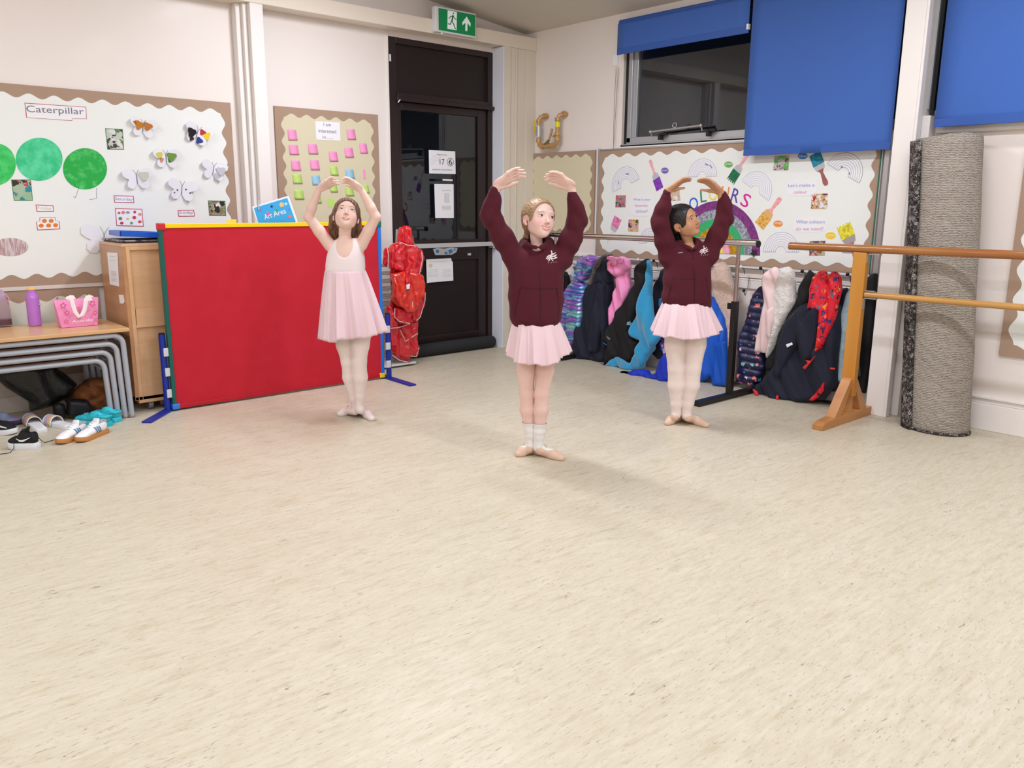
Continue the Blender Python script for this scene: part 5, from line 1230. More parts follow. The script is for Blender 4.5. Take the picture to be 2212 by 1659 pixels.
coat('navy parka with olive fur edged hood beside the iridescent jacket', [
    ('body', A_((560, 380), (720, 330), (730, 480), (715, 660), (725, 930), (690, 1280), (650, 1310), (530, 1300), (470, 1270), (430, 1320), (395, 1335), (305, 1260), (340, 1050), (395, 830), (430, 640), (480, 460)), .17, .06, navym, dict(fold=(.022, 36, .25), top=.3)),
    ('hood', A_((600, 180), (650, 110), (700, 100), (730, 150), (735, 280), (720, 420), (540, 440), (560, 300)), .19, .055, navym),
    ('fur_trim', A_((600, 130), (670, 85), (740, 95), (720, 130), (660, 130), (610, 200), (560, 320), (500, 450), (480, 440), (520, 320), (550, 230)), .23, .03, fur, dict(fold=(.004, 60, 0), lump=.006, r=.02)),
    ('sleeve', A_((600, 420), (660, 440), (650, 800), (580, 1200), (480, 1190), (520, 800)), .23, .035, navym)], 'parka', 'parka', seed=4)
coat('pink raincoat with small ears on its hood', [
    ('body', A_((790, 380), (880, 180), (920, 200), (940, 480), (890, 640), (820, 800), (760, 880), (725, 920), (712, 700), (740, 600), (790, 450)), .20, .035, pinkpu, dict(fold=(.014, 60, .3))),
    ('hood', A_((705, 190), (740, 150), (860, 120), (910, 160), (925, 260), (860, 330), (790, 360), (740, 320), (705, 280)), .23, .045, pinkpu),
    ('ear', A_((675, 130), (720, 115), (770, 130), (800, 180), (790, 225), (750, 230), (720, 170), (685, 160)), .29, .014, pinkpu, dict(fold=(.003, 40, 0), r=.015)),
    ('ear', A_((800, 135), (850, 120), (870, 150), (860, 200), (820, 210), (800, 180)), .285, .014, pinkpu, dict(fold=(.003, 40, 0), r=.015)),
    ('snout', A_((710, 205), (745, 198), (750, 230), (715, 240)), .285, .008, mat('coral_patch', (244, 100, 110), .4), dict(fold=(.0, 40, 0), r=.01))], 'raincoat', 'raincoat', seed=5)
coat('black softshell coat turned open over a bright teal fleece lining', [
    ('body', A_((1010, 260), (1090, 165), (1130, 145), (1160, 190), (1165, 380), (1090, 560), (1040, 700), (985, 900), (950, 960), (980, 1040), (1045, 1080), (1030, 1200), (970, 1310), (800, 1260), (700, 1350), (655, 1345), (670, 1220), (720, 1100), (640, 1070), (670, 1000), (760, 800), (850, 680), (940, 540), (1000, 400)), .20, .05, blk, dict(fold=(.016, 40, .4))),
    ('lining', A_((1150, 160), (1172, 165), (1185, 420), (1165, 560), (1200, 780), (1225, 900), (1290, 1020), (1250, 1100), (1140, 1240), (1095, 1380), (940, 1410), (800, 1400), (640, 1370), (700, 1310), (770, 1235), (950, 1320), (1000, 1180), (1050, 1070), (950, 1010), (940, 960), (1000, 780), (1060, 600), (1090, 480)), .235, .04, tealf, dict(fold=(.022, 32, .4))),
    ('hem', A_((590, 1400), (640, 1375), (800, 1400), (940, 1408), (900, 1445), (760, 1430)), .25, .012, blk, dict(r=.015, fold=(.003, 30, 0)))], 'softshell coat', seed=6)
o = bpy.data.objects['ear']
mb = MB(); P = lambda x, y: onR(*ca(x, y), .262)
t2 = [ob for ob in COL.objects if ob.type == 'EMPTY' and ob.get('category') == 'softshell coat'][0]
mb.tube([P(912, 860), P(905, 890)], .0035, 6); mb.tube([P(922, 858), P(918, 890), P(930, 893)], .003, 6); mb.tube([P(938, 850), P(926, 880), P(942, 890), P(950, 872), P(940, 866)], .003, 6)
mb.build('chest_mark', mat('mark_blue', (150, 210, 230), .5), t2)
mb = MB(); P = lambda x, y: onR(*ca(x, y), .262)
mb.ext([P(675, 1010), P(720, 1045), P(712, 1062), P(668, 1028)], (-.002, 0, 0)); mb.build('cuff_label', mat('cuff_grey', (120, 120, 124), .5), t2)
mb = MB(); mb.ext([P(636, 1085), P(708, 1130), (P(706, 1138)), P(634, 1094)], (-.002, 0, 0)); mb.build('cuff_trim', mat('cuff_blue', (60, 110, 170), .5), t2)
coat('dark coat with purple printed lining half hidden behind the right girl', [
    ('body', A_((1290, 270), (1400, 230), (1450, 400), (1440, 800), (1440, 1200), (1250, 1280), (1180, 1200), (1200, 780), (1170, 620), (1240, 400)), .10, .04, navym),
    ('lining', A_((1280, 1020), (1380, 1000), (1440, 1250), (1320, 1250), (1270, 1130)), .16, .02, purp),
    ('cuff', A_((1262, 600), (1300, 580), (1300, 690), (1262, 690)), .16, .015, voromat('dotted_teal', (30, 80, 130), [(90, 190, 220), (50, 140, 190)], 60, .4), dict(r=.012))], seed=7)
coat('royal blue cardigan fallen on the floor behind the right girl', [
    ('body', A_((1290, 1260), (1350, 1200), (1480, 1180), (1600, 1300), (1500, 1500), (1340, 1540), (1200, 1510), (1000, 1520), (870, 1515), (835, 1490), (850, 1470), (960, 1400), (1060, 1385), (1110, 1400), (1180, 1450), (1230, 1430)), .36, .045, royal, dict(fold=(.014, 45, .1)))], 'cardigan', 'cardigan', seed=8)
coat('bright blue coat beside the tights of the right girl', [
    ('body', B_((-60, 380), (60, 350), (160, 400), (230, 530), (270, 660), (285, 780), (290, 880), (280, 1160), (170, 1165), (160, 1080), (50, 1150), (-40, 1160)), .17, .05, cobalt, dict(fold=(.022, 36, .1))),
    ('sleeve', B_((170, 790), (285, 775), (292, 900), (280, 1165), (165, 1160), (175, 950)), .22, .035, cobalt)], seed=9)
coat('beige teddy fleece coat right of the right girl', [
    ('body', B_((150, 180), (200, 110), (245, 98), (290, 150), (310, 260), (350, 420), (345, 700), (375, 900), (350, 1125), (300, 1110), (290, 700), (250, 560), (200, 440), (150, 330)), .12, .05, teddy, dict(fold=(.010, 40, .1), lump=.003)),
    ('lime_label', B_((288, 840), (300, 830), (300, 890), (288, 890)), .185, .006, mat('lime', (196, 220, 40), .5), dict(r=.008, fold=(0, 1, 0)))], seed=10)
coat('navy puffer coat printed with small pink and turquoise ponies', [
    ('body', B_((560, 310), (600, 300), (640, 420), (640, 640), (600, 900), (620, 1000), (560, 1140), (480, 1160), (355, 1130), (380, 950), (370, 800), (440, 620), (480, 470), (510, 370)), .15, .05, unic, dict(quilt=.05, fold=(.010, 36, .2)))], 'puffer coat', 'puffer_coat', seed=11)
coat('pale pink hooded fleece with long hanging sleeve', [
    ('body', B_((600, 200), (640, 160), (690, 142), (725, 160), (735, 240), (700, 400), (680, 560), (660, 640), (640, 780), (610, 880), (520, 870), (530, 740), (560, 620), (600, 440), (580, 300)), .20, .035, palep, dict(fold=(.012, 60, .3))),
    ('sleeve', B_((610, 520), (680, 480), (680, 600), (650, 760), (600, 720), (590, 620)), .235, .024, palep)], 'fleece', 'fleece', seed=12)
coat('white teddy fleece coat on the coat rail', [
    ('body', B_((720, 200), (760, 150), (800, 140), (840, 170), (855, 300), (860, 450), (800, 560), (740, 660), (690, 800), (640, 900), (620, 935), (615, 880), (650, 700), (670, 560), (690, 340)), .19, .045, wteddy, dict(fold=(.008, 40, .3), lump=.004))], seed=13)
coat('black coat with dark hood between the white fleece and the red print', [
    ('body', B_((930, 260), (980, 170), (1020, 200), (1035, 260), (1010, 420), (980, 480), (900, 700), (860, 960), (760, 1050), (620, 1020), (620, 950), (700, 800), (800, 560), (880, 400)), .16, .045, blk, dict(fold=(.014, 40, .5)))], seed=14)
coat('long navy school coat with red printed lining trailing on the floor', [
    ('body', B_((900, 500), (960, 450), (1060, 470), (1180, 520), (1240, 460), (1250, 700), (1230, 900), (1215, 1150), (1110, 1280), (950, 1290), (720, 1290), (560, 1270), (500, 1190), (540, 1140), (640, 1080), (690, 980), (740, 760), (760, 640), (820, 560)), .20, .055, navym, dict(fold=(.024, 30, .5))),
    ('lining', B_((1060, 180), (1100, 170), (1135, 220), (1130, 300), (1180, 180), (1215, 180), (1250, 230), (1255, 330), (1210, 560), (1160, 700), (1090, 830), (1040, 880), (1060, 700), (1070, 520), (1010, 500), (960, 510), (990, 330), (1020, 240)), .255, .03, redp, dict(fold=(.016, 55, .2), r=.025)),
    ('sleeve', B_((880, 640), (960, 540), (1055, 460), (1065, 560), (1040, 760), (1000, 920), (950, 940), (920, 850), (890, 700)), .27, .03, navym, dict(fold=(.010, 40, .3))),
    ('sleeve', B_((780, 600), (880, 520), (900, 640), (880, 800), (800, 960), (720, 1100), (690, 1020), (740, 800)), .25, .035, navym, dict(fold=(.010, 40, .4))),
    ('lining_edge', B_((940, 935), (990, 945), (1040, 890), (1035, 910), (990, 970), (940, 1025), (920, 1000), (965, 965)), .285, .008, mat('red_edge_cloth', (222, 50, 50), .6), dict(r=.01, fold=(.002, 40, 0))),
    ('lining_corner', B_((1060, 1180), (1120, 1120), (1110, 1200), (1060, 1250), (1010, 1290), (980, 1280)), .27, .012, redp, dict(r=.012)),
    ('cuff', B_((492, 1185), (515, 1190), (545, 1215), (545, 1270), (525, 1275), (515, 1230)), .275, .012, mat('red_edge_cloth', (222, 50, 50), .6), dict(r=.012, fold=(0, 1, 0))),
    ('cuff', B_((695, 1240), (718, 1240), (720, 1285), (695, 1285)), .275, .010, mat('red_edge_cloth', (222, 50, 50), .6), dict(r=.01, fold=(0, 1, 0))),
    ('cuff', B_((1155, 1000), (1205, 1005), (1200, 1025), (1155, 1020)), .275, .010, mat('red_edge_cloth', (222, 50, 50), .6), dict(r=.01, fold=(0, 1, 0))),
    ('name_tape', B_((778, 805), (835, 785), (842, 808), (790, 835)), .30, .002, white, dict(r=.006, fold=(0, 1, 0), h=.003))], 'school coat', 'school_coat', seed=15)
coat('plain navy coat between the red print lining and the pale denim jacket', [
    ('body', B_((1240, 330), (1310, 320), (1330, 420), (1310, 700), (1240, 1000), (1230, 1180), (1190, 1210), (1110, 1210), (1120, 1000), (1160, 760), (1220, 560)), .12, .045, navym, dict(fold=(.014, 40, .1)))], seed=16)
coat('pale blue denim jacket behind the post of the wooden barre', [
    ('body', B_((1360, 270), (1420, 260), (1430, 500), (1400, 800), (1370, 1100), (1270, 1140), (1205, 1110), (1215, 980), (1250, 780), (1260, 560), (1300, 380)), .15, .035, denim, dict(fold=(.012, 50, .1)))], 'denim jacket', 'denim_jacket', seed=17)
coat('dark green garment hanging inside the denim jacket', [
    ('body', B_((1300, 720), (1400, 640), (1420, 1080), (1290, 1080), (1280, 900)), .20, .02, mat('dark_green_cloth', (52, 60, 56), .8), dict(fold=(.010, 50, .1)))], seed=18)
coat('plain black coat right of the wooden barre post, last on the coat rail', [
    ('body', B_((1480, 230), (1540, 195), (1568, 200), (1560, 400), (1530, 700), (1500, 1000), (1465, 1225), (1340, 1200), (1380, 900), (1420, 500)), .10, .035, blk, dict(fold=(.008, 36, 0)))], seed=19)

# ================================================================== things below and beside the tables
def heap(name, label, cat, poly, y, T, m, h=.007, **kw):
    t = thing(name, label, cat, onL(*poly[0], y)); cloth('body', 'L', y, [poly], T, m, t, h=h, **kw); return t
def S6(x, y): return (x/6.914, 760+y/6.914)
heap('rucksack', 'glossy black bag sagging under the tables', 'bag', [S6(*q) for q in ((-40, 200), (300, 130), (800, 110), (880, 260), (1000, 340), (1150, 480), (1020, 700), (760, 800), (560, 850), (430, 880), (420, 740), (230, 620), (90, 540), (-40, 420))], .30, .09, mat('black_gloss_bag', (12, 15, 12), .35, coat=.15, bump=(24, .6, .012)), fold=(.02, 24, .4), r=.06)
heap('brown_coat', 'crumpled rust brown coat lying under the tables', 'coat', [S6(*q) for q in ((980, 740), (1050, 600), (1180, 480), (1330, 400), (1500, 380), (1650, 420), (1740, 520), (1760, 860), (1600, 880), (1300, 860), (1040, 800))], .28, .08, mat('rust_cloth', (134, 78, 34), .8, noise=((92, 52, 24), 8, .4, .7), bump=(16, .7, .02)), fold=(.03, 34, .6), lump=.012, r=.05)
bk = mat('black_shoe', (16, 15, 18), .5)
heap('school_shoe', 'large black shoe under the tables before the brown coat', 'shoe', [S6(*q) for q in ((1000, 720), (1080, 700), (1300, 710), (1370, 800), (1360, 960), (1290, 990), (1080, 990), (990, 950))], .42, .05, bk, fold=(.004, 24, 0), r=.03)
heap('school_shoe', 'smaller black shoe under the tables beside the glossy bag', 'shoe', [S6(*q) for q in ((780, 800), (850, 740), (960, 780), (990, 900), (970, 990), (800, 960))], .40, .04, bk, fold=(.004, 24, 0), r=.03)

# shoes: built around a length axis
def shoe_frame(heel, toe):
    A = onfloor(*heel); B = onfloor(*toe); d = (B-A); L = d.length; d.normalize(); return A, d, Vector((-d.y, d.x, 0)), L
def shoe(name, label, cat, heel, toe, width, upper, sole, hs=.022, hu=.075, kind='trainer', group=None, extra=None):
    A, d, s, L = shoe_frame(heel, toe); t = thing(name, label, cat, A, group)
    def W(x, y, z): return np.array(A+d*(x*L)+s*y+Vector((0, 0, z)))
    out = [(0, .30), (.04, .36), (.2, .36), (.45, .36), (.62, .44), (.78, .46), (.9, .40), (.97, .25), (1.0, 0)]
    pts = [(x, w*width) for x, w in out]+[(x, -w*width*(1.02 if x > .5 else 1)) for x, w in out[::-1]]
    mb = MB(); n = len(pts)
    rings = []
    for z, g in ((0, .97), (.004, 1.0), (hs, 1.0), (hs+.003, .95)):
        rings.append([Vector(W(.5+(x-.5)*(1-(1-g)*.5), y*g, z+(.010*max(0, x-.75)/.25 if kind == 'trainer' else 0))) for x, y in pts])
    vs = [p for r in rings for p in r]; fs = [(i*n+j, i*n+(j+1) % n, (i+1)*n+(j+1) % n, (i+1)*n+j) for i in range(3) for j in range(n)]
    fs += [tuple(range(n))[::-1], tuple(3*n+j for j in range(n))]; mb._add(vs, fs); mb.build('sole', sole, t, smooth=True)
    return t, W, L, d, s
def upper_field(W, L, st, h=.0035):
    """st: stations (x, halfwidth, z_centre, halfheight)"""
    P = [W(x, 0, z) for x, w, z, hh in st]; lo = np.min(P, 0)-.07; hi = np.max(P, 0)+.07; lo[2] = .0; return Field(lo, hi, h)
def trainer(label, heel, toe, W_, up, sl, hu=.07, op=True, group=None, hs=.022, stripes=None, name='trainer', tongue=True, lace=None):
    t, W, L, d, s = shoe(name, label, 'shoe', heel, toe, W_, up, sl, hs=hs, group=group)
    F = upper_field(W, L, [(0, .03, .05, .05), (1, .03, .05, .03)])
    k = .012
    def E(x, z, rx, ry, rz, y=0, op='add', kk=k): 
        M = np.array([tuple(d), tuple(s), (0, 0, 1)]); F.ell(W(x, y, z), (rx*L, ry, rz), kk, M, op)
    w = W_*.40
    E(.16, hs+hu*.42, .17, w*.86, hu*.62); E(.40, hs+hu*.38, .22, w*.95, hu*.50); E(.62, hs+hu*.24, .24, w*1.05, hu*.34); E(.80, hs+hu*.12, .19, w*1.04, hu*.28)
    E(.40, hs+hu*.75, .13, w*.55, hu*.28)
    if op: E(.17, hs+hu*1.06, .155, w*.62, hu*.62, op='cut', kk=.004)
    F.f = smax(F.f, (hs+.002-(F.lo[2]+F.h*np.arange(F.n[2])))[None, None, :].astype(np.float32), .0)
    P, Q = F.mesh(1); u = npmesh('upper', P, Q, up, t)
    bv = BVHTree.FromPolygons([tuple(p) for p in P], [tuple(q) for q in Q])
    def on(x, y, z, out=.0015):        # point of the side surface at (x, height z) on side sign y
        o_ = Vector(W(x, y*.12, z)); h_ = bv.ray_cast(o_, -s*(1 if y > 0 else -1)); return (h_[0]+s*out*(1 if y > 0 else -1)) if h_[0] else Vector(W(x, y*w*.9, z))
    def topp(x, y, out=.002):
        h_ = bv.ray_cast(Vector(W(x, y, .2)), Vector((0, 0, -1))); return (h_[0]+Vector((0, 0, out))) if h_[0] else Vector(W(x, y, hs+hu*.5))
    if lace:
        mb = MB()
        for q in range(5): x = .36+q*.055; mb.tube([topp(x, -w*.42), topp(x+.012, 0, .005), topp(x, w*.42)], .0024, 6)
        mb.build('laces', lace, t, smooth=True)
    if tongue:
        a = Vector(W(.33, 0, hs+hu*.7)); b = Vector(W(.27, 0, hs+hu*1.22)); MB().tube([a, (a+b)/2+Vector(d)*.004, b], [.020, .023, .018], 10, rb=.005, up=tuple(s)).build('tongue', up, t, smooth=True)
    if stripes:
        for x in stripes[1]:
            for sg in (-1, 1):
                mb = MB(); pa = [on(x+.075*q/5-.03, sg, hs+.006+hu*.55*q/5) for q in range(6)]; pb = [on(x+.040+.075*q/5-.03, sg, hs+.006+hu*.55*q/5) for q in range(6)]
                vs = [p for ab in zip(pa, pb) for p in ab]; mb._add(vs, [(2*i, 2*i+1, 2*i+3, 2*i+2) for i in range(5)]); mb.build('stripe', stripes[0], t, solid=.001)
    return t, W, on, topp, w
wl = mat('white_leather', (240, 240, 242), .4); gum = mat('gum_sole', (194, 132, 72), .5); sb = mat('slate_stripe', (84, 140, 176), .5); wlace = mat('white_lace', (226, 228, 234), .7); lin_g = mat('grey_lining', (170, 176, 184), .9)
for lab, heel, toe in (('white trainer with three slate blue stripes, right one of the pair', (229, 934), (166, 958)), ('white trainer with slate blue stripes, left one of the pair', (185, 938), (124, 962))):
    t, W, on, topp, w = trainer(lab, heel, toe, .078, wl, gum, hu=.062, group='white trainers with blue stripes', stripes=(sb, (.30, .37, .44)), lace=wlace)
    mb = MB().tube([on(.02, -1, .055), on(.10, -1, .046), on(.2, -1, .056)], .002, 6); mb.build('red_line', mat('red_line', (220, 70, 60), .5), t)
    MB().tube([Vector(W(.30, -.012, .07)), Vector(W(.04, -.016, .072)), Vector(W(.01, 0, .074)), Vector(W(.04, .016, .072)), Vector(W(.30, .012, .07))], .006, 8).build('collar', lin_g, t, smooth=True)
# black sneakers
wsole = mat('white_foam', (226, 228, 234), .5); bkn = mat('black_knit', (24, 24, 26), .8, bump=(200, .4, .002)); swm = mat('white_mark', (236, 236, 238), .5)
t, W, on, topp, w = trainer('black sneaker with white foam sole and loose lace, nearest the camera', (84, 968), (20, 968), .080, bkn, wsole, hu=.070, hs=.030, lace=blackm, name='sneaker')
for sg in (-1, 1):
    pts = [on(.62, sg, .060), on(.50, sg, .048), on(.40, sg, .048), on(.28, sg, .056), on(.15, sg, .066)]; MB().tube(pts, [.002, .005, .0055, .003, .001], 6, rb=.001, up=(0, 0, 1)).build('side_mark', swm, t, smooth=True)
MB().ext([on(.10, -1, .07), on(.13, -1, .07), on(.13, -1, .078), on(.10, -1, .078)], (-.001, -.001, 0)).build('heel_mark', swm, t)
mb = MB().tube([onfloor(78, 940, .05), onfloor(90, 952, .01), onfloor(97, 956, .003), onfloor(117, 950, .003)], .0018, 6); mb.build('lace_end', blackm, t, smooth=True)
mb = MB().tube([onfloor(30, 958, .06), onfloor(30, 968, .01), onfloor(22, 978, .003), onfloor(0, 981, .003), onfloor(-30, 984, .003)], .0018, 6); mb.build('lace_end', blackm, t, smooth=True)
t, W, on, topp, w = trainer('black sneaker lying with its white edge at the left edge of view', (-50, 935), (38, 938), .085, bkn, wsole, hu=.062, hs=.026, lace=blackm, name='sneaker')
MB().tube([on(.2, -1, .07), on(.45, -1, .062), on(.7, -1, .05), on(.85, -1, .042)], [.003, .006, .006, .003], 6, rb=.0015, up=(0, 0, 1)).build('side_mark', swm, t, smooth=True)
t, W, on, topp, w = trainer('lilac patterned shoe behind the black sneaker at the left edge', (-18, 912), (46, 918), .075, mat('lilac_shoe', (166, 148, 206), .5, noise=((148, 190, 220), 16, .4, .6)), mat('dark_sole', (60, 54, 70), .6), hu=.045, hs=.02, name='shoe', tongue=False)
# clogs
tq = mat('turquoise_foam', (48, 192, 208), .45)
for i, (lab, heel, toe) in enumerate((('turquoise clog with a silver charm, nearer to the white trainers', (236, 922), (168, 912)), ('turquoise clog, nearer to the table leg', (256, 912), (200, 902)))):
    t, W, on, topp, w = trainer(lab, heel, toe, .090, tq, tq, hu=.056, hs=.026, group='turquoise clogs', name='clog', tongue=False)
    mb = MB().tube([Vector(W(.42, -w*1.02, .05)), Vector(W(.2, -w*1.05, .058)), Vector(W(-.01, -w*.6, .062)), Vector(W(-.03, 0, .063)), Vector(W(-.01, w*.6, .062)), Vector(W(.2, w*1.05, .058)), Vector(W(.42, w*1.02, .05))], .008, 8, rb=.004, up=(0, 0, 1)); mb.build('heel_strap', tq, t, smooth=True)
    if i == 0:
        c = topp(.74, -.01, .002); MB().lathe(c, [(.013, 0), (.014, .003), (.01, .005)], 16).build('charm', mat('silver_charm', (200, 204, 210), .3, metal=.6), t, smooth=True); MB().lathe(c+Vector((0, 0, .005)), [(.006, 0), (.006, .002)], 12).build('charm_centre', blackm, t)
    m_ = MB()
    for q in range(4): m_.ball(topp(.62+.08*q, .018-.03*(q % 2), -.001), (.003, .003, .002), 8, 6)
    m_.build('holes', mat('dark_hole', (20, 90, 100), .7), t)
# slides
slm = mat('white_slide', (236, 238, 242), .4)
for lab, heel, toe in (('white slide with pastel striped strap, right one beside the white trainers', (150, 926), (96, 914)), ('white slide with pastel striped strap, left one beside the black sneaker', (92, 936), (58, 908))):
    t, W, L, d, s = shoe('slide', lab, 'sandal', heel, toe, .082, slm, slm, hs=.022, kind='slide', group='white slides')
    MB().tube([Vector(W(.08, 0, .022)), Vector(W(.5, 0, .024)), Vector(W(.92, 0, .022))], [.028, .032, .030], 14, rb=.003, up=tuple(s)).build('footbed', slm, t, smooth=True)
    cols = [(232, 232, 236), (240, 206, 120), (236, 180, 150), (214, 170, 206), (170, 190, 220), (236, 236, 240)]
    for q, c in enumerate(cols):
        x = .47+q*.055; mb = MB(); n = 14; vs = []
        for j in range(n+1):
            a = PI*j/n; y = math.cos(a)*.040; z = .008+.052*math.sin(a)**.8
            vs += [Vector(W(x, y, z)), Vector(W(x+.056, y, z))]
        mb._add(vs, [(2*i2, 2*i2+1, 2*i2+3, 2*i2+2) for i2 in range(n)]); mb.build('strap_band', mat('strap_%d_%d' % c[:2], c, .5), t, smooth=True, solid=.004)
# ================================================================== the three dancers
def skinmat(name, rough=.5):
    m = bpy.data.materials.new(name); m.use_nodes = True; nt = m.node_tree; b = nt.nodes['Principled BSDF']
    a = nt.nodes.new('ShaderNodeAttribute'); a.attribute_name = 'tone'; nt.links.new(a.outputs['Color'], b.inputs['Base Color'])
    b.inputs['Roughness'].default_value = rough; b.inputs['Specular IOR Level'].default_value = .35
    b.inputs['Subsurface Weight'].default_value = .12; b.inputs['Subsurface Radius'].default_value = (.010, .004, .0025); b.inputs['Subsurface Scale'].default_value = .5
    return m
def hairmat(name, c, c2, sc=(60, 60, 8)):
    m = mat(name, c, .45, spec=.5, noise=(c2, 3.0, .35, .65, sc), coat=.1); nt = m.node_tree; b = nt.nodes['Principled BSDF']
    tc = nt.nodes.new('ShaderNodeTexCoord'); mp = nt.nodes.new('ShaderNodeMapping'); mp.inputs['Scale'].default_value = (sc[0]*2, sc[1]*2, sc[2])
    n = nt.nodes.new('ShaderNodeTexNoise'); n.inputs['Scale'].default_value = 3; bp = nt.nodes.new('ShaderNodeBump'); bp.inputs['Strength'].default_value = .5; bp.inputs['Distance'].default_value = .003
    nt.links.new(tc.outputs['Object'], mp.inputs[0]); nt.links.new(mp.outputs[0], n.inputs['Vector']); nt.links.new(n.outputs[0], bp.inputs['Height']); nt.links.new(bp.outputs[0], b.inputs['Normal'])
    return m
YA = np.array([math.sin(YAW), math.cos(YAW), 0.0]); XA = np.array([math.cos(YAW), -math.sin(YAW), 0.0])
def nrmz(v): v = np.array(v, float); return v/np.linalg.norm(v)
class Girl:
    def __init__(s, label, base_px, skin):
        s.B = np.array(onfloor(*base_px)); s.t = thing('person', label, 'person', tuple(s.B)); s.skin = np.array(lin(skin)[:3]); s.sk = skinmat('skin')
    def P(s, px, py, dy=0.0):
        d = ray(px, py); t = ((s.B+YA*dy-CAM)@YA)/(d@YA); w = CAM+d*t-s.B; return np.array([w@XA, w@YA, w[2]])
    def FL(s, px, py, z=0.0):
        w = np.array(onfloor(px, py, z))-s.B; return np.array([w@XA, w@YA, w[2]])
    def W(s, p): p = np.atleast_2d(p); return s.B+p[:, :1]*XA+p[:, 1:2]*YA+p[:, 2:]*np.array([0, 0, 1.0])
    def V(s, p): return Vector(s.W(p)[0])
    def out(s, name, P, Q, m, cols=None, parent=None): return npmesh(name, s.W(P), Q, m, parent or s.t, cols)
    def st(s, rows, dy=0.0):
        o = []
        for py, xl, xr, b in rows[:]:
            a = s.P(xl, py, dy); c = s.P(xr, py, dy); o.append(((a[2]+c[2])/2, (a[0]+c[0])/2, dy, (c[0]-a[0])/2, b))
        return o
    def headaxes(s, c, yaw, pitch, roll, sc):
        y, p, r = map(math.radians, (yaw, pitch, roll))
        f = np.array([math.sin(y)*math.cos(p), -math.cos(y)*math.cos(p), math.sin(p)])
        rt = np.array([math.cos(y), math.sin(y), 0.0]); u = np.cross(f, rt)*1.0
        if u[2] < 0: u = -u
        rt2 = rt*math.cos(r)-u*math.sin(r); u2 = rt*math.sin(r)+u*math.cos(r)
        s.c, s.hr, s.hf, s.hu, s.sc = np.array(c), rt2, f, u2, sc; s.M = np.array([rt2, f, u2])
    def H(s, x, y, z): return s.c+(s.hr*x+s.hf*y+s.hu*z)*s.sc
    def head(s, F, smile):
        k = s.sc; M = s.M
        def E(c, r, kk=.012, op='add', MM=None): F.ell(s.H(*c), np.array(r)*k, kk*k, M if MM is None else MM, op)
        def C(a, b, ra, rb, kk=.006, op='add'): F.cone(s.H(*a), s.H(*b), ra*k, rb*k, kk*k, op)
        E((0, -.014, .028), (.072, .088, .076), .01); E((0, .020, .012), (.066, .064, .074), .02)
        E((0, .030, -.030), (.0540, .050, .060), .02)
        E((0, .045, -.062), (.036, .034, .036), .02); E((0, .064, -.082), (.017, .013, .012), .016)
        for g in (-1, 1):
            E((g*.034, .054, -.030), (.024, .022, .024), .02)
            E((g*.040, .014, -.046), (.014, .028, .024), .026)
            E((g*.031, .0905, .0035), (.017, .013, .0125), .012, 'cut')
            E((g*.030, .0755, .0215), (.018, .009, .006), .012)
        C((0, .074, .008), (0, .097, -.0255), .0055, .0072, .009); E((0, .0975, -.0275), (.0088, .0082, .0072), .006)
        for g in (-1, 1):
            E((g*.0095, .0885, -.031), (.006, .0065, .0052), .005); E((g*.0045, .0985, -.0345), (.0026, .004, .002), .002, 'cut')
            # eye bulge with lids, then the almond opening
            E((g*.031, .0685, .0025), (.0150, .0150, .0142), .004)
            E((g*.031, .0850, .0020), (.0128, .012, .0056), .0015, 'cut')
            # ear
            em = s.M @ np.eye(3)
            E((g*.072, -.010, -.012), (.0072, .016, .0255), .004); E((g*.079, -.004, -.008), (.005, .0095, .016), .003, 'cut'); E((g*.071, .002, -.034), (.006, .008, .009), .004)
        if smile:
            up = [(-.026, .072, -.0455), (-.014, .0835, -.0505), (0, .0880, -.0520), (.014, .0835, -.0505), (.026, .072, -.0455)]
            lo = [(-.026, .072, -.0455), (-.016, .0805, -.0605), (0, .0850, -.0665), (.016, .0805, -.0605), (.026, .072, -.0455)]
            cu = [(-.0225, .0775, -.0475), (-.011, .089, -.0558), (0, .093, -.0585), (.011, .089, -.0558), (.0225, .0775, -.0475)]
            rr = [.0012, .0022, .0024, .0022, .0012]; rc = [.0022, .0050, .0056, .0050, .0022]
        else:
            up = [(-.0235, .0730, -.0520), (-.010, .0850, -.0545), (0, .0880, -.0555), (.010, .0850, -.0545), (.0235, .0730, -.0520)]
            lo = [(-.0235, .0730, -.0523), (-.011, .0835, -.0605), (0, .0862, -.0620), (.011, .0835, -.0605), (.0235, .0730, -.0523)]
            cu = [(-.0225, .0785, -.0522), (-.010, .0920, -.0575), (0, .0945, -.0585), (.010, .0920, -.0575), (.0225, .0785, -.0522)]
            rr = [.0012, .0026, .0029, .0026, .0012]; rc = [.0006, .0009, .0010, .0009, .0006]
        for A, op, R in ((up, 'add', rr), (lo, 'add', [v*1.15 for v in rr])):
            for i in range(4): C(A[i], A[i+1], R[i], R[i+1], .003, op)
        for i in range(4): C(cu[i], cu[i+1], rc[i]+.0004, rc[i+1]+.0004, .001, 'cut')
        s.lips = [(up, rr), (lo, [v*1.15 for v in rr])]; s.cutm = cu; s.smile = smile
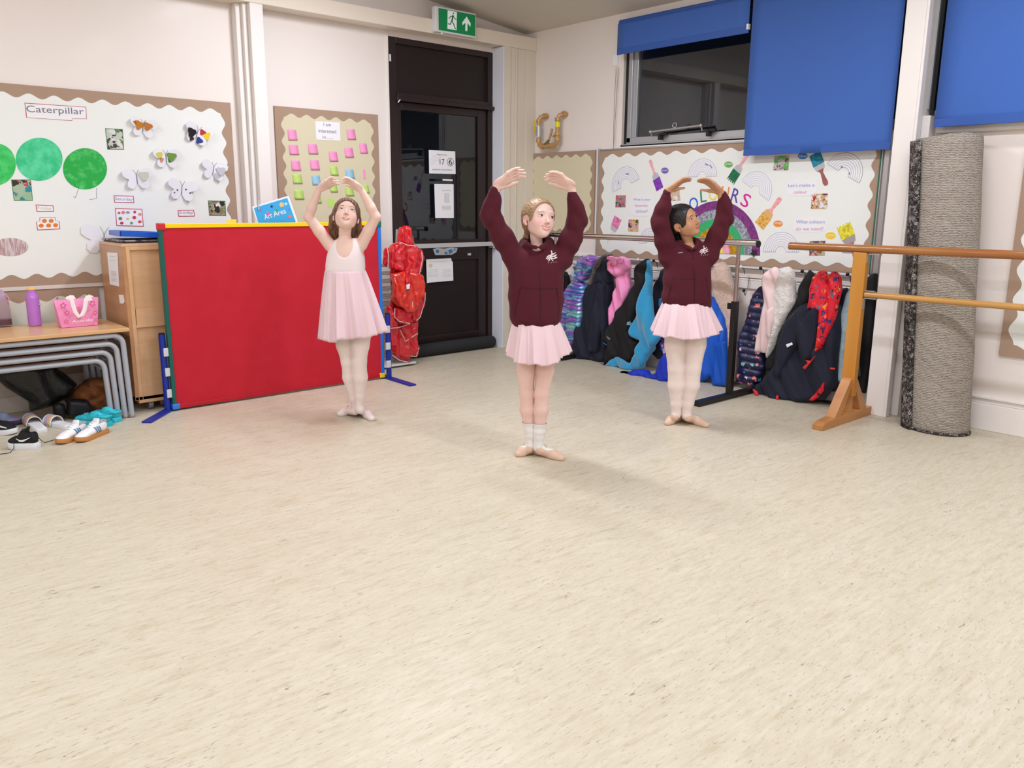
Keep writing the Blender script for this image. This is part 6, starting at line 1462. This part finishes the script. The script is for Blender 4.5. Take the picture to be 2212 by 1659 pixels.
    def tones(s, P, lip=(196, 92, 96), blush=(236, 160, 156)):
        n = len(P); col = np.tile(s.skin, (n, 1)); L = ((P-s.c) @ s.M.T)/s.sc
        def blend(w, c): w = np.clip(w, 0, 1)[:, None]; col[:] = col*(1-w)+np.array(lin(c)[:3])*w
        hd = (np.abs(L) < .13).all(1)
        for g in (-1, 1):
            d = np.sqrt((L[:, 0]-g*.040)**2+(L[:, 1]-.07)**2+(L[:, 2]+.030)**2); blend(hd*np.exp(-(d/.022)**2)*.35, blush)
            d = np.sqrt((L[:, 0]-g*.0745)**2+(L[:, 2]+.012)**2*.5); blend(hd*(np.abs(L[:, 0]) > .068)*np.exp(-(d/.02)**2)*.35, blush)
            d = np.sqrt((L[:, 0]-g*.0045)**2+(L[:, 1]-.098)**2+(L[:, 2]+.0345)**2); blend(hd*(d < .0038)*.7, (120, 60, 56))
        def seg(A, R):
            w = np.full(n, -1.0)
            for i in range(4):
                a, b = np.array(A[i]), np.array(A[i+1]); d = b-a; t = np.clip(((L-a)@d)/(d@d), 0, 1); q = np.linalg.norm(L-a-t[:, None]*d, axis=1)-(R[i]+(R[i+1]-R[i])*t); w = np.maximum(w, -q)
            return w
        for A, R in s.lips: w = seg(A, R); blend(hd*(L[:, 1] > .066)*np.clip((w+.0014)/.0014, 0, 1)*.72, lip)
        w = seg(s.cutm, [.003]*5 if not s.smile else [.0022, .0050, .0056, .0050, .0022]); blend(hd*(L[:, 1] > .055)*np.clip((w+.0002)/.001, 0, 1)*(np.abs(L[:, 2]+.057) < (.0095 if s.smile else .0050))*.9, (110, 34, 40))
        return col
    def face_bits(s, bv, brow, iris, gaze, browr=.0018):
        wm = mat('eye_white', (236, 234, 234), .2); ir = mat('iris_%d' % iris[0], iris, .2); pu = mat('pupil', (12, 10, 10), .15)
        lashm = mat('lash', (70, 46, 40), .6) if brow[0] > 60 else mat('lash_dark', (18, 12, 12), .6)
        gz = s.hr*gaze[0]+s.hf*1.0+s.hu*gaze[1]; gz = nrmz(gz); gw = XA*gz[0]+YA*gz[1]+np.array([0, 0, gz[2]])
        R = Vector((0, 0, 1)).rotation_difference(Vector(gw)).to_matrix()
        for g in (-1, 1):
            c = s.H(g*.031, .0675, .0022); r = .0134*s.sc; prof = []; mb = MB(); C = s.V(c)
            n = 18
            for a0, a1, mi in ((0, 15, 2), (15, 35, 1), (35, 150, 0)):
                mb.mi = mi; pr = [(r*math.sin(math.radians(a0+(a1-a0)*q/6))+1e-5, r*math.cos(math.radians(a0+(a1-a0)*q/6))) for q in range(7)][::-1]
                o = len(mb.f); mb.lathe(C, pr, n, R); mb.f = mb.f[:-2] if mi else mb.f[:-1]; mb.m = mb.m[:len(mb.f)]
            mb.build('eye', [wm, ir, pu], s.t, smooth=True)
            def onf(x, z, out=.0006):
                o_ = s.V(s.H(x, .14, z)); dd = -(s.V(s.H(0, 1, 0))-s.V(s.H(0, 0, 0))).normalized(); h_ = bv.ray_cast(o_, dd, .2); return (h_[0]-dd*out) if h_[0] else s.V(s.H(x, .08, z))
            pts = [onf(g*(.017+.028*q/6), .0185+.0050*math.sin(PI*(.15+.75*q/6))) for q in range(7)]
            MB().tube(pts, [browr*.8*s.sc, browr*1.1*s.sc, browr*1.1*s.sc, browr*s.sc, browr*.9*s.sc, browr*.7*s.sc, browr*.35*s.sc], 6).build('eyebrow', mat('brow_%d' % brow[0], brow, .8), s.t, smooth=True)
            pts = [s.V(s.H(g*(.031+.0132*math.cos(a)), .0675+.0149*math.sqrt(max(.08, 1-math.cos(a)**2*.75-.12*math.sin(a)))+.0006, .0022+.0062*math.sin(a))) for a in [PI*q/8 for q in range(9)]]
            MB().tube(pts, [.0004]+[.0008*s.sc]*7+[.0004], 6).build('eyelashes', lashm, s.t, smooth=True)
    def arm(s, F, sh, el, wr, r=(.034, .027, .018)):
        a, b, c = s.P(*sh), s.P(*el), s.P(*wr); m1 = (a+b)/2; m2 = b*.68+c*.32
        F.chain([a, m1, b, m2, c], [r[0], (r[0]+r[1])/2*1.02, r[1], r[1]*.98, r[2]], .012)
        return a, b, c
    def hand(s, F, wr, kn, tip, th, sv, sc=1.0, curl=.008, drops=(0, 0, 0, 0)):
        W_, K, T, TH = s.P(*wr), s.P(*kn), s.P(*tip), s.P(*th); sv = nrmz(sv); d = nrmz(T-K); sv = nrmz(sv-d*(sv@d)); up = np.cross(sv, d); up = up if up[2] > 0 else -up
        offs = np.array([-.0245, -.0085, .0080, .0235])*sc; ln = (.90, 1.0, .94, .78)
        F.ell((W_*.45+K*.55), (np.linalg.norm(K-W_)*.62, .029*sc, .0105*sc), .008, np.array([nrmz(K-W_), sv, np.cross(nrmz(K-W_), sv)]))
        for i in range(4):
            k0 = K+sv*offs[i]-up*abs(offs[i])*.12; F.cone(W_+sv*offs[i]*.35, k0, .0115*sc, .0088*sc, .008)
            tp = K+(T-K)*ln[i]+sv*offs[i]*1.15-up*drops[i]; v = tp-k0
            p1 = k0+v*.42+up*curl; p2 = k0+v*.74+up*curl*.7
            F.chain([k0, p1, p2, tp], [.0082*sc, .0074*sc, .0068*sc, .0052*sc], .0015, k0=.004)
        b0 = W_*.78+K*.22-sv*.016*sc-up*.004; m = b0*.5+TH*.5-sv*.006*sc+up*.003
        F.chain([W_*.9+K*.1, b0, m, TH], [.012*sc, .0118*sc, .0088*sc, .0062*sc], .006, k0=.008)
    def leg(s, F, pts, rs, k=.014): F.chain([s.P(*p) for p in pts], rs, k)
    def legs(s, F, LS, rs, feet, g=0.0):
        for i, (L_, f_) in enumerate(zip(LS, feet)):
            T = Field(F.lo, F.lo, F.h); T.n = F.n.copy(); T.f = np.full(T.n, 1.0, np.float32)
            s.leg(T, L_, rs); s.foot(T, *f_, g=g); F.f = smin(F.f, T.f, .014 if i == 0 else .0015)
    def foot(s, F, ankle, heel, toe, g=0.0, k=.012):
        a = s.P(*ankle); h_ = s.FL(*heel); t = s.FL(*toe); d = nrmz(t-h_)
        h2 = h_+d*.018; sd = np.cross(d, [0, 0, 1.0])
        F.cone(a, h2+[0, 0, .022], .022+g, .020+g, k); L = np.linalg.norm(t-h_)
        F.cone(h2+[0, 0, .0205], h_+d*L*.66+[0, 0, .0205], .0200+g, .0215+g, .010); F.cone(h_+d*L*.66+[0, 0, .0185], t-d*.014+[0, 0, .0125], .0235+g, .0120+g, .010)
        F.cone(a+d*.012-[0, 0, .014], h_+d*L*.58+[0, 0, .030], .020+g, .015+g, .012)
        for o in (-.008, .008): F.cone(h_+d*L*.68+sd*o+[0, 0, .015], t-d*.022+sd*o*.9+[0, 0, .0115], .015+g, .0108+g, .006)
        return a, h_, t, d, sd
def bvh(P, Q): return BVHTree.FromPolygons([tuple(p) for p in P], [tuple(q) for q in Q])
def skirt(g, name, m, zt, top, zb, bot, cxt, cxb, tilt, n, amp, seed, front=0.0, rows=26, nn=240):
    """flared skirt: top/bot = (half width, half depth)"""
    vs = []; rs = random.Random(seed); p1, p2, p3 = rs.random()*6, rs.random()*6, rs.random()*6
    for i in range(rows+1):
        t = i/rows
        for j in range(nn):
            a = 2*PI*j/nn; w = math.sin(n*a+p1+.7*math.sin(2*a+p2)+.5*math.sin(3*a+p3)); w = math.copysign(abs(w)**.7, w)
            e = t**.85; w2 = abs(math.sin(1.5*n*a+p2)); r = 1+amp*(w+.45*(1-2*w2**.6))*(.12+.88*t**.8)*(.75+.25*math.sin(4*a+p3))
            x = (top[0]+(bot[0]-top[0])*e)*r*math.cos(a)+cxt+(cxb-cxt)*t; y = (top[1]+(bot[1]-top[1])*e)*r*math.sin(a)
            z = zt+(zb-zt)*t+t*(tilt*math.cos(a)+front*(1 if math.sin(a) < 0 else 0)*abs(math.sin(a))+.006*w+.004*math.sin(5*a+p2))
            vs.append((x, y, z))
    fs = [(i*nn+j, i*nn+(j+1) % nn, (i+1)*nn+(j+1) % nn, (i+1)*nn+j) for i in range(rows) for j in range(nn)]
    o = g.out(name, np.array(vs), np.array(fs)[:, ::-1], m); b = o.modifiers.new('solid', 'SOLIDIFY'); b.thickness = .002; return o
HV = .0026
leo = mat('white_pink_jersey', (246, 232, 234), .6, bump=(300, .08, .001)); pinkc = mat('pale_pink_chiffon', (236, 208, 215), .7, bump=(200, .08, .001), sheen=.05)
tight = mat('pale_tights', (238, 222, 216), .7, bump=(400, .08, .001)); slipw = mat('white_slipper', (238, 222, 220), .5); slipp = mat('peach_slipper', (222, 190, 168), .55); elas = mat('elastic', (226, 204, 190), .7)
sock = mat('white_sock', (236, 232, 230), .85, bump=(260, .4, .002)); maroon = mat('maroon_sweatshirt', (79, 15, 33), .9, sheen=.02, bump=(160, .25, .002)); maroond = mat('maroon_seam', (58, 11, 26), .8)
logom = mat('white_print', (236, 226, 230), .6)

def slipper(g, F0lo, F0hi, ankle, heel, toe, m, strap=True):
    F = Field(F0lo, F0hi, .0026); a, h_, t, d, sd = g.foot(F, ankle, heel, toe, .0046, .004)
    L = np.linalg.norm(t-h_); c = h_+d*L*.36+np.array([0, 0, .070]); M = np.array([d, sd, (0, 0, 1.0)])
    F.ell(c, (L*.36, .034, .050), .003, M, 'cut'); F.ell(h_+d*L*.12+np.array([0, 0, .088]), (L*.3, .05, .052), .003, M, 'cut')
    zz = (F.lo[2]+F.h*np.arange(F.n[2]))[None, None, :]; F.f = np.maximum(F.f, (.0008-zz).astype(np.float32))
    P, Q = F.mesh(1); o = g.out('ballet_slipper', P, Q, m)
    if strap:
        cc = h_+d*L*.34+np.array([0, 0, .030]); pts = []
        for q in range(11):
            an = PI*q/10; pts.append(g.V(cc+sd*.0265*math.cos(an)+np.array([0, 0, 1.0])*(.002+.0285*math.sin(an))-d*.004*math.sin(an)))
        MB().tube(pts, .0035, 6, rb=.0012, up=tuple(XA*d[0]+YA*d[1])).build('elastic_strap', elas, o, smooth=True)
    return o

def dress_girl():
    g = Girl('girl in pale pink sleeveless ballet dress looking up with rounded raised arms', (768, 905), (238, 204, 190)); P = g.P
    F = Field((-.32, -.26, 0), (.32, .22, 1.46), HV)
    body = [(600, 706, 786, .062), (575, 705, 787, .068), (558, 707, 786, .070), (545, 710, 785, .068), (530, 714, 782, .058), (521, 722, 776, .045), (516, 730, 768, .036)]
    low = [(712, 725, 794, .060), (690, 716, 796, .076), (650, 712, 794, .075), (620, 710, 786, .064), (600, 706, 786, .062)]
    stn = g.st([(r[0], r[1], r[2], r[3]) for r in body]); F.torso(stn+g.st(low)[:-1], .01)
    F.cone(P(745, 522, .012), P(745, 497, .0), .033, .031, .024)
    c = P(748, 466, -.012); g.headaxes(c, 14, 26, 8, .96); g.head(F, False)
    F.cone(P(745, 505, .006), g.H(0, -.004, -.050), .031, .036, .016)
    for sh, el, wr in (((713, 530, 0), (666, 468, -.03), (690, 406, -.065)), ((780, 529, 0), (812, 469, -.03), (779, 408, -.065))):
        g.arm(F, sh, el, wr, (.036, .027, .0178))
    g.hand(F, (690, 407, -.065), (708, 395, -.078), (729, 386, -.088), (721, 400, -.05), (0, -.8, .6), .92, .006, (.016, .012, .004, 0))
    g.hand(F, (779, 408, -.065), (761, 394, -.078), (737, 388, -.088), (749, 401, -.05), (0, -.8, .6), .92, .006)
    LL = [(742, 700, .02), (746, 745, .02), (753, 782, .022), (756, 815, .03), (765, 860, .035), (771, 883, .035)]
    LR = [(783, 700, -.0), (778, 745, -.01), (776, 780, -.015), (778, 815, -.01), (777, 855, 0), (776, 878, 0)]
    lr = [.062, .050, .040, .040, .027, .0225]
    fl_ = ((771, 883, .035), (768, 893), (729, 899)); fr = ((776, 880, 0), (772, 888), (806, 910))
    g.legs(F, (LL, LR), lr, (fl_, fr))
    Pt, Q = F.mesh(1); body_o = g.out('body', Pt, Q, g.sk, g.tones(Pt, (214, 130, 128))); bv = bvh(g.W(Pt), Q)
    g.face_bits(bv, (128, 92, 72), (92, 96, 92), (.10, .45), .0013)
    # tights
    F = Field((-.20, -.14, .035), (.16, .16, .64), HV)
    g.legs(F, (LL, LR), [r+.003 for r in lr], (fl_, fr), .0026)
    Pt, Q = F.mesh(1); g.out('tights', Pt, Q, tight)
    for f_ in (fl_, fr): slipper(g, (-.20, -.16, -.004), (.20, .18, .12), *f_, slipw)
    # bodice
    F = Field((-.2, -.16, .8), (.16, .14, 1.15), HV); F.torso(stn, .01, grow=.0045)
    for q in ((697, 527), (793, 527)): F.ell(P(q[0], q[1], 0), (.036, .16, .085), .004, None, 'cut')
    F.ell(P(741, 520, -.08), (.054, .085, .098), .004, None, 'cut'); F.ell(P(743, 514, .05), (.045, .08, .05), .004, None, 'cut')
    F.cone(P(746, 519, 0), P(746, 480, 0), .05, .05, .004, 'cut')
    Pt, Q = F.mesh(1); g.out('bodice', Pt, Q, leo)
    for a, b in (((716, 521, -.035), (714, 528, -.052)), ((768, 519, -.035), (771, 527, -.052))): pass
    zt = P(745, 584)[2]; zb = P(762, 727)[2]
    skirt(g, 'dress_skirt', pinkc, zt, (.116, .076), zb-.0, (.180, .130), P(746, 590)[0], P(762, 727)[0], .022, 10, .17, 3)
    # hair
    hm = hairmat('brown_hair', (88, 60, 44), (132, 98, 74)); F = Field((-.14, -.16, .98), (.12, .16, 1.36), .0024)
    k = g.sc; F.ell(g.H(0, -.015, .030), np.array((.0785, .0945, .0820))*k, .008, g.M); F.ell(g.H(0, .020, .014), np.array((.0725, .0700, .0800))*k, .022, g.M); F.ell(g.H(0, -.05, -.01), np.array((.070, .05, .07))*k, .02, g.M)
    F.ell(g.H(0, .105, -.034), np.array((.073, .081, .104))*k, .004, g.M, 'cut')
    F.chain([g.H(-.066, -.004, .02), P(718, 470, .015), P(716, 492, .03), P(717, 512, .035)], [.014, .017, .019, .011], .012); F.chain([g.H(.066, -.010, .02), P(775, 474, .03), P(777, 495, .04), P(775, 509, .045)], [.012, .014, .015, .008], .012)
    F.chain([g.H(0, -.07, -.02), P(736, 495, .075), P(738, 516, .07)], [.05, .042, .03], .02); F.chain([g.H(.02, -.07, -.02), P(760, 495, .075), P(758, 514, .07)], [.045, .038, .03], .02)
    F.chain([P(722, 500, .04), P(726, 517, .04)], [.018, .012], .012)
    F.ripple(lambda X, Y, Z: .0009*np.sin(X*420+6*np.sin(Y*30))*np.ones_like(Z)+.0006*np.sin(X*900+Z*10+Y*90))
    Pt, Q = F.mesh(0); g.out('hair', Pt, Q, hm)
    return g

def hoodie_girl(cfg):
    g = Girl(cfg['label'], cfg['base'], cfg['skin']); P = g.P
    F = Field(cfg['lo'], cfg['hi'], HV)
    hst = g.st(cfg['torso']); F.torso([(z, cx, cy, a*.84, b*.84) for z, cx, cy, a, b in hst], .01)
    F.cone(P(*cfg['neck0']), P(*cfg['neck1']), .030, .028, .022)
    g.headaxes(P(*cfg['head']), *cfg['rot'], cfg['hsc']); g.head(F, cfg['smile']); F.cone(P(*cfg['neck1']), g.H(0, -.012, -.045), .027, .032, .012)
    for (sh, el, wr, kn, tip, th, sv, dr) in cfg['arms']:
        g.arm(F, sh, el, wr, (.032, .026, .0185)); g.hand(F, wr, kn, tip, th, sv, 1.0, .007, dr)
    g.legs(F, cfg['legs'], cfg['lr'], cfg['feet'])
    Pt, Q = F.mesh(1); g.out('body', Pt, Q, g.sk, g.tones(Pt, cfg['lip'], cfg['blush'])); bv = bvh(g.W(Pt), Q)
    g.face_bits(bv, cfg['brow'], cfg['iris'], cfg['gaze'], cfg['browr'])
    if cfg['smile']:
        k = g.sc; mb = MB(); pts = [(-.0190, .0725, -.0478), (-.011, .0790, -.0525), (0, .0828, -.0548), (.011, .0790, -.0525), (.0190, .0725, -.0478)]
        mb.tube([g.V(g.H(*q)) for q in pts], [.0014, .0036, .0042, .0036, .0014], 8, rb=.0022, up=tuple(g.W(g.c+g.hu)[0]-g.W(g.c)[0])); mb.build('teeth', mat('teeth', (244, 238, 226), .25), g.t, smooth=True)
    if cfg['legwear'] == 'tights':
        F = Field((-.17, -.16, .03), (.17, .16, .66), HV)
        g.legs(F, cfg['legs'], [r+.003 for r in cfg['lr']], cfg['feet'], .0026)
        Pt, Q = F.mesh(1); g.out('tights', Pt, Q, tight)
    else:
        for L_, f_ in zip(cfg['legs'], cfg['feet']):
            F = Field((-.15, -.16, .0), (.17, .16, cfg['sock']), .0024); g.leg(F, L_, [r+.003 for r in cfg['lr']]); g.foot(F, *f_, g=.0018)
            F.ripple(lambda X, Y, Z: .0010*np.sin(Z*170+8*X)*np.clip((Z-.05)*20, 0, 1)+0*X+0*Y)
            Pt, Q = F.mesh(1); g.out('sock', Pt, Q, sock)
    for f_ in cfg['feet']: slipper(g, (-.17, -.18, -.004), (.20, .18, .12), *f_, slipp)
    # skirt
    sk = cfg['skirt']; L_, R_, z0 = P(*sk['left']), P(*sk['right']), P(*sk['mid'], -.10)[2]
    zb = (L_[2]+R_[2])/2; zf = P(*sk['mid'], -sk['bd'])[2]; zt = P(*sk['top'])[2]; skirt(g, 'ballet_skirt', pinkc, zt, sk['a'], zb, ((R_[0]-L_[0])/2*.94, sk['bd']), P(*sk['top'])[0], (L_[0]+R_[0])/2, (R_[2]-L_[2])/2, sk['n'], sk['amp'], sk['seed'], zf-zb)
    # hooded sweatshirt
    F = Field(cfg['lo'], cfg['hi'], .003); F.torso(hst, .012, pw=2.25)
    for (sh, el, wr, *_r), rs, cu in zip(cfg['arms'], cfg['sleeve'], cfg['cuff']):
        a, b, c = P(*sh), P(*el), P(*cu); m1 = (a+b)/2; m2 = b*.55+c*.45; m3 = b*.18+c*.82
        F.chain([a, m1, b+(m1*.5+m2*.5-b)*.18, m2, m3], [rs[0], rs[1], rs[2], rs[3], rs[4]], .032); F.cone(m3, c, rs[5], rs[5]*.93, .004)
    F.ell(P(*cfg['hood']), (.088, .048, .048), .03)
    n0 = P(*cfg['neck0']); F.chain([n0+[-.052, .03, .012], n0+[-.050, -.022, .006], P(*cfg['vee'])+[-.012, 0, .012]], [.020, .018, .012], .012); F.chain([n0+[.052, .03, .012], n0+[.050, -.022, .006], P(*cfg['vee'])+[.012, 0, .012]], [.020, .018, .012], .012)
    ph = cfg['seed']
    F.ripple(lambda X, Y, Z: .0034*np.sin(38*X+14*Z+ph+2*np.sin(9*Z+ph))*np.sin(11*Z+ph*2)+.0022*np.sin(62*Z+50*np.abs(X)+3*np.sin(20*X+ph))*np.clip((np.abs(X)-.09)*14, 0, 1)+0*Y)
    # opening for head and neck
    F.cone(n0+[0, .01, -.02], P(*cfg['neck1'])+[0, 0, .1], .038, .055, .006, 'cut'); F.cone(n0+[0, -.05, .005], P(*cfg['vee']), .034, .003, .005, 'cut')
    zh = hst[0] if False else min(hst)
    Pt, Q = F.mesh(1); ho = g.out('hooded_sweatshirt', Pt, Q, maroon); hb = bvh(g.W(Pt), Q)
    def on(px, py, out=.0015):
        d = Vector(ray(px, py)).normalized(); h_ = hb.ray_cast(Vector(CAM), d, 12); return h_[0]-d*out if h_[0] else g.V(P(px, py, -.1))
    MB().tube([on(*q) for q in cfg['zip']], .0028, 6, rb=.0012, up=(1, 0, 0)).build('zip', maroond, ho, smooth=True)
    for q in cfg['pocket']: MB().tube([on(*p) for p in q], .0013, 6).build('pocket_seam', maroond, ho, smooth=True)
    MB().tube([on(*q) for q in cfg['hem']], .0018, 6).build('hem_seam', maroond, ho, smooth=True)
    # white chest print: small leaping dancers over a line of letters
    lx, ly, k = cfg['logo']
    mb = MB()
    for (pts, w) in (([(0, -9), (1, -4), (-1, 0)], 1.6), ([(-8, 3), (-4, -1), (0, -1), (4, -4)], 1.6), ([(-7, 6), (-2, 1), (3, 1), (9, -2)], 1.5), ([(-5, 9), (-1, 3), (4, 5), (8, 3)], 1.4), ([(-2, 0), (0, 5), (3, 9)], 1.2), ([(4, -3), (7, -6)], 1.1), ([(-6, 1), (-9, 5)], 1.1), ([(5, 1), (10, 3)], 1.2)):
        mb.tube([on(lx+x*k, ly+y*k) for x, y in pts], w*k*.0017, 6)
    mb.build('chest_print', logom, ho)
    mb = MB()
    for i, x in enumerate((-6, -1.5, 3, 7.5)): mb.tube([on(lx+x*k, ly+(10.5-i*.3)*k), on(lx+(x+1.2)*k, ly+(13-i*.3)*k), on(lx+(x+2)*k, ly+(10.5-i*.3)*k)], .0009, 5)
    mb.build('chest_lettering', mat('rose_print', (200, 150, 160), .6), ho)
    if cfg.get('name'):
        x, y = cfg['name']; mb = MB(); mb.tube([on(x+q*1.2, y-(q % 2)*1.6-.12*q) for q in range(9)], .0012, 5); mb.build('name_print', logom, ho)
    # hair
    hm = hairmat(*cfg['hair']); c = g.c; F = Field(c-[.16, .16, .20], c+[.14, .18, .14], .0024); k = g.sc
    F.ell(g.H(0, -.015, .030), np.array((.0775, .0935, .0810))*k, .008, g.M); F.ell(g.H(0, .020, .014), np.array((.0715, .0690, .0790))*k, .022, g.M); F.ell(g.H(0, -.05, -.015), np.array((.062, .045, .055))*k, .02, g.M)
    F.ell(g.H(0, .105, -.030), np.array(cfg['hairline'])*k, .003, g.M, 'cut')
    for gg in (-1, 1): F.ell(g.H(gg*.078, .004, -.020), np.array((.016, .026, .034))*k, .004, g.M, 'cut')
    for ch, rr in cfg['locks']: F.chain([P(*q) if len(q) == 3 else g.H(*q[:3]) for q in ch], rr, .012)
    F.ripple(lambda X, Y, Z: .0004*np.sin((X*.8+Z*.6)*420+5*np.sin(Y*30))+.0003*np.sin((X*.5+Z)*800+Y*60))
    Pt, Q = F.mesh(1); g.out('hair', Pt, Q, hm)
    return g

dress_girl()
hoodie_girl(dict(label='smiling girl in maroon hooded sweatshirt and pale pink skirt with bare legs, nearest the camera', base=(1150, 985), skin=(236, 200, 190), lo=(-.31, -.28, 0), hi=(.31, .24, 1.50), seed=1.3,
    torso=[(706, 1112, 1204, .082), (698, 1106, 1208, .090), (690, 1103, 1212, .098), (673, 1101, 1214, .102), (640, 1098, 1217, .100), (600, 1098, 1217, .096), (575, 1102, 1217, .090), (558, 1112, 1212, .078), (545, 1122, 1204, .064), (534, 1134, 1194, .046)],
    neck0=(1160, 532, .008), neck1=(1158, 510, 0), head=(1163, 474, -.012), rot=(30, 10, 9), hsc=.965, smile=True,
    arms=[((1112, 560, 0), (1058, 466, -.03), (1072, 404, -.065), (1100, 380, -.078), (1134, 370, -.088), (1119, 394, -.05), (0, -.7, .7), (.006, .004, 0, -.002)),
          ((1214, 560, 0), (1249, 474, -.03), (1234, 405, -.065), (1211, 383, -.078), (1177, 380, -.088), (1187, 397, -.05), (0, -.75, .65), (0, 0, 0, .0))],
    cuff=[(1068, 411, -.062), (1238, 420, -.062)], sleeve=[(.058, .050, .046, .036, .030, .0235), (.056, .050, .044, .036, .030, .0245)],
    legs=[[(1136, 735, 0), (1136, 800, 0), (1138, 850, .004), (1139, 885, .01), (1145, 935, .015), (1146, 963, .015)], [(1180, 735, -.005), (1177, 800, -.008), (1170, 850, -.012), (1169, 885, -.008), (1165, 935, -.005), (1163, 966, -.005)]],
    lr=[.058, .046, .0365, .037, .026, .0225], feet=[((1146, 963, .015), (1149, 978), (1115, 987)), ((1163, 966, -.005), (1151, 978), (1218, 996))],
    lip=(206, 104, 106), blush=(240, 150, 150), brow=(176, 140, 116), iris=(84, 84, 96), gaze=(.22, .05), browr=.0010, legwear='socks', sock=.178,
    skirt=dict(left=(1092, 763), right=(1235, 757), mid=(1157, 790), top=(1158, 690), a=(.112, .085), bd=.140, n=9, amp=.15, seed=5),
    hood=(1160, 526, .062), vee=(1163, 540, -.082), zip=[(1163, 541), (1164, 560), (1165.5, 590), (1167, 630), (1168, 660), (1166, 690), (1163.5, 708)],
    pocket=[[(1124, 620), (1120, 640), (1114, 665), (1112, 682)], [(1124, 620), (1140, 623), (1166, 624)], [(1203, 622), (1206, 645), (1208, 668), (1205, 684)], [(1203, 622), (1190, 624), (1169, 624)]],
    hem=[(1104, 684), (1120, 693), (1140, 700), (1162, 704), (1185, 702), (1203, 694), (1211, 686)], logo=(1191, 553, 1.25), hair=('blond_hair', (134, 104, 74), (182, 150, 112), (10, 10, 100)), hairline=(.087, .083, .113),
    locks=[([(0, -.095, -.02, 1), (0, -.10, -.045, 1)], [.022, .020]), ([(1141, 497, .045), (1134, 512, .05), (1132, 524, .05)], [.014, .009, .004]), ([(1139, 500, .03), (1140, 518, .035)], [.010, .004])]))
hoodie_girl(dict(label='dark haired girl in maroon hooded sweatshirt, pink skirt and pale tights beside the coats', base=(1478, 918), skin=(200, 150, 116), lo=(-.31, -.28, 0), hi=(.31, .24, 1.48), seed=3.1,
    torso=[(667, 1432, 1532, .086), (655, 1430, 1534, .094), (640, 1430, 1535, .100), (615, 1432, 1535, .100), (590, 1434, 1536, .096), (565, 1438, 1536, .090), (550, 1444, 1534, .078), (540, 1450, 1530, .066), (530, 1458, 1520, .048)],
    neck0=(1487, 528, .008), neck1=(1484, 512, 0), head=(1475, 479, -.008), rot=(46, 16, -17), hsc=.95, smile=False,
    arms=[((1444, 552, 0), (1424, 478, -.03), (1444, 411, -.065), (1466, 394, -.078), (1493, 386, -.088), (1478, 406, -.05), (0, -.92, .38), (0, 0, 0, 0)),
          ((1532, 550, 0), (1566, 470, -.03), (1557, 415, -.065), (1538, 397, -.078), (1509, 387, -.088), (1514, 410, -.05), (0, -.92, .38), (0, 0, 0, 0))],
    cuff=[(1440, 417, -.062), (1561, 420, -.062)], sleeve=[(.055, .050, .046, .038, .030, .0235), (.054, .050, .045, .037, .030, .0245)],
    legs=[[(1459, 705, .004), (1459, 745, .004), (1461, 795, .004), (1461, 832, .01), (1461, 872, .012), (1461, 894, .012)], [(1504, 705, -.0), (1502, 745, -.004), (1496, 795, -.008), (1493, 832, -.004), (1486, 872, .0), (1483, 896, .0)]],
    lr=[.064, .058, .0455, .046, .030, .0245], feet=[((1461, 894, .012), (1467, 908), (1438, 919)), ((1483, 896, 0), (1469, 906), (1530, 924))],
    lip=(176, 96, 84), blush=(206, 130, 104), brow=(30, 20, 18), iris=(48, 30, 24), gaze=(.12, .1), browr=.0019, legwear='tights', sock=0,
    skirt=dict(left=(1406, 718), right=(1557, 715), mid=(1480, 733), top=(1481, 652), a=(.128, .095), bd=.150, n=9, amp=.14, seed=8),
    hood=(1482, 528, .062), vee=(1496, 541, -.080), zip=[(1496, 542), (1498, 560), (1500, 590), (1501, 630), (1500, 655), (1498, 668)],
    pocket=[[(1454, 600), (1448, 620), (1443, 645)], [(1454, 600), (1475, 602), (1499, 603)], [(1524, 600), (1529, 625), (1531, 645)]],
    hem=[(1432, 648), (1455, 656), (1480, 660), (1500, 661), (1520, 656), (1534, 648)], logo=(1520, 540, 1.0), name=(1465, 547), hair=('black_hair', (20, 17, 18), (40, 35, 36), (10, 10, 100)), hairline=(.080, .079, .101),
    locks=[([(0, -.09, -.03, 1), (0, -.10, -.06, 1), (0, -.07, -.08, 1)], [.034, .034, .02]), ([(1458, 505, .04), (1466, 514, .04)], [.022, .016])]))
